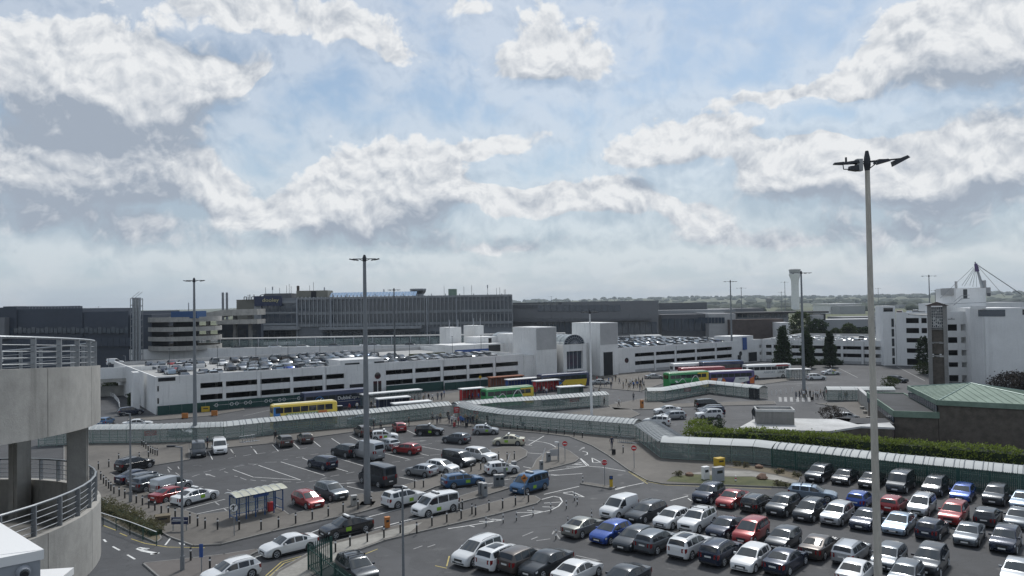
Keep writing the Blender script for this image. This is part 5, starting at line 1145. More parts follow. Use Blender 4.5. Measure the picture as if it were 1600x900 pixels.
street_lamp(G(285, 893), 698, 'grey street lamp standing on the red island at lower left'); street_lamp(G(204, 786), 646, 'grey street lamp among the cars at the left edge of the taxi park'); street_lamp(G(631, 949), 762, 'grey street lamp in front of the white taxis at the bottom', .10, .3)
street_lamp(G(170, 610), 560, 'thin lamp post on the link bridge, left one', .09); street_lamp(G(196, 606), 556, 'thin lamp post on the link bridge, right one', .09)
for i, px in enumerate((265, 340, 400, 450, 500, 585, 640, 707, 752)):
    t = thing('deck_lamp', 'thin lamp post on the roof of the long white car park', 'street lamp', group='lamp posts on the roof deck'); u, z = onwall(px, 560, 22); q = CA + UD * u + VD * 22; t.location = (q.x, q.y, 6.0)
    b = MB(); b.tube((0, 0, 0), (0, 0, 5.5), .07, .05, 6); b.build('pole', M['pole_dark'], t); MB().box((0, 0, 5.5), (.5, .25, .1)).build('lantern', M['lamp_head'], t)
# ---------------------------------------------------------------- bollards
bol = thing('bollard', '', 'bollard'); b = MB(); b.tube((0, 0, 0), (0, 0, .98), .075, .075, 10); b.build('post', M['black_paint'], bol); b = MB(); b.tube((0, 0, .74), (0, 0, .88), .079, .079, 10); b.build('white_band', M['white_paint'], bol); b = MB(); b.lathe([(.08, .98), (.05, 1.03), (0, 1.04)], n=10); b.build('cap', M['black_paint'], bol); BT = tree_of(bol)
wbol = thing('bollard', '', 'bollard'); b = MB(); b.tube((0, 0, 0), (0, 0, .95), .06, .06, 8); b.build('post', M['white_paint'], wbol); WT = tree_of(wbol)
fbol = thing('marker_post', '', 'marker post'); b = MB(); b.tube((0, 0, 0), (0, 0, .95), .05, .05, 8); b.build('post', M['black_paint'], fbol); MB().tube((0, 0, .3), (0, 0, .5), .055, .055, 8).build('white_band', M['white_paint'], fbol); MB().tube((0, 0, .7), (0, 0, .9), .055, .055, 8).build('white_band', M['white_paint'], fbol); FT = tree_of(fbol)
def posts(tr, pts, label, group, z=.12):
    for p in pts: c = copy_tree(tr, None, G(*p) + Vector((0, 0, z))); c['label'] = label; c['group'] = group
q4 = lambda L, ox, oy: [(ox + a / 4, oy + b / 4) for a, b in L]
posts(BT, q4([(95,620),(232,620),(341,605),(448,580),(552,555),(652,535),(745,510),(838,490),(920,470)], 350, 675) + q4([(1192,655),(1247,652),(1360,612)], 350, 600), 'black bollard with white band on the kerb between taxi park and taxi road', 'bollards along the taxi road kerb')
posts(BT, q4([(697,760),(788,722),(896,695),(1000,670),(1102,640),(1205,643),(1300,595),(1393,572),(1483,550)], 350, 675) + q4([(70,500),(90,492),(83,548),(150,520),(173,527),(257,497),(342,485),(422,465),(503,445)], 700, 675), 'black bollard with white band on the long traffic island', 'bollards on the traffic island')
posts(BT, q4([(615,240),(630,305),(647,330),(663,345),(679,360),(693,375),(712,392),(745,408),(780,422),(852,452),(890,465),(930,483),(968,498),(1008,515),(1052,530),(1095,548),(1140,560),(1187,580),(1235,597),(1282,612),(1360,618),(1495,620)], 0, 675), 'black bollard with white band behind the cars at the left of the taxi park', 'bollards down the left side of the taxi park')
posts(BT, q4([(680,225),(742,185),(870,180),(928,165),(887,90),(898,100),(912,110),(926,125),(941,138),(955,143),(969,150),(983,153)], 0, 675), 'black bollard with white band on the paved corner before the walkway', 'bollards on the paved corner')
posts(BT, q4([(1192,812),(1312,875)], 0, 675), 'black bollard on the red paved island', 'bollards on the red island')
posts(BT, q4([(345,275),(389,284),(435,290),(482,293),(528,298),(577,303),(627,312),(677,315),(728,320),(788,332),(840,340)], 700, 600), 'black bollard in the curved row before the lower walkway', 'bollards before the lower walkway')
posts(BT, q4([(1095,435)], 700, 600), 'single black bollard beside the no entry sign on the forecourt', 'bollards on the forecourt')
posts(BT, q4([(415,475),(370,480),(317,478),(205,540),(145,552)], 700, 600), 'black bollard on the rounded island between van and taxi', 'bollards on the rounded island')
posts(FT, q4([(238,590),(345,570),(428,555),(532,525),(643,500),(740,480),(790,430),(808,455),(675,670),(750,592),(898,545),(843,320)], 700, 675), 'black and white flexible marker post on the painted hatching', 'flexible marker posts', 0)
posts(WT, [(1199,619),(1206,618),(1213,617),(1220,616),(1228.5,615),(1238,613),(1150,612),(1262,612)], 'thin white bollard beside the zebra crossing', 'white bollards by the zebra crossing')
for r_ in (bol, wbol, fbol):
    for c in list(r_.children): bpy.data.objects.remove(c)
    bpy.data.objects.remove(r_)
# ---------------------------------------------------------------- signs, machines and small street furniture
def signpost(base, py, label, kind, face=-math.pi / 2, r_=.32):
    z = zat(base, py); t = thing('road_sign', label, 'road sign', (base[0], base[1], 0), face + math.pi / 2); MB().tube((0, 0, 0), (0, 0, z + r_ * .8), .04, .04, 8).build('pole', M['galv'], t)
    def disc(name, rr, m, y, n=24, rot=0):
        b = MB(); b.tube((0, y, z), (0, y - .02, z), rr, rr, n); o = b.build(name, m, t); return o
    if kind == 'no_entry': disc('disc', r_, M['sign_red'], -.045); MB().box((0, -.075, z), (r_ * 1.35, .02, r_ * .34)).build('white_bar', M['white_paint'], t)
    if kind == 'stop': disc('plate', r_ * 1.1, M['white_paint'], -.045, 8); disc('red_face', r_ * 1.0, M['sign_red'], -.066, 8); text('STOP', r_ * .75, M['white_paint'], t, (0, -.10, z), (R(90), 0, 0))
    if kind == 'warning':
        b = MB(); b.add([(0, -.045, z - .45), (.36, -.045, z), (0, -.045, z + .45), (-.36, -.045, z), (0, -.07, z - .45), (.36, -.07, z), (0, -.07, z + .45), (-.36, -.07, z)], [(4, 5, 6, 7), (3, 2, 1, 0), (0, 1, 5, 4), (1, 2, 6, 5), (2, 3, 7, 6), (3, 0, 4, 7)]); b.build('plate', M['orange'], t); MB().box((0, -.085, z), (.3, .02, .1)).build('symbol', M['black_paint'], t); MB().box((.08, -.085, z + .1), (.1, .02, .08)).build('symbol', M['black_paint'], t)
    if kind == 'turn':
        disc('plate', r_, M['black_paint'], -.045); disc('white_face', r_ * .88, M['white_paint'], -.066); b = MB(); b.tube((0, -.09, z - .22), (0, -.1, z + .2), .045, n=4); b.tube((-.2, -.09, z + .05), (.0, -.1, z + .22), .045, n=4); b.tube((-.24, -.09, z - .24), (.24, -.1, z + .24), .03, n=4); b.build('symbol', M['black_paint'], t)
    if kind == 'board': MB().box((0, -.06, z), (.28, .05, 1.0)).build('panel', M['sign_blue'], t)
    return t
signpost(G(883, 722), 693, 'no entry sign on the triangular island', 'no_entry'); signpost(G(991, 733), 700, 'no entry sign on the brown forecourt', 'no_entry'); signpost(G(945, 760), 722.5, 'octagonal red stop sign beside the yellow keep-right post', 'stop'); signpost(G(819.5, 779), 747, 'orange diamond warning sign in front of the blue taxi', 'warning'); signpost(G(366, 839), 793, 'round no turn sign beside the blue shelter', 'turn', r_=.40); signpost(G(315, 896), 860, 'narrow blue sign on a pole at the bottom of the red island', 'board')
t = thing('direction_board', 'low dark blue direction board with white border on the pavement corner', 'road sign', G(281, 831)); MB().box((0, 0, 1.0), (1.5, .1, .62)).build('panel', M['navy'], t); MB().box((0, -.06, 1.0), (1.42, .02, .05)).build('text_line', M['white_paint'], t); MB().box((-.1, -.06, 1.15), (1.0, .02, .05)).build('text_line', M['white_paint'], t)
for s in (-.6, .6): MB().box((s, 0, .35), (.07, .07, .7)).build('leg', M['galv'], t)
t = thing('keep_right_post', 'black and yellow keep-right post on the little kerbed nose', 'traffic bollard', G(955, 762)); MB().box((0, 0, .45), (.34, .2, .9)).build('body', M['yellow'], t); MB().box((0, -.02, 1.12), (.36, .22, .42)).build('head', M['black_paint'], t); b = MB(); b.tube((0, -.14, 1.14), (0, -.16, 1.14), .14, n=16); b.build('disc', M['sign_blue'], t)
def machine(px, py, w_, d_, h_, label, m='pole_grey', name='barrier_machine', cap=None):
    p = G(px, py); t = thing(name, label, name.replace('_', ' '), p, R(25)); MB().box((0, 0, h_ / 2), (w_, d_, h_)).build('cabinet', M[m], t); MB().box((0, 0, h_ + .03), (w_ + .05, d_ + .05, .06)).build('lid', M[cap or 'grey_wall'], t); MB().box((0, -d_ / 2 - .01, h_ * .72), (w_ * .6, .02, h_ * .2)).build('front_plate', M['glass_dark'], t); return t
machine(752, 773, .5, .5, 1.25, 'grey barrier machine on the narrow island, front left'); machine(757, 775, .45, .6, 1.3, 'steel barrier machine on the narrow island, in front of the blue estate', 'steel'); machine(776, 761, .5, .5, 1.3, 'grey ticket column between the two taxis'); machine(783, 760, .6, .5, 1.25, 'steel barrier housing between the two taxis', 'steel'); machine(803, 737, .5, .5, 1.2, 'grey ticket column behind the white taxi'); machine(857, 722, .4, .4, 1.15, 'slim grey barrier column on the triangular island'); machine(846, 735, .35, .35, 1.1, 'grey barrier column where the loop road narrows')
machine(605, 826, .42, .36, 1.0, 'orange ticket machine on the long traffic island', 'orange', 'ticket_machine', 'orange'); machine(553, 791, .55, .5, 1.05, 'square grey litter bin beside the grey electric car', 'concrete', 'litter_bin')
machine(1102.5, 750, .75, .5, 1.45, 'white utility cabinet on the grass bed, left of the grey one', 'white_paint', 'utility_cabinet', 'white_paint'); machine(1122.5, 753, 1.25, .6, 1.6, 'larger grey utility cabinet on the grass bed', 'grey_paint', 'utility_cabinet'); machine(1124, 729, 1.1, .8, 1.0, 'yellow grit bin against the walkway', 'yellow', 'grit_bin', 'yellow'); machine(321, 643, 1.5, 1.0, .9, 'yellow grit bin before the long white car park', 'yellow', 'grit_bin', 'yellow'); machine(711, 577, .6, .6, 1.6, 'blue recycling container in the bus station', 'frame_blue', 'recycling_bin'); machine(531, 645, .9, .8, 1.3, 'dark litter bin by the bus stop right of the yellow bus', 'black_paint', 'litter_bin'); machine(254, 818, 1.3, .9, .75, 'wooden box planter on the left pavement', 'soil', 'planter', 'soil'); machine(1003, 638, .5, .5, 1.5, 'orange pay machine on the bus station pavement', 'orange', 'ticket_machine', 'orange'); machine(1302, 584, .9, .9, 1.0, 'yellow box standing on the far road', 'yellow', 'grit_bin', 'yellow')
for (px, py, lab) in ((1347, 640, 'first'), (1352, 647, 'second'), (1357, 656, 'third')):
    t = thing('planter', f'round concrete planter tub, {lab} along the church wall', 'planter', G(px, py)); MB().lathe([(.25, 0), (.4, .5), (.42, .55), (.3, .55), (0, .5)], n=14).build('tub', M['concrete'], t); 
t = thing('notice_board', 'white notice board on the triangular island', 'sign', G(866, 720), R(10)); MB().box((0, 0, 1.05), (1.15, .08, .85)).build('panel', M['grey_wall'], t)
for s in (-.45, .45): MB().box((s, .02, .5), (.06, .06, 1.0)).build('leg', M['galv'], t)
t = thing('camera_pole', 'grey camera pole beside the notice board', 'pole', G(873, 722)); MB().tube((0, 0, 0), (0, 0, 2.6), .07).build('pole', M['pole_grey'], t); MB().box((-.2, 0, 2.5), (.5, .18, .2)).build('camera', M['white_paint'], t)
for (px, py, lab, a) in ((846, 735, 'raised white barrier arm on the loop road', .5), (789, 744, 'white barrier arm beside the white taxi', .2)):
    t = thing('road_barrier', lab, 'barrier', G(px, py), a); MB().box((0, 0, .5), (.3, .3, 1.0)).build('post', M['pole_grey'], t); b = MB(); b.tube((0, 0, .95), (.7, .2, 2.6), .05, .03, 6); b.build('arm', M['white_paint'], t)
t = thing('marker_post', 'red and white marker post on the grass bed', 'marker post', G(1149.5, 753)); MB().box((0, 0, .35), (.16, .12, .7)).build('post', M['white_paint'], t); MB().box((0, 0, .42), (.165, .125, .16)).build('red_band', M['sign_red'], t)
def rock(px, py, s, lab):
    r2 = random.Random(int(px)); b = MB(); nlat, nlon = 6, 9; vs = []
    for i in range(nlat + 1):
        for j in range(nlon):
            th = math.pi * i / nlat; ph = 2 * math.pi * j / nlon; d = Vector((math.sin(th) * math.cos(ph), math.sin(th) * math.sin(ph), math.cos(th))); k = 1 + .45 * mnoise.noise(d * 1.7 + Vector((px, py, 0))); vs.append((d.x * k * s, d.y * k * s * .8, max(-.05, d.z * k * s * .62 + s * .2)))
    b.add(vs, [(i * nlon + j, (i + 1) * nlon + j, (i + 1) * nlon + (j + 1) % nlon, i * nlon + (j + 1) % nlon) for i in range(nlat) for j in range(nlon)]); o = b.build('boulder', M['rock'], None, smooth=True, ang=28, label=lab, category='boulder'); p = G(px, py); o.location = (p.x, p.y, .13)
rock(1078, 745, .5, 'flat brown boulder at the left of the grass bed'); rock(1191, 750, .66, 'largest reddish brown boulder on the grass bed'); rock(1186, 733, .5, 'small boulder near the green fence, left one'); rock(1219, 738, .45, 'small boulder near the green fence, right one')
# luggage trolleys
def trolley(p, rz, lab, grp):
    t = thing('luggage_trolley', lab, 'trolley', p, rz, grp); b = MB(); b.path([(.45, -.28, .2), (.45, .28, .2), (-.45, .25, .15), (-.45, -.25, .15), (.45, -.28, .2)], .025, 5); b.path([(-.4, -.26, .15), (-.5, -.26, .98), (-.5, .26, .98), (-.4, .26, .15)], .025, 5); b.path([(-.45, -.26, .6), (-.45, .26, .6)], .02, 4)
    for k in range(4): b.tube((-.42, -.2 + k * .13, .17), (.43, -.2 + k * .13, .2), .015, n=4)
    b.build('frame', M['steel'], t)
    for x_, y_ in ((.4, 0), (-.4, -.24), (-.4, .24)): MB().tube((x_, y_ - .03, .08), (x_, y_ + .03, .08), .08, n=8).build('wheel', M['rubber'], t)
    return t
for i in range(8): trolley(G(971 + i * 3.0, 692.5 + i * .25), R(-35), 'steel luggage trolley in the rack beside the walkway corner', 'luggage trolleys at the walkway corner')
for i in range(6): trolley(G(380 + i * 4, 692.5 - i * .5), R(-30), 'steel luggage trolley in the row before the long walkway', 'luggage trolleys before the long walkway')
# blue steel bus shelter
a_ = az_of(370, 816, 442, 800); p0, p1 = G(370, 816), G(442, 800); Ls = (p1 - p0).length; st = thing('bus_shelter', 'blue steel shelter with curved clear roof at the taxi park kerb', 'bus shelter', p0, a_)
for i in range(6):
    x = Ls * i / 5; b = MB(); b.box((x, 0, 1.1), (.09, .09, 2.2)); b.build('post', M['frame_blue'], st); MB().box((x, 1.5, 1.15), (.09, .09, 2.3)).build('post', M['frame_blue'], st)
for i in range(7):
    x0, x1 = -.3 + (Ls + .6) * i / 7, -.3 + (Ls + .6) * (i + 1) / 7 - .03; b = MB(); vs = []
    for j in range(7):
        y = -.5 + 2.3 * j / 6; z = 2.3 + .35 * math.sin(math.pi * (j + .6) / 7.4)
        vs += [(x0, y, z), (x1, y, z)]
    b.add(vs, [(j * 2, j * 2 + 1, j * 2 + 3, j * 2 + 2) for j in range(6)]); b.build('roof_panel', mat('roof_sheet', (.42, .42, .33), .4, var=.3, scale=1.5) if i == 0 else bpy.data.materials['roof_sheet'], st, smooth=True)
    b = MB(); b.path([(x0, -.5 + 2.3 * j / 6, 2.32 + .35 * math.sin(math.pi * (j + .6) / 7.4)) for j in range(7)], .05, 4); b.build('roof_rib', M['white_paint'], st)
b = MB()
for y, z in ((1.5, .35), (1.5, 1.2), (1.5, 2.2), (0, 2.2)): b.tube((0, y, z), (Ls, y, z), .045, n=5)
for x in (0, Ls):
    for z in (.35, 1.2, 2.2): b.tube((x, 0, z), (x, 1.5, z), .045, n=5)
b.build('rails', M['frame_blue'], st)
for i in range(5): MB().bx(Ls * i / 5 + .08, Ls * (i + 1) / 5 - .08, 1.49, 1.51, .38, 2.15).build('glass_panel', M['shelter_glass'], st)
MB().bx(Ls * .35, Ls * .68, -.06, .0, 1.95, 2.3).build('name_board', M['sign_blue'], st); MB().bx(Ls * .4, Ls * .72, 1.0, 1.35, .42, .48).build('bench', M['grey_paint'], st)
for x in (.45, .67): MB().bx(Ls * x, Ls * x + .05, 1.1, 1.2, 0, .42).build('bench_leg', M['grey_paint'], st)
p = p0.lerp(p1, .82); lb = thing('red_bin', 'red bin standing inside the blue shelter', 'bin', p + Vector((-math.sin(a_) * .9, math.cos(a_) * .9, .12)), a_); MB().box((0, 0, .4), (.44, .4, .8)).build('body', M['sign_red'], lb); MB().box((0, 0, .83), (.48, .44, .06)).build('lid', M['sign_red'], lb)
# mesh fence round the planting strip
mf = thing('mesh_fence', 'low green mesh fence with white top rail along the left planting strip', 'fence'); P = [G(150, 818), G(161, 822), G(203, 836), G(245, 853)]; b = MB(); bb_ = MB()
for a0, a1 in zip(P, P[1:]):
    n = int((a1 - a0).length / .22)
    for i in range(n): q = a0.lerp(a1, i / n); b.tube((q.x, q.y, .1), (q.x, q.y, 1.15), .012, n=3)
    bb_.tube((a0.x, a0.y, 1.18), (a1.x, a1.y, 1.18), .035, n=5)
b.build('mesh_bars', M['fence_green'], mf, kind='stuff'); bb_.build('top_rail', M['white_paint'], mf)
for a0, a1 in zip(P, P[1:]):
    for k in range(3): q = a0.lerp(a1, k / 2); MB().tube((q.x, q.y, 0), (q.x, q.y, 1.2), .04).build('fence_post', M['fence_green'], mf)
# hoardings along the long white car park
hd = thing('hoarding', 'dark green hoarding with white line drawings along the long white car park', 'hoarding', CA, CRZ)
uh0, uh1 = -.2, UX(487, 610)
nn_ = 14
for i in range(nn_): a, c = uh0 + (uh1 - uh0) * i / nn_, uh0 + (uh1 - uh0) * (i + 1) / nn_ - .04; MB().bx(a, c, -1.2, -1.1, 0, 1.75).build('hoarding_panel', M['hoarding_green'], hd)
for px in (338, 362, 370, 384, 391, 416, 423, 437, 444, 467, 474):
    u, z = onwall(px, 630, -1.22); b = MB(); b.lathe([(.26, 0), (.34, 0), (.34, .02), (.26, .02)], n=14); b.v = [(u + v[0], -1.22 - v[2], 1.0 + v[1]) for v in b.v]; b.build('ring_motif', M['white_paint'], hd)
MB().bx(UX(331, 635), uh1 - 1.5, -1.215, -1.205, .98, 1.02).build('line_motif', M['white_paint'], hd)
hd2 = thing('hoarding', 'dark green hoarding with yellow sign near the red kiosks', 'hoarding', CA, CRZ); a, c = UX(690, 600), UX(800, 600)
for i in range(7): MB().bx(a + (c - a) * i / 7, a + (c - a) * (i + 1) / 7 - .04, -1.6, -1.5, 0, 1.7).build('hoarding_panel', M['hoarding_green'], hd2)
ys = thing('warning_sign', 'small yellow diamond sign above the dark green hoarding', 'road sign', CA + UD * UX(744, 592) + VD * -1.8, CRZ); MB().tube((0, 0, 0), (0, 0, 2.6), .05).build('pole', M['galv'], ys); b = MB(); b.add([(0, -.06, 1.9), (.5, -.06, 2.4), (0, -.06, 2.9), (-.5, -.06, 2.4)], [(0, 1, 2, 3)]); b.build('plate', M['yellow'], ys)
# open ramp balustrade bottom left road
gr_ = thing('guard_rail', 'curved white guard rail beside the slip road under the link bridge', 'railing'); pl = [G(150, 613), G(165, 616), G(178, 622), G(185, 630), G(187, 638)]; b = MB()
for z in (.3, .6, .95): b.path([q + Vector((0, 0, z)) for q in pl], .05, 5)
b.build('rail', M['white_paint'], gr_)
for a0, a1 in zip(pl, pl[1:]):
    for k in range(5): q = a0.lerp(a1, k / 5); MB().tube((q.x, q.y, 0), (q.x, q.y, 1.0), .04, n=5).build('post', M['white_paint'], gr_)
# ---------------------------------------------------------------- parked cars, near car park (rows named from the fence towards us)
AZL = R(-131)
row([('suv','charcoal',1280,757,1,('rails',),'with pale bonnet'),('saloon','black',1320,761,1),('saloon','black',1362,767,1,(),'behind the mast'),('minibus','charcoal',1407,774,1),('people_carrier','charcoal',1461,779,1,('sun',)),('hatchback','blue',1504,788,1),('suv','charcoal',1556,794,1),('saloon','iceblue',1600,802,1)], AZL, 'the row along the green fence', GR)
row([('hatchback','blue',1344,799,-1),('hatchback','red',1396,808,-1),('suv','red',1490,826,1,()),('hatchback','charcoal',1543,828,-1),('saloon','grey',1592,832,1)], AZL, 'the short row behind the pale sports car', GR)
place_car('estate', 'iceblue', 1270, 787, R(-28), 'pale blue estate car with black roof bars crossing behind the dark row', GR, ('bars',))
row([('suv','navy',1107,791,1,('rails',)),('saloon','red',1144,799,1),('estate','black',1183,805,-1,('rails',),'seen from behind'),('suv','charcoal',1223,812,1,(),),('people_carrier','charcoal',1265,820,1,('rails',)),('suv','silver',1308,826,1),('saloon','navy',1354,834,1),('sports_saloon','iceblue',1405,841,1),('hatchback','navy',1456,849,-1,(),'seen from behind'),('saloon','grey',1514,859,1),('suv','navy',1571,871,1)], AZL, 'the second row from the fence', GR)
place_car('people_carrier', 'silver', 1440, 811, AZL, 'silver people carrier with roof rails just right of the nearest mast', GR, ('rails',))
row([('van','white',967,816,1),('estate','charcoal',1009,821,1,('rails',)),('hatchback','white',1049,831,1),('suv','white',1089,837,1,('rails','bars'),'with roof bars'),('saloon','navy',1134,847,1),('people_carrier','red',1173,857,1),('hatchback','charcoal',1224,866,1),('saloon','brown',1280,880,-1,(),'seen from behind'),('estate','silver',1330,890,-1,('rails',),'seen from behind'),('hatchback','grey',1389,898,1),('suv','charcoal',1453,908,1),('saloon','silver',1590,926,1)], AZL, 'the third row from the fence', GR)
row([('saloon','olive_silver',911,846,-1),('hatchback','blue',954,855,1),('hatchback','charcoal',990,866,1),('suv','grey',1025,872,-1,(),'with yellowish plate'),('suv','white',1077,880,-1,('rails','sun'),'seen from behind'),('suv','navy',1126,891,-1,('rails',),'seen from behind'),('hatchback','white',1173,900,1),('saloon','navy',1227,905,-1,(),'seen from behind'),('saloon','white',1337,926,-1),('hatchback','grey',1415,930,1)], AZL, 'the fourth row from the fence', GR)
row([('people_carrier','white',746,891,1,('rails',)),('suv','white',783,899,-1,('sun',),'with black glass roof'),('suv','brown',817,904,-1),('saloon','charcoal',853,910,1),('saloon','white',901,925,-1),('saloon','charcoal',975,937,1)], AZL, 'the nearest row at the bottom', GR)
place_car('suv', 'charcoal', 558, 922, R(-55), 'dark car with white roof box bars at the bottom beside the green fence', GR, ('bars', 'rails'))
# taxi park
GT = 'cars in the taxi park'; AZB = az_of(355 / 4 + 350, 600 + 487 / 4, 350 + 630 / 4, 600 + 572 / 4); AZT = az_of(289, 796, 352, 780)
row([('suv','black',210,740,1,('rails',)),('saloon','navy',213,760,1),('hatchback','grey',228,763,1),('suv','grey',236,773,1,('rails',)),('van','silver',267,777,1,('twotone','lettered'),'with lettering'),('saloon','red',268,790,1),('saloon','white',304,794,1,('taxi',),'taxi')], AZT + R(4), 'the left row of the taxi park', GT)
for kd, c_, xc, yb, az_, ex, lab in (
 ('suv','brown',444.5,701,117,(),'brown people mover parked tail out below the long walkway, left of two'), ('hatchback','brown',477,695,117,(),'small tan hatchback parked tail out below the long walkway, right of two'),
 ('minibus','charcoal',310,717,-66,(),'grey minibus nose out at the foot of the left floodlight mast'), ('minibus','white',343,712,-66,('bars',),'white minibus with roof bars next to the grey minibus'),
 ('suv','brown',567,684,117,(),'dark brown car half hidden by the tall grey mast'), ('hatchback','white',600,690,8,('taxi','reddoor'),'white taxi with red door panel near the walkway'), ('hatchback','red',624,677,110,(),'small red hatchback tail out near the walkway'),
 ('suv','black',671,681,-6,('taxi',),'black taxi car in the lane below the walkway'), ('hatchback','grey',713,695,150,(),'grey hatchback driving away left of the crowd'), ('hatchback','silver',759,679.5,-4,('taxi',),'silver taxi hatchback waiting at the walkway crowd'), ('saloon','beige',795,697,172,('taxi',),'cream taxi saloon turning on the loop road'),
 ('estate','silver',605,705,130,('rails',),'silver estate car behind the silver van'), ('people_carrier','charcoal',539,717,138,(),'charcoal people carrier left of the silver van'), ('large_van','silver',575,723,135,(),'tall silver van with dark cab beside the mast'), ('hatchback','red',635,712,150,(),'red hatchback in the middle bays'),
 ('people_carrier','navy',504,737,138,(),'dark navy people carrier alone in the middle bays'), ('campervan','charcoal',590,765,134,(),'tall dark camper van beside the grey mast'), ('minibus','charcoal',717,732,-45,(),'dark grey minibus nose towards the taxi road'), ('suv','white',751,725,-42,(),'white car parked right of the dark grey minibus'),
 ('hatchback','silver',659,748,146,(),'old silver hatchback at the right end of the taxi park'), ('hatchback','white',691,742,-36,(),'white hatchback behind the old silver one'),
 ('hatchback','red',481,799,AZB,('rails',),'red hatchback nose out beside the grey electric car'), ('suv','grey',518,787,AZB,('sun',),'grey electric car beside the red hatchback')):
    a = az_ if isinstance(az_, float) else R(az_); place_car(kd, c_, xc, yb, a, lab, GT, ex)
AZR = az_of(425, 832, 600, 791)
GD = 'cars driving on the taxi road'
for kd, c_, xc, yb, a, ex, lab in (
 ('estate','midblue',723,765,AZR - R(18),('taxi','rails'),'blue estate taxi with green door mark at the barriers'), ('hatchback','white',784,744,AZR - R(25),('taxi',),'white taxi hatchback seen from behind at the barrier'), ('minibus','midblue',827,776,AZR + math.pi + R(4),('taxi',),'blue taxi van with green door mark coming through the exit'),
 ('suv','white',631,798,AZR,('taxi','sun'),'white electric taxi driving up beside the white taxi van'), ('minibus','white',680,812,AZR + math.pi - R(3),('taxi',),'white taxi van driving down past the island bollards'), ('saloon','black',541,846,AZR + math.pi - R(4),('taxi',),'black taxi saloon driving down between kerb and island'),
 ('saloon','white',451,877,AZR + math.pi - R(2),(),'white saloon leading the line down the taxi road'), ('hatchback','white',360,922,AZR + math.pi,('rails',),'white hatchback with roof rails cut by the bottom edge')):
    place_car(kd, c_, xc, yb, a, lab, GD, ex)
# left road and bus station cars
GB = 'cars around the bus station'
for kd, c_, xc, yb, a, ex, lab in (
 ('hatchback','midblue',165,667,95,(),'pale blue car driving off behind the spiral ramp'), ('suv','navy',204,651,40,(),'dark car waiting at the corner of the white car park'), ('saloon','white',215,670,20,(),'white car with only its roof showing over the walkway'), ('hatchback','silver',284,683,-10,(),'pale car seen through the walkway glass at left'),
 ('saloon','iceblue',565,664,10,(),'pale car seen through the walkway glass behind the tall grey mast'), ('saloon','navy',864,634,8,(),'dark saloon behind the glass of the upper walkway'), ('saloon','silver',938,602,5,(),'silver car beside the yellow and black coach'), ('saloon','silver',1022,593,4,(),'silver car in front of the right car park wing'),
 ('saloon','white',1298,586.5,0,('taxi',),'white taxi on the far road below the yellow box'), ('suv','white',1275,594.5,-2,(),'white car following on the far bus station road'), ('suv','charcoal',1403,599,-60,(),'dark car coming down the road by the tall car park'),
 ('suv','white',1026,667,158,('bars',),'white car with yellow stripe behind the walkway bend, lowest of three'), ('estate','silver',1050,657,188,('rails',),'silver estate car above the walkway bend, middle of three'), ('saloon','white',1043,648,188,(),'white saloon above the walkway bend, topmost of three'),
 ('minibus','black',1106,640,8,(),'black minibus at the top of the short row left of the flat roof'), ('estate','black',1110,646.5,186,(),'black estate car just below the black minibus'), ('suv','navy',1112,651.5,186,(),'dark blue car third in the short row by the hedge'), ('suv','white',1108,656,186,('rails',),'white car lowest in the short row by the hedge'), ('hatchback','white',1322,659,10,(),'white car half hidden behind the red shrub'), 
 ('van','white',180,571,25,(),'white van crossing the link bridge'), ):
    place_car(kd, c_, xc, yb, R(a), lab, GB, ex, 5.1 if 'link bridge' in lab else 0.0)
drop_protos()
# ---------------------------------------------------------------- small far cars on the roof decks
def mini(L, W, H, kind):
    b = MB(); top = {'s': [(-.5,.8),(-.49,.98),(-.34,1.05),(-.17,1.4),(.05,1.42),(.24,.96),(.45,.8),(.5,.6)], 'h': [(-.5,.8),(-.49,1.0),(-.42,1.38),(-.1,1.47),(.06,1.44),(.25,1.0),(.45,.82),(.5,.6)], 'u': [(-.5,.9),(-.49,1.1),(-.44,1.55),(-.1,1.68),(.06,1.62),(.24,1.12),(.45,.98),(.5,.7)]}[kind]
    rings = []
    for t, zc in top:
        zb = min(.95 if kind != 'u' else 1.08, zc - .02); h = (zc - zb) / .5; pl = .96 if abs(t) < .48 else .86; w0 = W / 2 * pl; wt = w0 * (.93 - .2 * max(0, h)); rings.append([(t * L, -w0, .2), (t * L, -w0, zb), (t * L, -wt, zc), (t * L, wt, zc), (t * L, w0, zb), (t * L, w0, .2)])
    vs = [p for r in rings for p in r]; b.cur = 0; fs = []; mi = []
    for j in range(len(rings) - 1):
        cab = top[j][1] > 1.2 or top[j + 1][1] > 1.2; both = top[j][1] > 1.3 and top[j + 1][1] > 1.3
        for i in range(6):
            fs.append((j * 6 + i, (j + 1) * 6 + i, (j + 1) * 6 + (i + 1) % 6, j * 6 + (i + 1) % 6)); mi.append(1 if (i in (1, 3) and cab) or (i == 2 and cab and not both) else 0)
    fs += [tuple(range(6)), tuple((len(rings) - 1) * 6 + i for i in (5, 4, 3, 2, 1, 0))]; mi += [0, 0]
    o = len(b.v); b.v += vs; b.f += [tuple(i + o for i in f) for f in fs]; b.mi += mi; b.cur = 2
    for fx in (-.3, .31):
        for s in (-1, 1): b.tube((fx * L, s * (W / 2 - .2), .32), (fx * L, s * W / 2 * .985, .32), .32, n=8)
    return b
MINI = [mini(4.6, 1.8, 1.45, 's'), mini(4.2, 1.78, 1.47, 'h'), mini(4.5, 1.86, 1.66, 'u')]
MM = [m.mesh('deck_car', [BASE, M['glass_dark'], M['rubber']], True, 40) for m in MINI]
MC = ['white'] * 4 + ['silver'] * 5 + ['grey'] * 4 + ['charcoal'] * 3 + ['black'] * 3 + ['navy'] * 2 + ['iceblue'] * 2 + ['red', 'blue', 'brown']
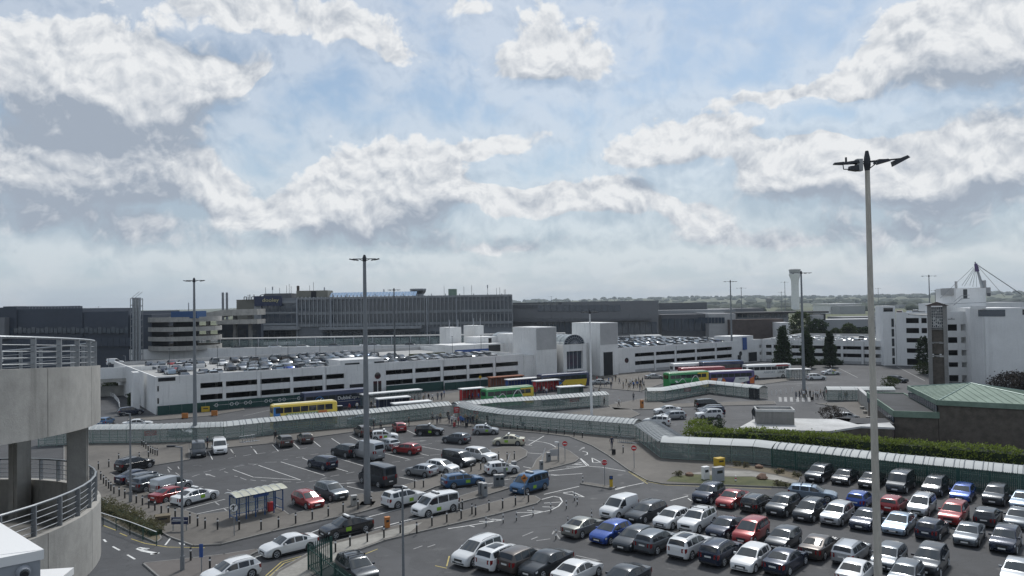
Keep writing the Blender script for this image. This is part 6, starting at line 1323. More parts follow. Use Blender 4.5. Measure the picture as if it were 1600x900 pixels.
rest = {k: MB() for k in ('silver', 'charcoal', 'white')}; ncar = [0]
def deckcars(ref, u, v, rows, span, prob, where, group, cap):
    for ri, vv in enumerate(rows):
        uu = span[0]; last = None
        while uu < span[1]:
            if rnd.random() < (prob(uu) if callable(prob) else prob):
                c_ = rnd.choice(MC); k = rnd.randrange(3); p = ref + u * (uu + rnd.uniform(-.15, .15)) + v * (vv + rnd.uniform(-.25, .25)); p.z = 6.002; az_ = math.atan2(v.y, v.x) + (math.pi if rnd.random() < .55 else 0) + rnd.uniform(-.03, .03)
                if cap[0] > 0:
                    o = obj('deck_car', MM[k], None, p, az_); o['label'] = f"{CN[c_]} {['saloon', 'hatchback', 'sport utility car'][k]} parked on {where}, {['front', 'second', 'third', 'fourth', 'fifth', 'sixth'][ri]} row"; o['category'] = 'car'; o['group'] = group
                    s_ = o.material_slots[0]; s_.link = 'OBJECT'; s_.material = PAINT[c_]; cap[0] -= 1
                else:
                    key = 'white' if c_ in ('white',) else 'charcoal' if c_ in ('black', 'charcoal', 'navy', 'grey') else 'silver'; src = MINI[k]; bb = rest[key]; of = len(bb.v); ca, sa = math.cos(az_), math.sin(az_)
                    bb.v += [(p.x + a * ca - b * sa, p.y + a * sa + b * ca, p.z + c) for a, b, c in src.v]; bb.f += [tuple(i + of for i in f) for f in src.f]; bb.mi += src.mi
            uu += 2.55
capL, capR, capT = [96], [50], [20]
deckcars(CA, UD, VD, (4.5, 11, 21, 27.5, 38, 46), (6, UX(700) - 2), lambda q: .62 if q < 38 else .85, 'the left roof deck', 'cars on the left roof deck', capL)
deckcars(CA, UD, VD, (4.5, 11, 17), (UX(700), UX(806) - 2), .85, 'the left roof deck near the towers', 'cars on the left roof deck', capL)
deckcars(CA, UD, VD, (4.5, 11, 21, 27.5, 38, 46), (uR0 + 3, uR1 - 4), .88, 'the right roof deck', 'cars on the right roof deck', capR)
DV = Vector((-D_.y, D_.x, 0))
deckcars(DA, D_, DV, (4.5, 11, 21, 27), (3, DL - 4), .85, 'the roof deck behind the dark trees', 'cars on the roof deck behind the trees', capT)
for k, bb in rest.items():
    if bb.v: bb.build('deck_cars', [PAINT[k], M['glass_dark'], M['rubber']], None, True, 40, kind='stuff', label=f'mass of {CN[k]} and similar cars filling the back of the roof decks', category='cars')
for i, (px, c_, k) in enumerate(((1407, 'red', 1), (1422, 'white', 0), (1432, 'silver', 2), (1442, 'charcoal', 2), (1448, 'silver', 0), (1455, 'white', 1))):
    q = L0.lerp(L1, ufrac(px, L0, L1) / (L1 - L0).length); dn = Vector((-(L1 - L0).y, (L1 - L0).x, 0)).normalized(); q = q + dn * 3.2; o = obj('deck_car', MM[k], None, (q.x, q.y, zt1 - .98), math.atan2(dn.y, dn.x)); o['label'] = f"{CN[c_]} car showing above the tall car park parapet, {ORD[i]} from left"; o['category'] = 'car'; o['group'] = 'cars on the tall car park roof'; s_ = o.material_slots[0]; s_.link = 'OBJECT'; s_.material = PAINT[c_]
for i, (px, py, c_, k) in enumerate(((285, 557.5, 'white', 2), (470, 549, 'white', 1), (566, 547, 'white', 0), (585, 545, 'silver', 2), (640, 541, 'charcoal', 1), (420, 552, 'silver', 0), (372, 553, 'charcoal', 0), (520, 547, 'grey', 2), (224, 560, 'grey', 0))):
    q = at(px, py, 266); o = obj('deck_car', MM[k], None, (q.x, 266 + i % 3 * 3.5, 5.605), 0.02); o['label'] = f"{CN[c_]} car on the departures road, {ORD[(8, 3, 1, 0, 0, 0, 0, 0, 0)[0] if 0 else i]} of those standing there"; o['category'] = 'car'; o['group'] = 'cars on the departures road'; s_ = o.material_slots[0]; s_.link = 'OBJECT'; s_.material = PAINT[c_]
# ---------------------------------------------------------------- buses and coaches
def make_bus(name, label, px, py_top, az_, L, H, m_body, rows=((1.25, 2.25),), nwin=7, W=2.5, roof=None, livery=(), front=True, cat='bus', group='buses and coaches', tail=None):
    p = G(px, py_top, H); t = thing(name, label, cat, (p.x, p.y, 0), az_, group)
    st = [(-L / 2, .90, .0), (-L / 2 + .12, .97, .0), (-L / 2 + .5, 1, .0), (0, 1, 0), (L / 2 - .7, 1, 0), (L / 2 - .2, .97, 0), (L / 2, .86, 0)]
    b = MB(); rings = []
    for x, k, _ in st:
        w_ = W / 2 * k; h_ = H - (1 - k) * 1.1; z0 = .35; rings.append([(x, -w_ * .97, z0), (x, -w_, z0 + .3), (x, -w_ * .985, h_ - .35), (x, -w_ * .90, h_ - .10), (x, -w_ * .7, h_), (x, w_ * .7, h_), (x, w_ * .90, h_ - .10), (x, w_ * .985, h_ - .35), (x, w_, z0 + .3), (x, w_ * .97, z0)])
    n = 10; b.add([q for r in rings for q in r], [(j * n + i, (j + 1) * n + i, (j + 1) * n + (i + 1) % n, j * n + (i + 1) % n) for j in range(len(rings) - 1) for i in range(n)] + [tuple(range(n)), tuple((len(rings) - 1) * n + i for i in range(n - 1, -1, -1))])
    b.f = [tuple(reversed(f)) for f in b.f]; b.f = [tuple(reversed(f)) for f in b.f]
    b.build('body', m_body, t, True, 30)
    if roof:
        b = MB(); b.box((0, 0, H + .015), (L * .94, W * .74, .06)); b.build('roof', roof, t)
    for (z0, z1) in rows:
        for s in (-1, 1):
            for i in range(nwin):
                a, c = -L / 2 + .35 + (L - 1.1) * i / nwin, -L / 2 + .35 + (L - 1.1) * (i + 1) / nwin - .1
                MB().bx(a, c, s * (W / 2 - .03), s * (W / 2 + .012), z0, z1).build('window', M['glass_dark'], t)
    zr = rows[-1]; 
    MB().bx(L / 2 - .10, L / 2 + .02, -W * .40, W * .40, 1.0, min(H - .5, rows[0][1] + .15)).build('windscreen', M['glass_dark'], t)
    if len(rows) > 1: MB().bx(L / 2 - .10, L / 2 + .015, -W * .40, W * .40, rows[1][0], rows[1][1]).build('windscreen', M['glass_dark'], t)
    MB().bx(-L / 2 - .02, -L / 2 + .1, -W * .36, W * .36, zr[0], zr[1]).build('rear_window', M['glass_dark'], t)
    for x in (-L / 2 + 2.6, L / 2 - 2.5):
        for s in (-1, 1):
            b = MB(); b.tube((x, s * (W / 2 - .28), .5), (x, s * (W / 2 + .02), .5), .5, n=18); wo = b.build('wheel', M['rubber'], t); b = MB(); b.tube((x, s * (W / 2 + .02), .5), (x, s * (W / 2 + .03), .5), .3, n=14); b.build('rim', M['alloy'], wo)
    for s in (-1, 1):
        MB().box((L / 2 - .03, s * W * .36, .8), (.1, .4, .2)).build('headlight', M['light_clear'], t); MB().box((-L / 2 + .03, s * W * .4, 1.0), (.1, .2, .5)).build('tail_light', M['light_red'], t); MB().box((L / 2 + .2, s * (W / 2 + .12), 2.2), (.12, .2, .5)).build('mirror', M['trim_black'], t)
    for (poly, m) in livery:
        for s in (-1, 1):
            b = MB(); k = len(poly); y0, y1 = s * (W / 2 - .02), s * (W / 2 + .007); b.add([(x, y0, z) for x, z in poly] + [(x, y1, z) for x, z in poly], [tuple(range(k, 2 * k)) if s < 0 else tuple(range(2 * k - 1, k - 1, -1))] + [(i, (i + 1) % k, k + (i + 1) % k, k + i) for i in range(k)]); b.build('livery_panel', m, t)
    return t
def paintm(n, c): return PAINT.setdefault(n, paint('paint_' + n, c, 0, .35))
YEL, BGRN, BBLU, BNVY, BRED, BORG, BPUR, BWHT = paintm('bus_yellow', (.70, .50, .04)), paintm('bus_green', (.02, .26, .07)), paintm('bus_blue', (.02, .17, .46)), paintm('coach_navy', (.012, .02, .07)), paintm('coach_red', (.34, .02, .03)), paintm('coach_orange', (.62, .16, .03)), paintm('coach_purple', (.05, .03, .16)), paintm('coach_white', (.74, .74, .72))
BAZ = CRZ + R(-4)
bt_ = make_bus('double_decker_bus', 'yellow and blue double decker bus with advert strip behind the long walkway', 475, 628.5, BAZ, 10.6, 4.3, YEL, ((1.2, 2.1), (2.95, 3.85)), 7, roof=paintm('bus_roof', (.72, .62, .25)), livery=(([(-5.3, .7), (-3.2, .7), (-4.2, 2.7), (-4.2, 4.0), (-5.3, 4.0)], BBLU), ([(-3.3, 2.2), (2.0, 2.2), (2.0, 2.85), (-3.3, 2.85)], paintm('advert_green', (.24, .34, .08))), ([(2.05, 1.1), (3.5, 1.1), (3.5, 2.88), (2.05, 2.88)], BORG)))
for k in range(11): MB().bx(-3.0 + k * .44, -2.7 + k * .44, -1.285, -1.26, 2.34, 2.72).build('advert_lettering', M['white_paint'], bt_)
def curve_livery(t, L, W, pts, m, r_=.07):
    b = MB(); b.path([(x, -W / 2 - .02, z) for x, z in pts], r_, 5); b.build('wave_stripe', m, t)
def green_bus(px, py, lab, az_, H=4.3):
    t = make_bus('double_decker_bus', lab, px, py, az_, 10.8, H, BGRN, ((1.2, 2.0), (H - 1.35, H - .55)), 7, roof=paintm('bus_roof_green', (.35, .5, .3)), livery=(([(2.9, .6), (5.2, .6), (5.2, H - .3), (2.2, H - .3), (2.6, 2.7)], YEL), ([(-4.7, 1.2), (2.4, 1.2), (2.4, H - 1.5), (-4.7, H - 1.5)], BGRN)))
    pts = [(-2.8 + i * .2, 2.25 + .75 * math.sin(i * .2 * 1.9) * (0.6 + .05 * i)) for i in range(19)] + [(1.4, 3.4), (2.0, 3.3), (2.6, 2.3), (3.0, 1.4)]
    curve_livery(t, 10.8, 2.5, pts, M['white_paint']); b = MB(); b.add([(-4.0, -1.28, 2.5), (-3.4, -1.28, 2.55), (-2.9, -1.28, 2.1), (-3.5, -1.28, 2.05)], [(0, 3, 2, 1)]); b.build('leaf_motif', M['white_paint'], t)
green_bus(793, 604.5, 'green double decker bus with white wave and yellow front, left of the lamp mast', BAZ, 3.95); green_bus(1072, 580.5, 'green double decker bus with white wave and yellow front, behind the bus station walkway', BAZ - R(8))
nv = make_bus('coach', 'long dark navy coach with plane emblem standing before the white car park', 523, 609, CRZ, 13.2, 3.75, BNVY, ((1.9, 2.9),), 8, livery=(([(-6.2, .6), (6.0, .6), (6.0, 2.9), (-6.2, 2.9)], BNVY),), cat='coach')
b = MB(); b.lathe([(.80, 0), (.92, 0), (.92, .02), (.80, .02)], n=24); b.v = [(-3.6 + v[0], -1.27 - v[2], 1.9 + v[1]) for v in b.v]; b.build('ring_emblem', BBLU, nv)
b = MB(); b.add([(-4.1, -1.28, 1.5), (-3.95, -1.28, 1.4), (-3.1, -1.28, 2.4), (-3.25, -1.28, 2.5)], [(0, 1, 2, 3)]); b.add([(-4.0, -1.28, 2.2), (-3.9, -1.28, 2.3), (-3.2, -1.28, 1.9), (-3.3, -1.28, 1.8)], [(3, 2, 1, 0), (0, 1, 2, 3)]); b.add([(-3.7, -1.28, 1.35), (-3.4, -1.28, 1.35), (-3.45, -1.28, 2.0), (-3.6, -1.28, 2.0)], [(0, 1, 2, 3)]); b.build('plane_emblem', M['white_paint'], nv)
text('Dublin', .95, M['white_paint'], nv, (1.35, -1.285, 2.15), (R(90), 0, 0)); text('Express', .95, M['grey_wall'], nv, (4.0, -1.285, 2.15), (R(90), 0, 0)); MB().bx(.2, 4.8, -1.285, -1.27, 1.45, 1.52).build('lettering_line', M['grey_wall'], nv)
yc = make_bus('coach', 'dark coach with yellow and blue lower sides beside the entrance hall', 880, 582.5, BAZ - R(3), 13.2, 3.7, BNVY, ((2.2, 3.1),), 8, livery=(([(-2.6, .45), (5.4, .45), (5.9, 2.1), (-.2, 2.15)], YEL), ([(-5.8, .45), (-2.65, .45), (-.8, 1.4), (-2.6, 2.15), (-5.8, 2.15)], BBLU)), cat='coach')
oc = make_bus('coach', 'purple, orange and white patterned coach with white roof', 1140, 579, R(14), 11.8, 3.6, BPUR, ((2.2, 3.05),), 7, roof=M['white_paint'], livery=(([(-5.6, .5), (-4.6, .5), (-3.9, 2.1), (-5.6, 2.1)], BORG), ([(-4.4, .5), (-3.3, .5), (-2.6, 2.1), (-3.7, 2.1)], BWHT), ([(-3.1, .5), (-1.8, .5), (-1.8, 1.5), (-2.4, 2.1)], BORG), ([(.2, .9), (1.2, .5), (4.4, 1.2), (4.2, 2.1), (.8, 2.12)], BWHT), ([(4.5, .5), (5.7, .5), (5.7, 2.1), (4.6, 1.7)], BORG), ([(1.0, .45), (3.4, .45), (2.6, .8)], BORG)), cat='coach')
text('express', .5, M['navy'], oc, (2.4, -1.275, 1.75), (R(90), 0, 0))
wc = make_bus('coach', 'white coach with orange tail and dark lettering on its side', 1198, 568.5, R(12), 12.6, 3.7, BWHT, ((2.25, 3.1),), 7, livery=(([(-6.2, .5), (-2.9, .5), (-4.3, 1.2), (-5.2, 1.9), (-6.2, 1.9)], BORG), ([(1.5, 3.13), (5.9, 3.13), (5.0, 3.5), (2.2, 3.5)], BRED)), cat='coach')
text('AIRPORT', .85, M['grey_paint'], wc, (.0, -1.275, 1.62), (R(90), 0, 0), sx=.95); text('LINK', .95, M['black_paint'], wc, (3.3, -1.275, 1.62), (R(90), 0, 0))
make_bus('coach', 'dark red coach low behind the right green bus', 1096, 573, R(12), 12.0, 3.4, BRED, ((1.7, 2.6),), 8, roof=None, cat='coach')
make_bus('coach', 'dark blue coach with red lower sides behind the other coaches', 1127, 564, R(14), 12.4, 3.7, BNVY, ((1.9, 2.8),), 8, roof=BBLU, livery=(([(-3, .5), (5.8, .5), (5.8, 1.8), (-1.5, 1.8)], BRED),), cat='coach')
make_bus('coach', 'white roofed coach farthest back before the right car park wing', 1078, 566.5, R(14), 11, 3.4, BWHT, ((1.7, 2.6),), 7, cat='coach')
def kiosk(px, py, L, az_, lab, m, roof='white_paint', h=2.7, d_=1.6, name='bus_shelter', people=False):
    p = G(px, py, h); t = thing(name, lab, 'bus shelter', (p.x, p.y, .01), az_, 'bus stop shelters'); b = MB(); b.box((0, 0, h - .1), (L + .4, d_ + .5, .2)); b.build('roof', M[roof], t)
    n = max(2, round(L / 1.5))
    for i in range(n): MB().bx(-L / 2 + L * i / n + .04, -L / 2 + L * (i + 1) / n - .04, d_ / 2 - .05, d_ / 2, .2, h - .25).build('back_panel', M[m], t)
    for i in range(n + 1):
        for y in (-d_ / 2 + .1, d_ / 2 - .1): MB().box((-L / 2 + L * i / n, y, (h - .2) / 2), (.08, .08, h - .2)).build('post', M['pole_grey'], t)
    for s in (-1, 1): MB().bx(s * L / 2 - .02, s * L / 2 + .02, -d_ / 2 + .2, d_ / 2 - .15, .2, h - .3).build('end_panel', M[m], t)
    MB().box((0, d_ / 2 - .45, .5), (L * .8, .35, .06)).build('bench', M['pole_grey'], t)
kiosk(737, 606, 5.0, BAZ, 'red panelled shelter with white roof left of the green bus', 'sign_red'); kiosk(853, 593.5, 6.2, BAZ, 'red panelled shelter with white roof right of the green bus', 'sign_red'); kiosk(815, 591, 8.0, BAZ, 'blue panelled shelter with white roof edge behind the green bus', 'sign_blue'); kiosk(790, 587.5, 9.0, BAZ, 'rust red panelled shelter before the car park stair block', 'terracotta', 'terracotta'); kiosk(611, 611.5, 13.0, BAZ + R(4), 'long open shelter with thin white roof near the round window', 'shelter_glass'); kiosk(614, 620.5, 6.2, BAZ, 'dark blue shelter with white roof, left of two bus stops', 'navy'); kiosk(643, 627.5, 7.0, BAZ, 'shelter with white roof, right of two bus stops', 'shelter_glass'); kiosk(891, 603, 5.4, BAZ - R(8), 'pale green shelter with white roof beside the lamp mast', 'frame_green'); kiosk(1247, 576, 5.4, R(4), 'small open shelter with white roof right of the white coach', 'shelter_glass')
# ---------------------------------------------------------------- people
def human(pose, top, legs, skin=None, hairc=None, name='person'):
    """one skinned figure; pose: stride, arm swing"""
    st, sw, lean = pose; V = {}; E = []; Rr = []
    pts = [('pelvis', (0, 0, .95), .135), ('waist', (0, .0 + lean * .1, 1.08), .125), ('chest', (0, lean * .22, 1.30), .155), ('neck0', (0, lean * .3, 1.45), .075), ('neck', (0, lean * .34, 1.53), .058), ('head', (0, lean * .36 + .015, 1.62), .094), ('crown', (0, lean * .36 + .005, 1.70), .078)]
    edges = [('pelvis', 'waist'), ('waist', 'chest'), ('chest', 'neck0'), ('neck0', 'neck'), ('neck', 'head'), ('head', 'crown')]
    for s, n in ((1, 'L'), (-1, 'R')):
        f = s * st
        pts += [('hip' + n, (s * .095, 0, .90), .098), ('knee' + n, (s * .1, f * .18 + .03, .50), .062), ('ank' + n, (s * .1, f * .34 - .03, .09), .042), ('toe' + n, (s * .11, f * .34 + .13, .04), .035),
                ('sh' + n, (s * .19, lean * .24, 1.40), .066), ('el' + n, (s * .25, -f * .14 * sw + lean * .2, 1.13), .045), ('wr' + n, (s * .25, -f * .30 * sw + .08 + lean * .25, .89), .03), ('ha' + n, (s * .25, -f * .34 * sw + .11 + lean * .25, .81), .036)]
        edges += [('pelvis', 'hip' + n), ('hip' + n, 'knee' + n), ('knee' + n, 'ank' + n), ('ank' + n, 'toe' + n), ('chest', 'sh' + n), ('sh' + n, 'el' + n), ('el' + n, 'wr' + n), ('wr' + n, 'ha' + n)]
    ix = {p[0]: i for i, p in enumerate(pts)}
    me = bpy.data.meshes.new(name); me.from_pydata([p[1] for p in pts], [(ix[a], ix[b]) for a, b in edges], []); o = bpy.data.objects.new(name, me); COL.objects.link(o)
    sk = o.modifiers.new('skin', 'SKIN'); sk.use_smooth_shade = True; o.modifiers.new('sub', 'SUBSURF').levels = 1
    for i, p in enumerate(pts): me.skin_vertices[0].data[i].radius = (p[2], p[2] * (.78 if p[0] in ('chest', 'waist', 'pelvis') else 1)); me.skin_vertices[0].data[i].use_root = p[0] == 'pelvis'
    bpy.context.view_layer.update(); dg = bpy.context.evaluated_depsgraph_get(); m2 = bpy.data.meshes.new_from_object(o.evaluated_get(dg)); bpy.data.objects.remove(o)
    # fingers, nose and hair mass, joined into the same mesh
    b = MB(); b.v = [tuple(v.co) for v in m2.vertices]; b.f = [tuple(p.vertices) for p in m2.polygons]; zc = []
    for f in b.f:
        z = sum(b.v[i][2] for i in f) / len(f); xx = sum(abs(b.v[i][0]) for i in f) / len(f); yy = sum(b.v[i][1] for i in f) / len(f)
        hd = lean * .36; b.mi.append(3 if z > 1.66 or (z > 1.56 and yy < hd - .03) else 2 if z > 1.47 else 2 if (xx > .19 and z < .93) else 4 if z < .085 else 1 if z < .96 and xx < .2 else 0)
    b.cur = 2
    for s in (1, -1):
        f = s * st; h_ = Vector((s * .25, -f * .34 * sw + .11 + lean * .25, .80))
        for k, L in enumerate((.072, .08, .075, .058)): a = h_ + Vector((0, -.027 + .018 * k, -.02)); m_ = a + Vector((s * -.006, .006, -L * .55)); b.tube(a, m_, .009, .008, 5); b.tube(m_, m_ + Vector((s * -.016, .008, -L * .4)), .008, .006, 5)
        b.tube(h_ + Vector((0, .025, .01)), h_ + Vector((s * -.02, .055, -.035)), .010, .008, 5)
    b.tube((0, lean * .36 + .10, 1.625), (0, lean * .36 + .118, 1.60), .012, .014, 5)
    return b
POSES = [(.0, 0, 0), (.75, 1, .25), (-.6, 1, .2), (.12, .3, .1)]
HB = [human(p, None, None) for p in POSES]
CL_ = {k: mat('cloth_' + k, c, .85) for k, c in dict(black=(.016, .016, .018), navy=(.02, .028, .06), grey=(.16, .165, .17), white=(.62, .62, .61), red=(.32, .03, .035), blue=(.05, .12, .32), denim=(.045, .07, .13), khaki=(.22, .18, .12), hiviz=(.45, .62, .06), orange=(.6, .18, .04)).items()}
HM = [b.mesh('person', [CL_['black'], CL_['denim'], M['skin'], M['hair'], M['black_paint']], True, 60) for b in HB]
def person(px, py, pose, top, leg, face, lab, group, z=.12):
    o = obj('person', HM[pose], None, G(px, py, z), face - math.pi / 2, label=lab, category='person', group=group)
    for i, m in ((0, CL_[top]), (1, CL_[leg])): o.material_slots[i].link = 'OBJECT'; o.material_slots[i].material = m
    return o
def suitcase(px, py, m, lab):
    t = thing('suitcase', lab, 'suitcase', G(px, py, .12), rnd.random() * 3); MB().box((0, 0, .38), (.45, .26, .62)).build('shell', CL_[m], t); b = MB(); b.path([(-.12, 0, .69), (-.12, 0, 1.0), (.12, 0, 1.0), (.12, 0, .69)], .012, 4); b.build('handle', M['trim_black'], t)
    for s in (-1, 1): MB().tube((s * .16, -.1, .04), (s * .16, .1, .04), .04, n=6).build('wheel', M['rubber'], t)
TOPS = ['black', 'navy', 'grey', 'white', 'red', 'blue', 'khaki', 'black', 'grey', 'black']
def crowd(L, where, group, z=.12):
    for i, (px, py) in enumerate(L):
        tp = TOPS[(i * 7 + int(px)) % 10]; lg = ['black', 'denim', 'navy', 'khaki'][(i + int(py)) % 4]; person(px, py, rnd.randrange(4), tp, lg, rnd.uniform(0, 6.28), f'person in {tp} top and {lg if lg != "denim" else "denim"} trousers {where}', group, z)
crowd([(702, 662), (706, 664), (709, 661), (712, 665.5), (716, 666), (720, 664), (723, 666), (727, 662), (731, 665), (735, 661), (739, 664), (700, 657), (718, 659), (745, 663), (688, 660), (683, 663), (676, 660)], 'waiting in the crowd at the walkway junction', 'people at the walkway junction')
crowd([(938, 606), (946, 604), (951, 600), (957, 598), (985, 604), (990, 607), (994, 602), (1000, 610), (1001, 604), (1004, 600), (968, 600), (962, 596), (974, 607), (979, 602), (983, 609), (988, 601), (991, 606), (996, 606), (1006, 606), (1003, 612), (998, 599), (942, 599), (955, 607), (933, 598)], 'in the group before the entrance hall', 'people before the entrance hall')
crowd([(1249, 622), (1256, 622.5), (1266, 622), (1271, 624), (1275, 622), (1278, 623), (1292, 621), (1313, 625), (1320, 625.5), (1323, 624.5), (1252, 620), (1260, 621), (1282, 621), (1287, 623), (1244, 624)], 'walking near the zebra crossing', 'people near the zebra crossing')
crowd([(580, 640), (586, 642), (592, 637), (600, 636), (609, 638), (616, 635), (622, 634), (634, 633), (640, 634), (648, 630), (670, 627), (676, 627), (684, 625), (690, 625), (546, 644), (558, 642), (573, 643), (597, 641), (604, 641), (629, 637), (644, 635), (655, 631), (662, 630), (694, 621), (664, 625)], 'at the bus stops right of the yellow bus', 'people at the bus stops')
crowd([(730, 624), (738, 625), (744, 622), (722, 626), (836, 614), (846, 612), (862, 611), (854, 618), (870, 612), (928, 619), (936, 619), (748, 626), (733, 628), (756, 623), (879, 610), (886, 612), (893, 613), (900, 611), (842, 616), (850, 615)], 'by the red shelters', 'people by the red shelters')
for a in ((430, 690, 1, 'black', 'black', 1.6, 'person in dark clothes walking past the parked tan cars'), (584, 671, 0, 'black', 'navy', 0, 'person in black standing left of the red hatchback'), (595, 673, 0, 'grey', 'black', 2, 'person in grey top beside the white taxi'), (639, 667, 0, 'black', 'black', 0, 'person in black standing right of the red hatchback'), (580, 690, 0, 'black', 'black', 1, 'driver in black standing at the back of the white taxi'), (772, 664, 0, 'white', 'navy', 2, 'person in white shirt behind the silver taxi'), (762, 663, 0, 'black', 'black', 2, 'person in black behind the silver taxi'), (814, 664, 1, 'black', 'black', 3, 'person in black with luggage inside the lower walkway'), (956, 701, 1, 'navy', 'navy', -1.6, 'person in navy walking across the forecourt with a suitcase'), (922, 672, 1, 'black', 'grey', 3, 'person in black top inside the lower walkway at right'), (968, 681, 2, 'black', 'navy', 3, 'person in black near the luggage trolleys'), (324, 700, 0, 'navy', 'black', 0, 'person in navy beside the white minibus'), (967, 635, 1, 'white', 'black', -.5, 'person in white leaving the upper walkway'), (944, 634, 2, 'black', 'black', 0, 'person in black at the end of the upper walkway'), (990, 626, 0, 'grey', 'navy', 2, 'person in grey by the orange machine')):
    person(*a[:7], group='single people about the station')
suitcase(959, 710, 'black', 'black suitcase pulled across the forecourt'); suitcase(817, 666, 'navy', 'dark suitcase inside the lower walkway'); suitcase(729, 667, 'black', 'black suitcase in the crowd at the walkway junction'); suitcase(710, 667, 'red', 'red suitcase in the crowd at the walkway junction'); suitcase(1269, 625.5, 'black', 'black suitcase near the zebra crossing')
for c_, b_ in ((316, 654), (335, 650)):
    t = thing('orange_barrier', f'small orange traffic barrier on the bus lane, {"left" if c_ == 316 else "right"} one', 'barrier', G(c_ - 27 if c_ == 316 else c_, b_)); MB().box((0, 0, .55), (1.1, .25, .9)).build('panel', M['orange'], t)
    for s in (-.4, .4): MB().box((s, 0, .05), (.12, .6, .1)).build('foot', M['rubber'], t)
# ---------------------------------------------------------------- trees, hedge and shrubs
def leaves(n, inside, size, r2, clump=.5):
    """many small leaf faces gathered in clumps; inside(rng) gives a clump centre"""
    b = MB(); k = 0
    while k < n:
        c = inside(r2); m_ = r2.randint(5, 12)
        for _ in range(m_):
            d = Vector((r2.gauss(0, 1), r2.gauss(0, 1), r2.gauss(0, .8))) * clump * .5; p = c + d; a = Vector((r2.gauss(0, 1), r2.gauss(0, 1), r2.gauss(0, 1))).normalized(); q = a.orthogonal().normalized(); q2 = a.cross(q); s = size * r2.uniform(.6, 1.3)
            b.v += [tuple(p - q * s), tuple(p + q2 * s * .6), tuple(p + q * s), tuple(p - q2 * s * .6)]; o = len(b.v) - 4; b.f.append((o, o + 1, o + 2, o + 3)); b.mi.append(0); k += 1
    return b
def tree(label, p, h, rad, shape, m, n, size, seed, group='trees', name='broadleaf_tree', trunk_h=None):
    r2 = random.Random(seed); t = thing(name, label, 'tree', p, r2.random() * 6, group); th = trunk_h or h * .3
    lobes = [(r2.uniform(0, 6.28), r2.uniform(.2, .95), r2.uniform(.55, 1.0)) for _ in range(14)]
    def inside(r):
        while True:
            z = r.random()
            if shape == 'cone': rr = rad * (1 - z) ** .62 * (.86 + .14 * math.sin(z * 17 + seed)) * (.35 + .65 * min(1, z * 6 + .3))
            else: rr = rad * math.sqrt(max(0, 1 - (2 * z - 1) ** 2)) ** .8
            a = r.uniform(0, 6.28); q = math.sqrt(r.uniform(.25, 1)); bump = 1 + .26 * mnoise.noise(Vector((math.cos(a) * 1.6, math.sin(a) * 1.6, z * 3.2 + seed))) + .16 * mnoise.noise(Vector((math.cos(a) * 4, math.sin(a) * 4, z * 8 + seed)))
            zz = th * .45 + z * (h - th * .45)
            if mnoise.noise(Vector((math.cos(a) * rr, math.sin(a) * rr, zz)) * .9 + Vector((seed, 0, 0))) < -.22: continue
            return Vector((math.cos(a) * rr * q * bump, math.sin(a) * rr * q * bump, zz))
    leaves(n, inside, size, r2, rad * .22).build('crown', M[m], t)
    b = MB(); b.tube((0, 0, -.1), (0, 0, h * .55), rad * .075 + .06, .05, 8)
    for k in range(9): a = k * 2.4; z = h * (.25 + .06 * k); b.tube((0, 0, z), (math.cos(a) * rad * .6, math.sin(a) * rad * .6, z + h * .12), .05, .015, 5)
    b.build('trunk', M['bark'], t); return t
GTt = 'dark trees before the car park wing'
for i, (px, py, top, w_) in enumerate(((1224, 576, 513, 33), (1262, 575, 519, 28), (1297, 573.5, 518, 24))):
    p = G(px, py); d = p.y; tree(['broad dark conical tree left of the zebra crossing mast', 'dark conical tree behind the zebra crossing mast', 'slim dark conical tree, rightmost of the three before the car park wing'][i], p, zat(p, top), w_ * d / FPX / 2, 'cone', 'leaf_dark', 5200, .34, 11 + i, GTt, 'conical_tree', 1.5)
for i, (px, Y, top, w_, lab) in enumerate(((1250, 330, 489, 34, 'large round tree behind the car park wing, left part'), (1277, 320, 500, 28, 'round tree behind the car park wing next to the large one'), (1326, 345, 507, 22, 'low round tree at the far end of the roof deck'), (1352, 350, 513, 26, 'low dark bush row behind the roof deck'), (1306, 340, 514, 16, 'small tree between the larger ones behind the roof deck'))):
    q = at(px, top, Y); tree(lab, (q.x, q.y, 0), q.z, w_ * Y / FPX / 2, 'ball', 'leaf_dark' if i % 2 else 'leaf_mid', 2600, .5, 31 + i, 'trees behind the car park wing', 'broadleaf_tree', q.z * .25)
p = G(1443, 581); tree('round leafy tree beside the bell tower', p, zat(p, 526), 9.5 * p.y / FPX, 'ball', 'leaf_dark', 2400, .24, 51, None, 'broadleaf_tree', 3)
p = G(1391, 606); tree('small pale green bush behind the copper roofs', p, 2.3, 1.9, 'ball', 'leaf_mid', 1200, .14, 52, None, 'shrub', .6)
p = G(1585, 612); tree('dark reddish shrub mass below the blank white wall', p, 3.6, 4.6, 'ball', 'leaf_red', 3000, .2, 53, None, 'shrub', .5)
p = G(1610, 610); tree('dark reddish shrub at the right edge', p, 3.4, 3.8, 'ball', 'leaf_red', 2000, .2, 57, None, 'shrub', .5)
p = G(1299, 659); tree('reddish bare shrub beside the white car near the church', p, 2.4, 1.9, 'ball', 'leaf_red', 1800, .10, 54, None, 'shrub', .5)
p = G(1092, 703); tree('light green shrub at the left end of the hedge', p, 4.0, 2.1, 'ball', 'leaf_hedge', 3200, .12, 55, None, 'shrub', .5)
p = G(1117, 700); tree('round dark green shrub behind the left end of the hedge', p, 4.1, 1.65, 'ball', 'leaf_dark', 2800, .11, 56, None, 'shrub', .5)
p = G(1442, 585); tree('low green bush at the foot of the bell tower', p, 3.2, 2.0, 'ball', 'leaf_mid', 1300, .16, 58, None, 'shrub', .5)
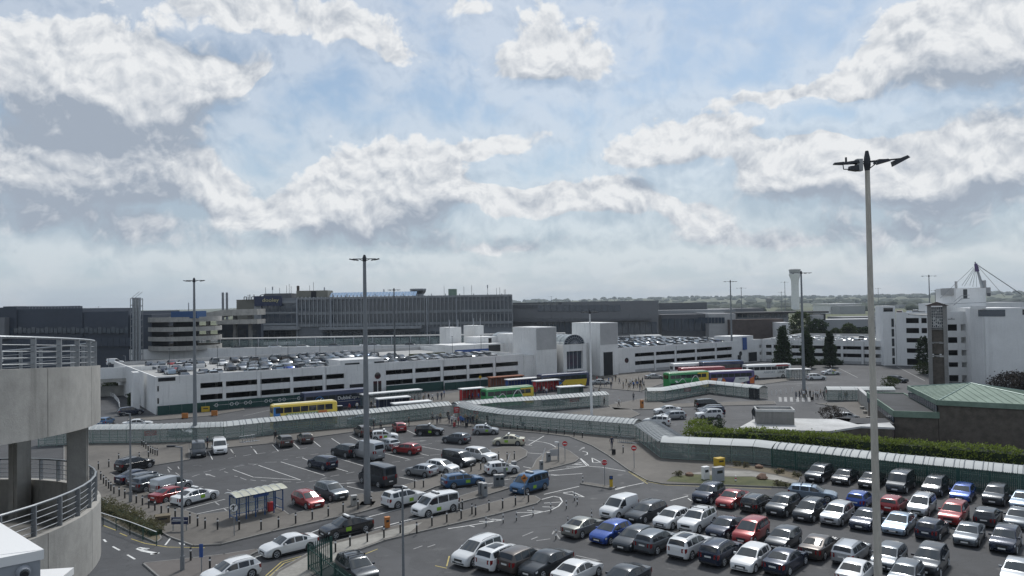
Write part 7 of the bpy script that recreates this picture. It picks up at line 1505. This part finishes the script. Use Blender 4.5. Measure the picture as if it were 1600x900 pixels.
def hedge(label, pts, w_, h, m, dens, size, seed, name='hedge', hv=.3):
    r2 = random.Random(seed); t = thing(name, label, 'hedge', pts[0]); o0 = pts[0]; segs = [(a, b, (b - a).length) for a, b in zip(pts, pts[1:])]; tot = sum(s[2] for s in segs)
    def inside(r):
        q = r.random() * tot
        for a, b, L in segs:
            if q <= L: break
            q -= L
        d = (b - a).normalized(); n_ = Vector((-d.y, d.x, 0)); f = r.random(); c = a + d * q - o0; hh = h + hv * mnoise.noise(c * .35) + .12 * mnoise.noise(c * 1.7)
        if f < .42: return c + n_ * r.uniform(-w_ / 2, w_ / 2) + Vector((0, 0, hh - r.random() ** 2 * .3))
        return c + n_ * (w_ / 2 * (1 if r.random() < .25 else -1) + r.uniform(-.06, .06)) + Vector((0, 0, r.uniform(.1, hh)))
    leaves(int(tot * dens), inside, size, r2, .34).build('foliage', M[m], t)
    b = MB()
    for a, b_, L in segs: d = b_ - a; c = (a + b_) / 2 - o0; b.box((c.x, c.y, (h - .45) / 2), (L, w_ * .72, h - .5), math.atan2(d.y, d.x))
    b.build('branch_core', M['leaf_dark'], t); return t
hp = [G(1078, 717), G(1155, 718), G(1250, 724.5), G(1372, 737), G(1480, 748), G(1650, 766)]
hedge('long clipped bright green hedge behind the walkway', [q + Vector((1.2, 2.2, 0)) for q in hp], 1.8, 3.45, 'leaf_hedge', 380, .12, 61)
hedge('dark shrub border along the foot of the car park wing', [G(1207, 570), G(1316, 570)], 2.0, 1.6, 'leaf_dark', 90, .25, 62, 'shrub_border', .6)
hedge('straggling grey green plants in the left planting strip', [G(158, 794), G(205, 815), G(245, 838)], 1.3, .95, 'leaf_dry', 260, .09, 63, 'planting', .7)
hedge('clipped green bank by the slip road at left', [G(160, 613), G(190, 611)], 5, 2.2, 'leaf_mid', 220, .2, 64, 'hedge', .4)
hedge('low bush at the corner of the white car park', [G(200, 634), G(212, 633)], 2.5, 2.2, 'leaf_dark', 320, .16, 65, 'shrub_border', .4)
for i, (px, py) in enumerate(((1150, 729), (1165, 731), (1246, 746), (1218, 741), (1060, 745), (1215, 760), (1228, 761))):
    p = G(px, py); tree(f'small weedy tuft on the forecourt bed, {ORD[i]} from the list of tufts' if 0 else ['low weed beside the yellow grit bin', 'weedy tuft against the walkway glass', 'dry tuft at the end of the green fence', 'dry tuft between the small boulders', 'low tuft left of the flat boulder', 'tuft on the lower kerb of the grass bed', 'tuft at the right tip of the grass bed'][i], p + Vector((0, 0, .1)), .55, .6, 'ball', 'leaf_dry', 260, .07, 70 + i, None, 'grass_tuft', .1)
# ---------------------------------------------------------------- far country
def hill(x, y):
    k = max(0, min(1, (y - 2600) / 2800)); k = k * k * (3 - 2 * k); return k * (30 + 46 * mnoise.noise(Vector((x * .00042, y * .0003, 3))) + 26 * max(0, min(1, (x - 600) / 2400)) + 8 * mnoise.noise(Vector((x * .002, y * .002, 9))))
b = MB(); NX, NY = 110, 26
for j in range(NY):
    for i in range(NX):
        x_, y_ = -4400 + 8800 * i / (NX - 1), 2500 + 4300 * j / (NY - 1); b.v.append((x_, y_, .3 + max(0, hill(x_, y_))))
b.f = [(j * NX + i, j * NX + i + 1, (j + 1) * NX + i + 1, (j + 1) * NX + i) for j in range(NY - 1) for i in range(NX - 1)]; b.mi = [0] * len(b.f)
b.build('hills', M['field'], None, True, 80, kind='structure')
b = MB(); r2 = random.Random(5)
def clump(b, x_, y_, z_, s, h):
    nlat, nlon = 4, 7; vs = []; o3 = Vector((x_, y_, 0)) * .01
    for i in range(nlat + 1):
        for j in range(nlon):
            th = math.pi * .5 * (i / nlat) if 0 else math.pi * i / nlat; ph = 2 * math.pi * (j + .5 * (i % 2)) / nlon; d = Vector((math.sin(th) * math.cos(ph), math.sin(th) * math.sin(ph), math.cos(th))); k = 1 + .5 * mnoise.noise(d * 2 + o3); vs.append((x_ + d.x * s * k, y_ + d.y * s * k, z_ + max(-.2 * h, d.z * h * k) + h * .25))
    b.add(vs, [(i * nlon + j, (i + 1) * nlon + j, (i + 1) * nlon + (j + 1) % nlon, i * nlon + (j + 1) % nlon) for i in range(nlat) for j in range(nlon)])
for band, (y0, y1, n, hh) in enumerate(((1250, 1700, 150, 7), (2000, 2600, 260, 10), (2800, 3600, 330, 13), (4000, 5200, 420, 14), (5400, 6400, 420, 15))):
    for _ in range(n):
        y_ = r2.uniform(y0, y1); x_ = r2.uniform(-.35, .78) * y_
        if mnoise.noise(Vector((x_ * .0025, y_ * .004, 2))) < -.05: continue
        if band == 0 and 900 * (x_ / y_) > 380 and 900 * (x_ / y_) < 470 and r2.random() < .8: continue
        clump(b, x_, y_, max(0, hill(x_, y_)), r2.uniform(12, 34) * (.6 if band == 0 else 1), hh * r2.uniform(.6, 1.15))
b.build('far_wood', M['wood'], None, True, 80, kind='stuff')
b = MB(); b.bx(-4600, 4600, -120, 6900, -1, 112)
hz = b.build('haze', bpy.data.materials.new('haze_air'), kind='stuff'); hm = hz.data.materials[0]; hm.use_nodes = True; hn = hm.node_tree; hn.nodes.clear(); pv = hn.nodes.new('ShaderNodeVolumePrincipled'); pv.inputs['Color'].default_value = (.72, .80, .88, 1); pv.inputs['Density'].default_value = .00009; pv.inputs['Anisotropy'].default_value = .2; ho = hn.nodes.new('ShaderNodeOutputMaterial'); hn.links.new(pv.outputs[0], ho.inputs['Volume'])
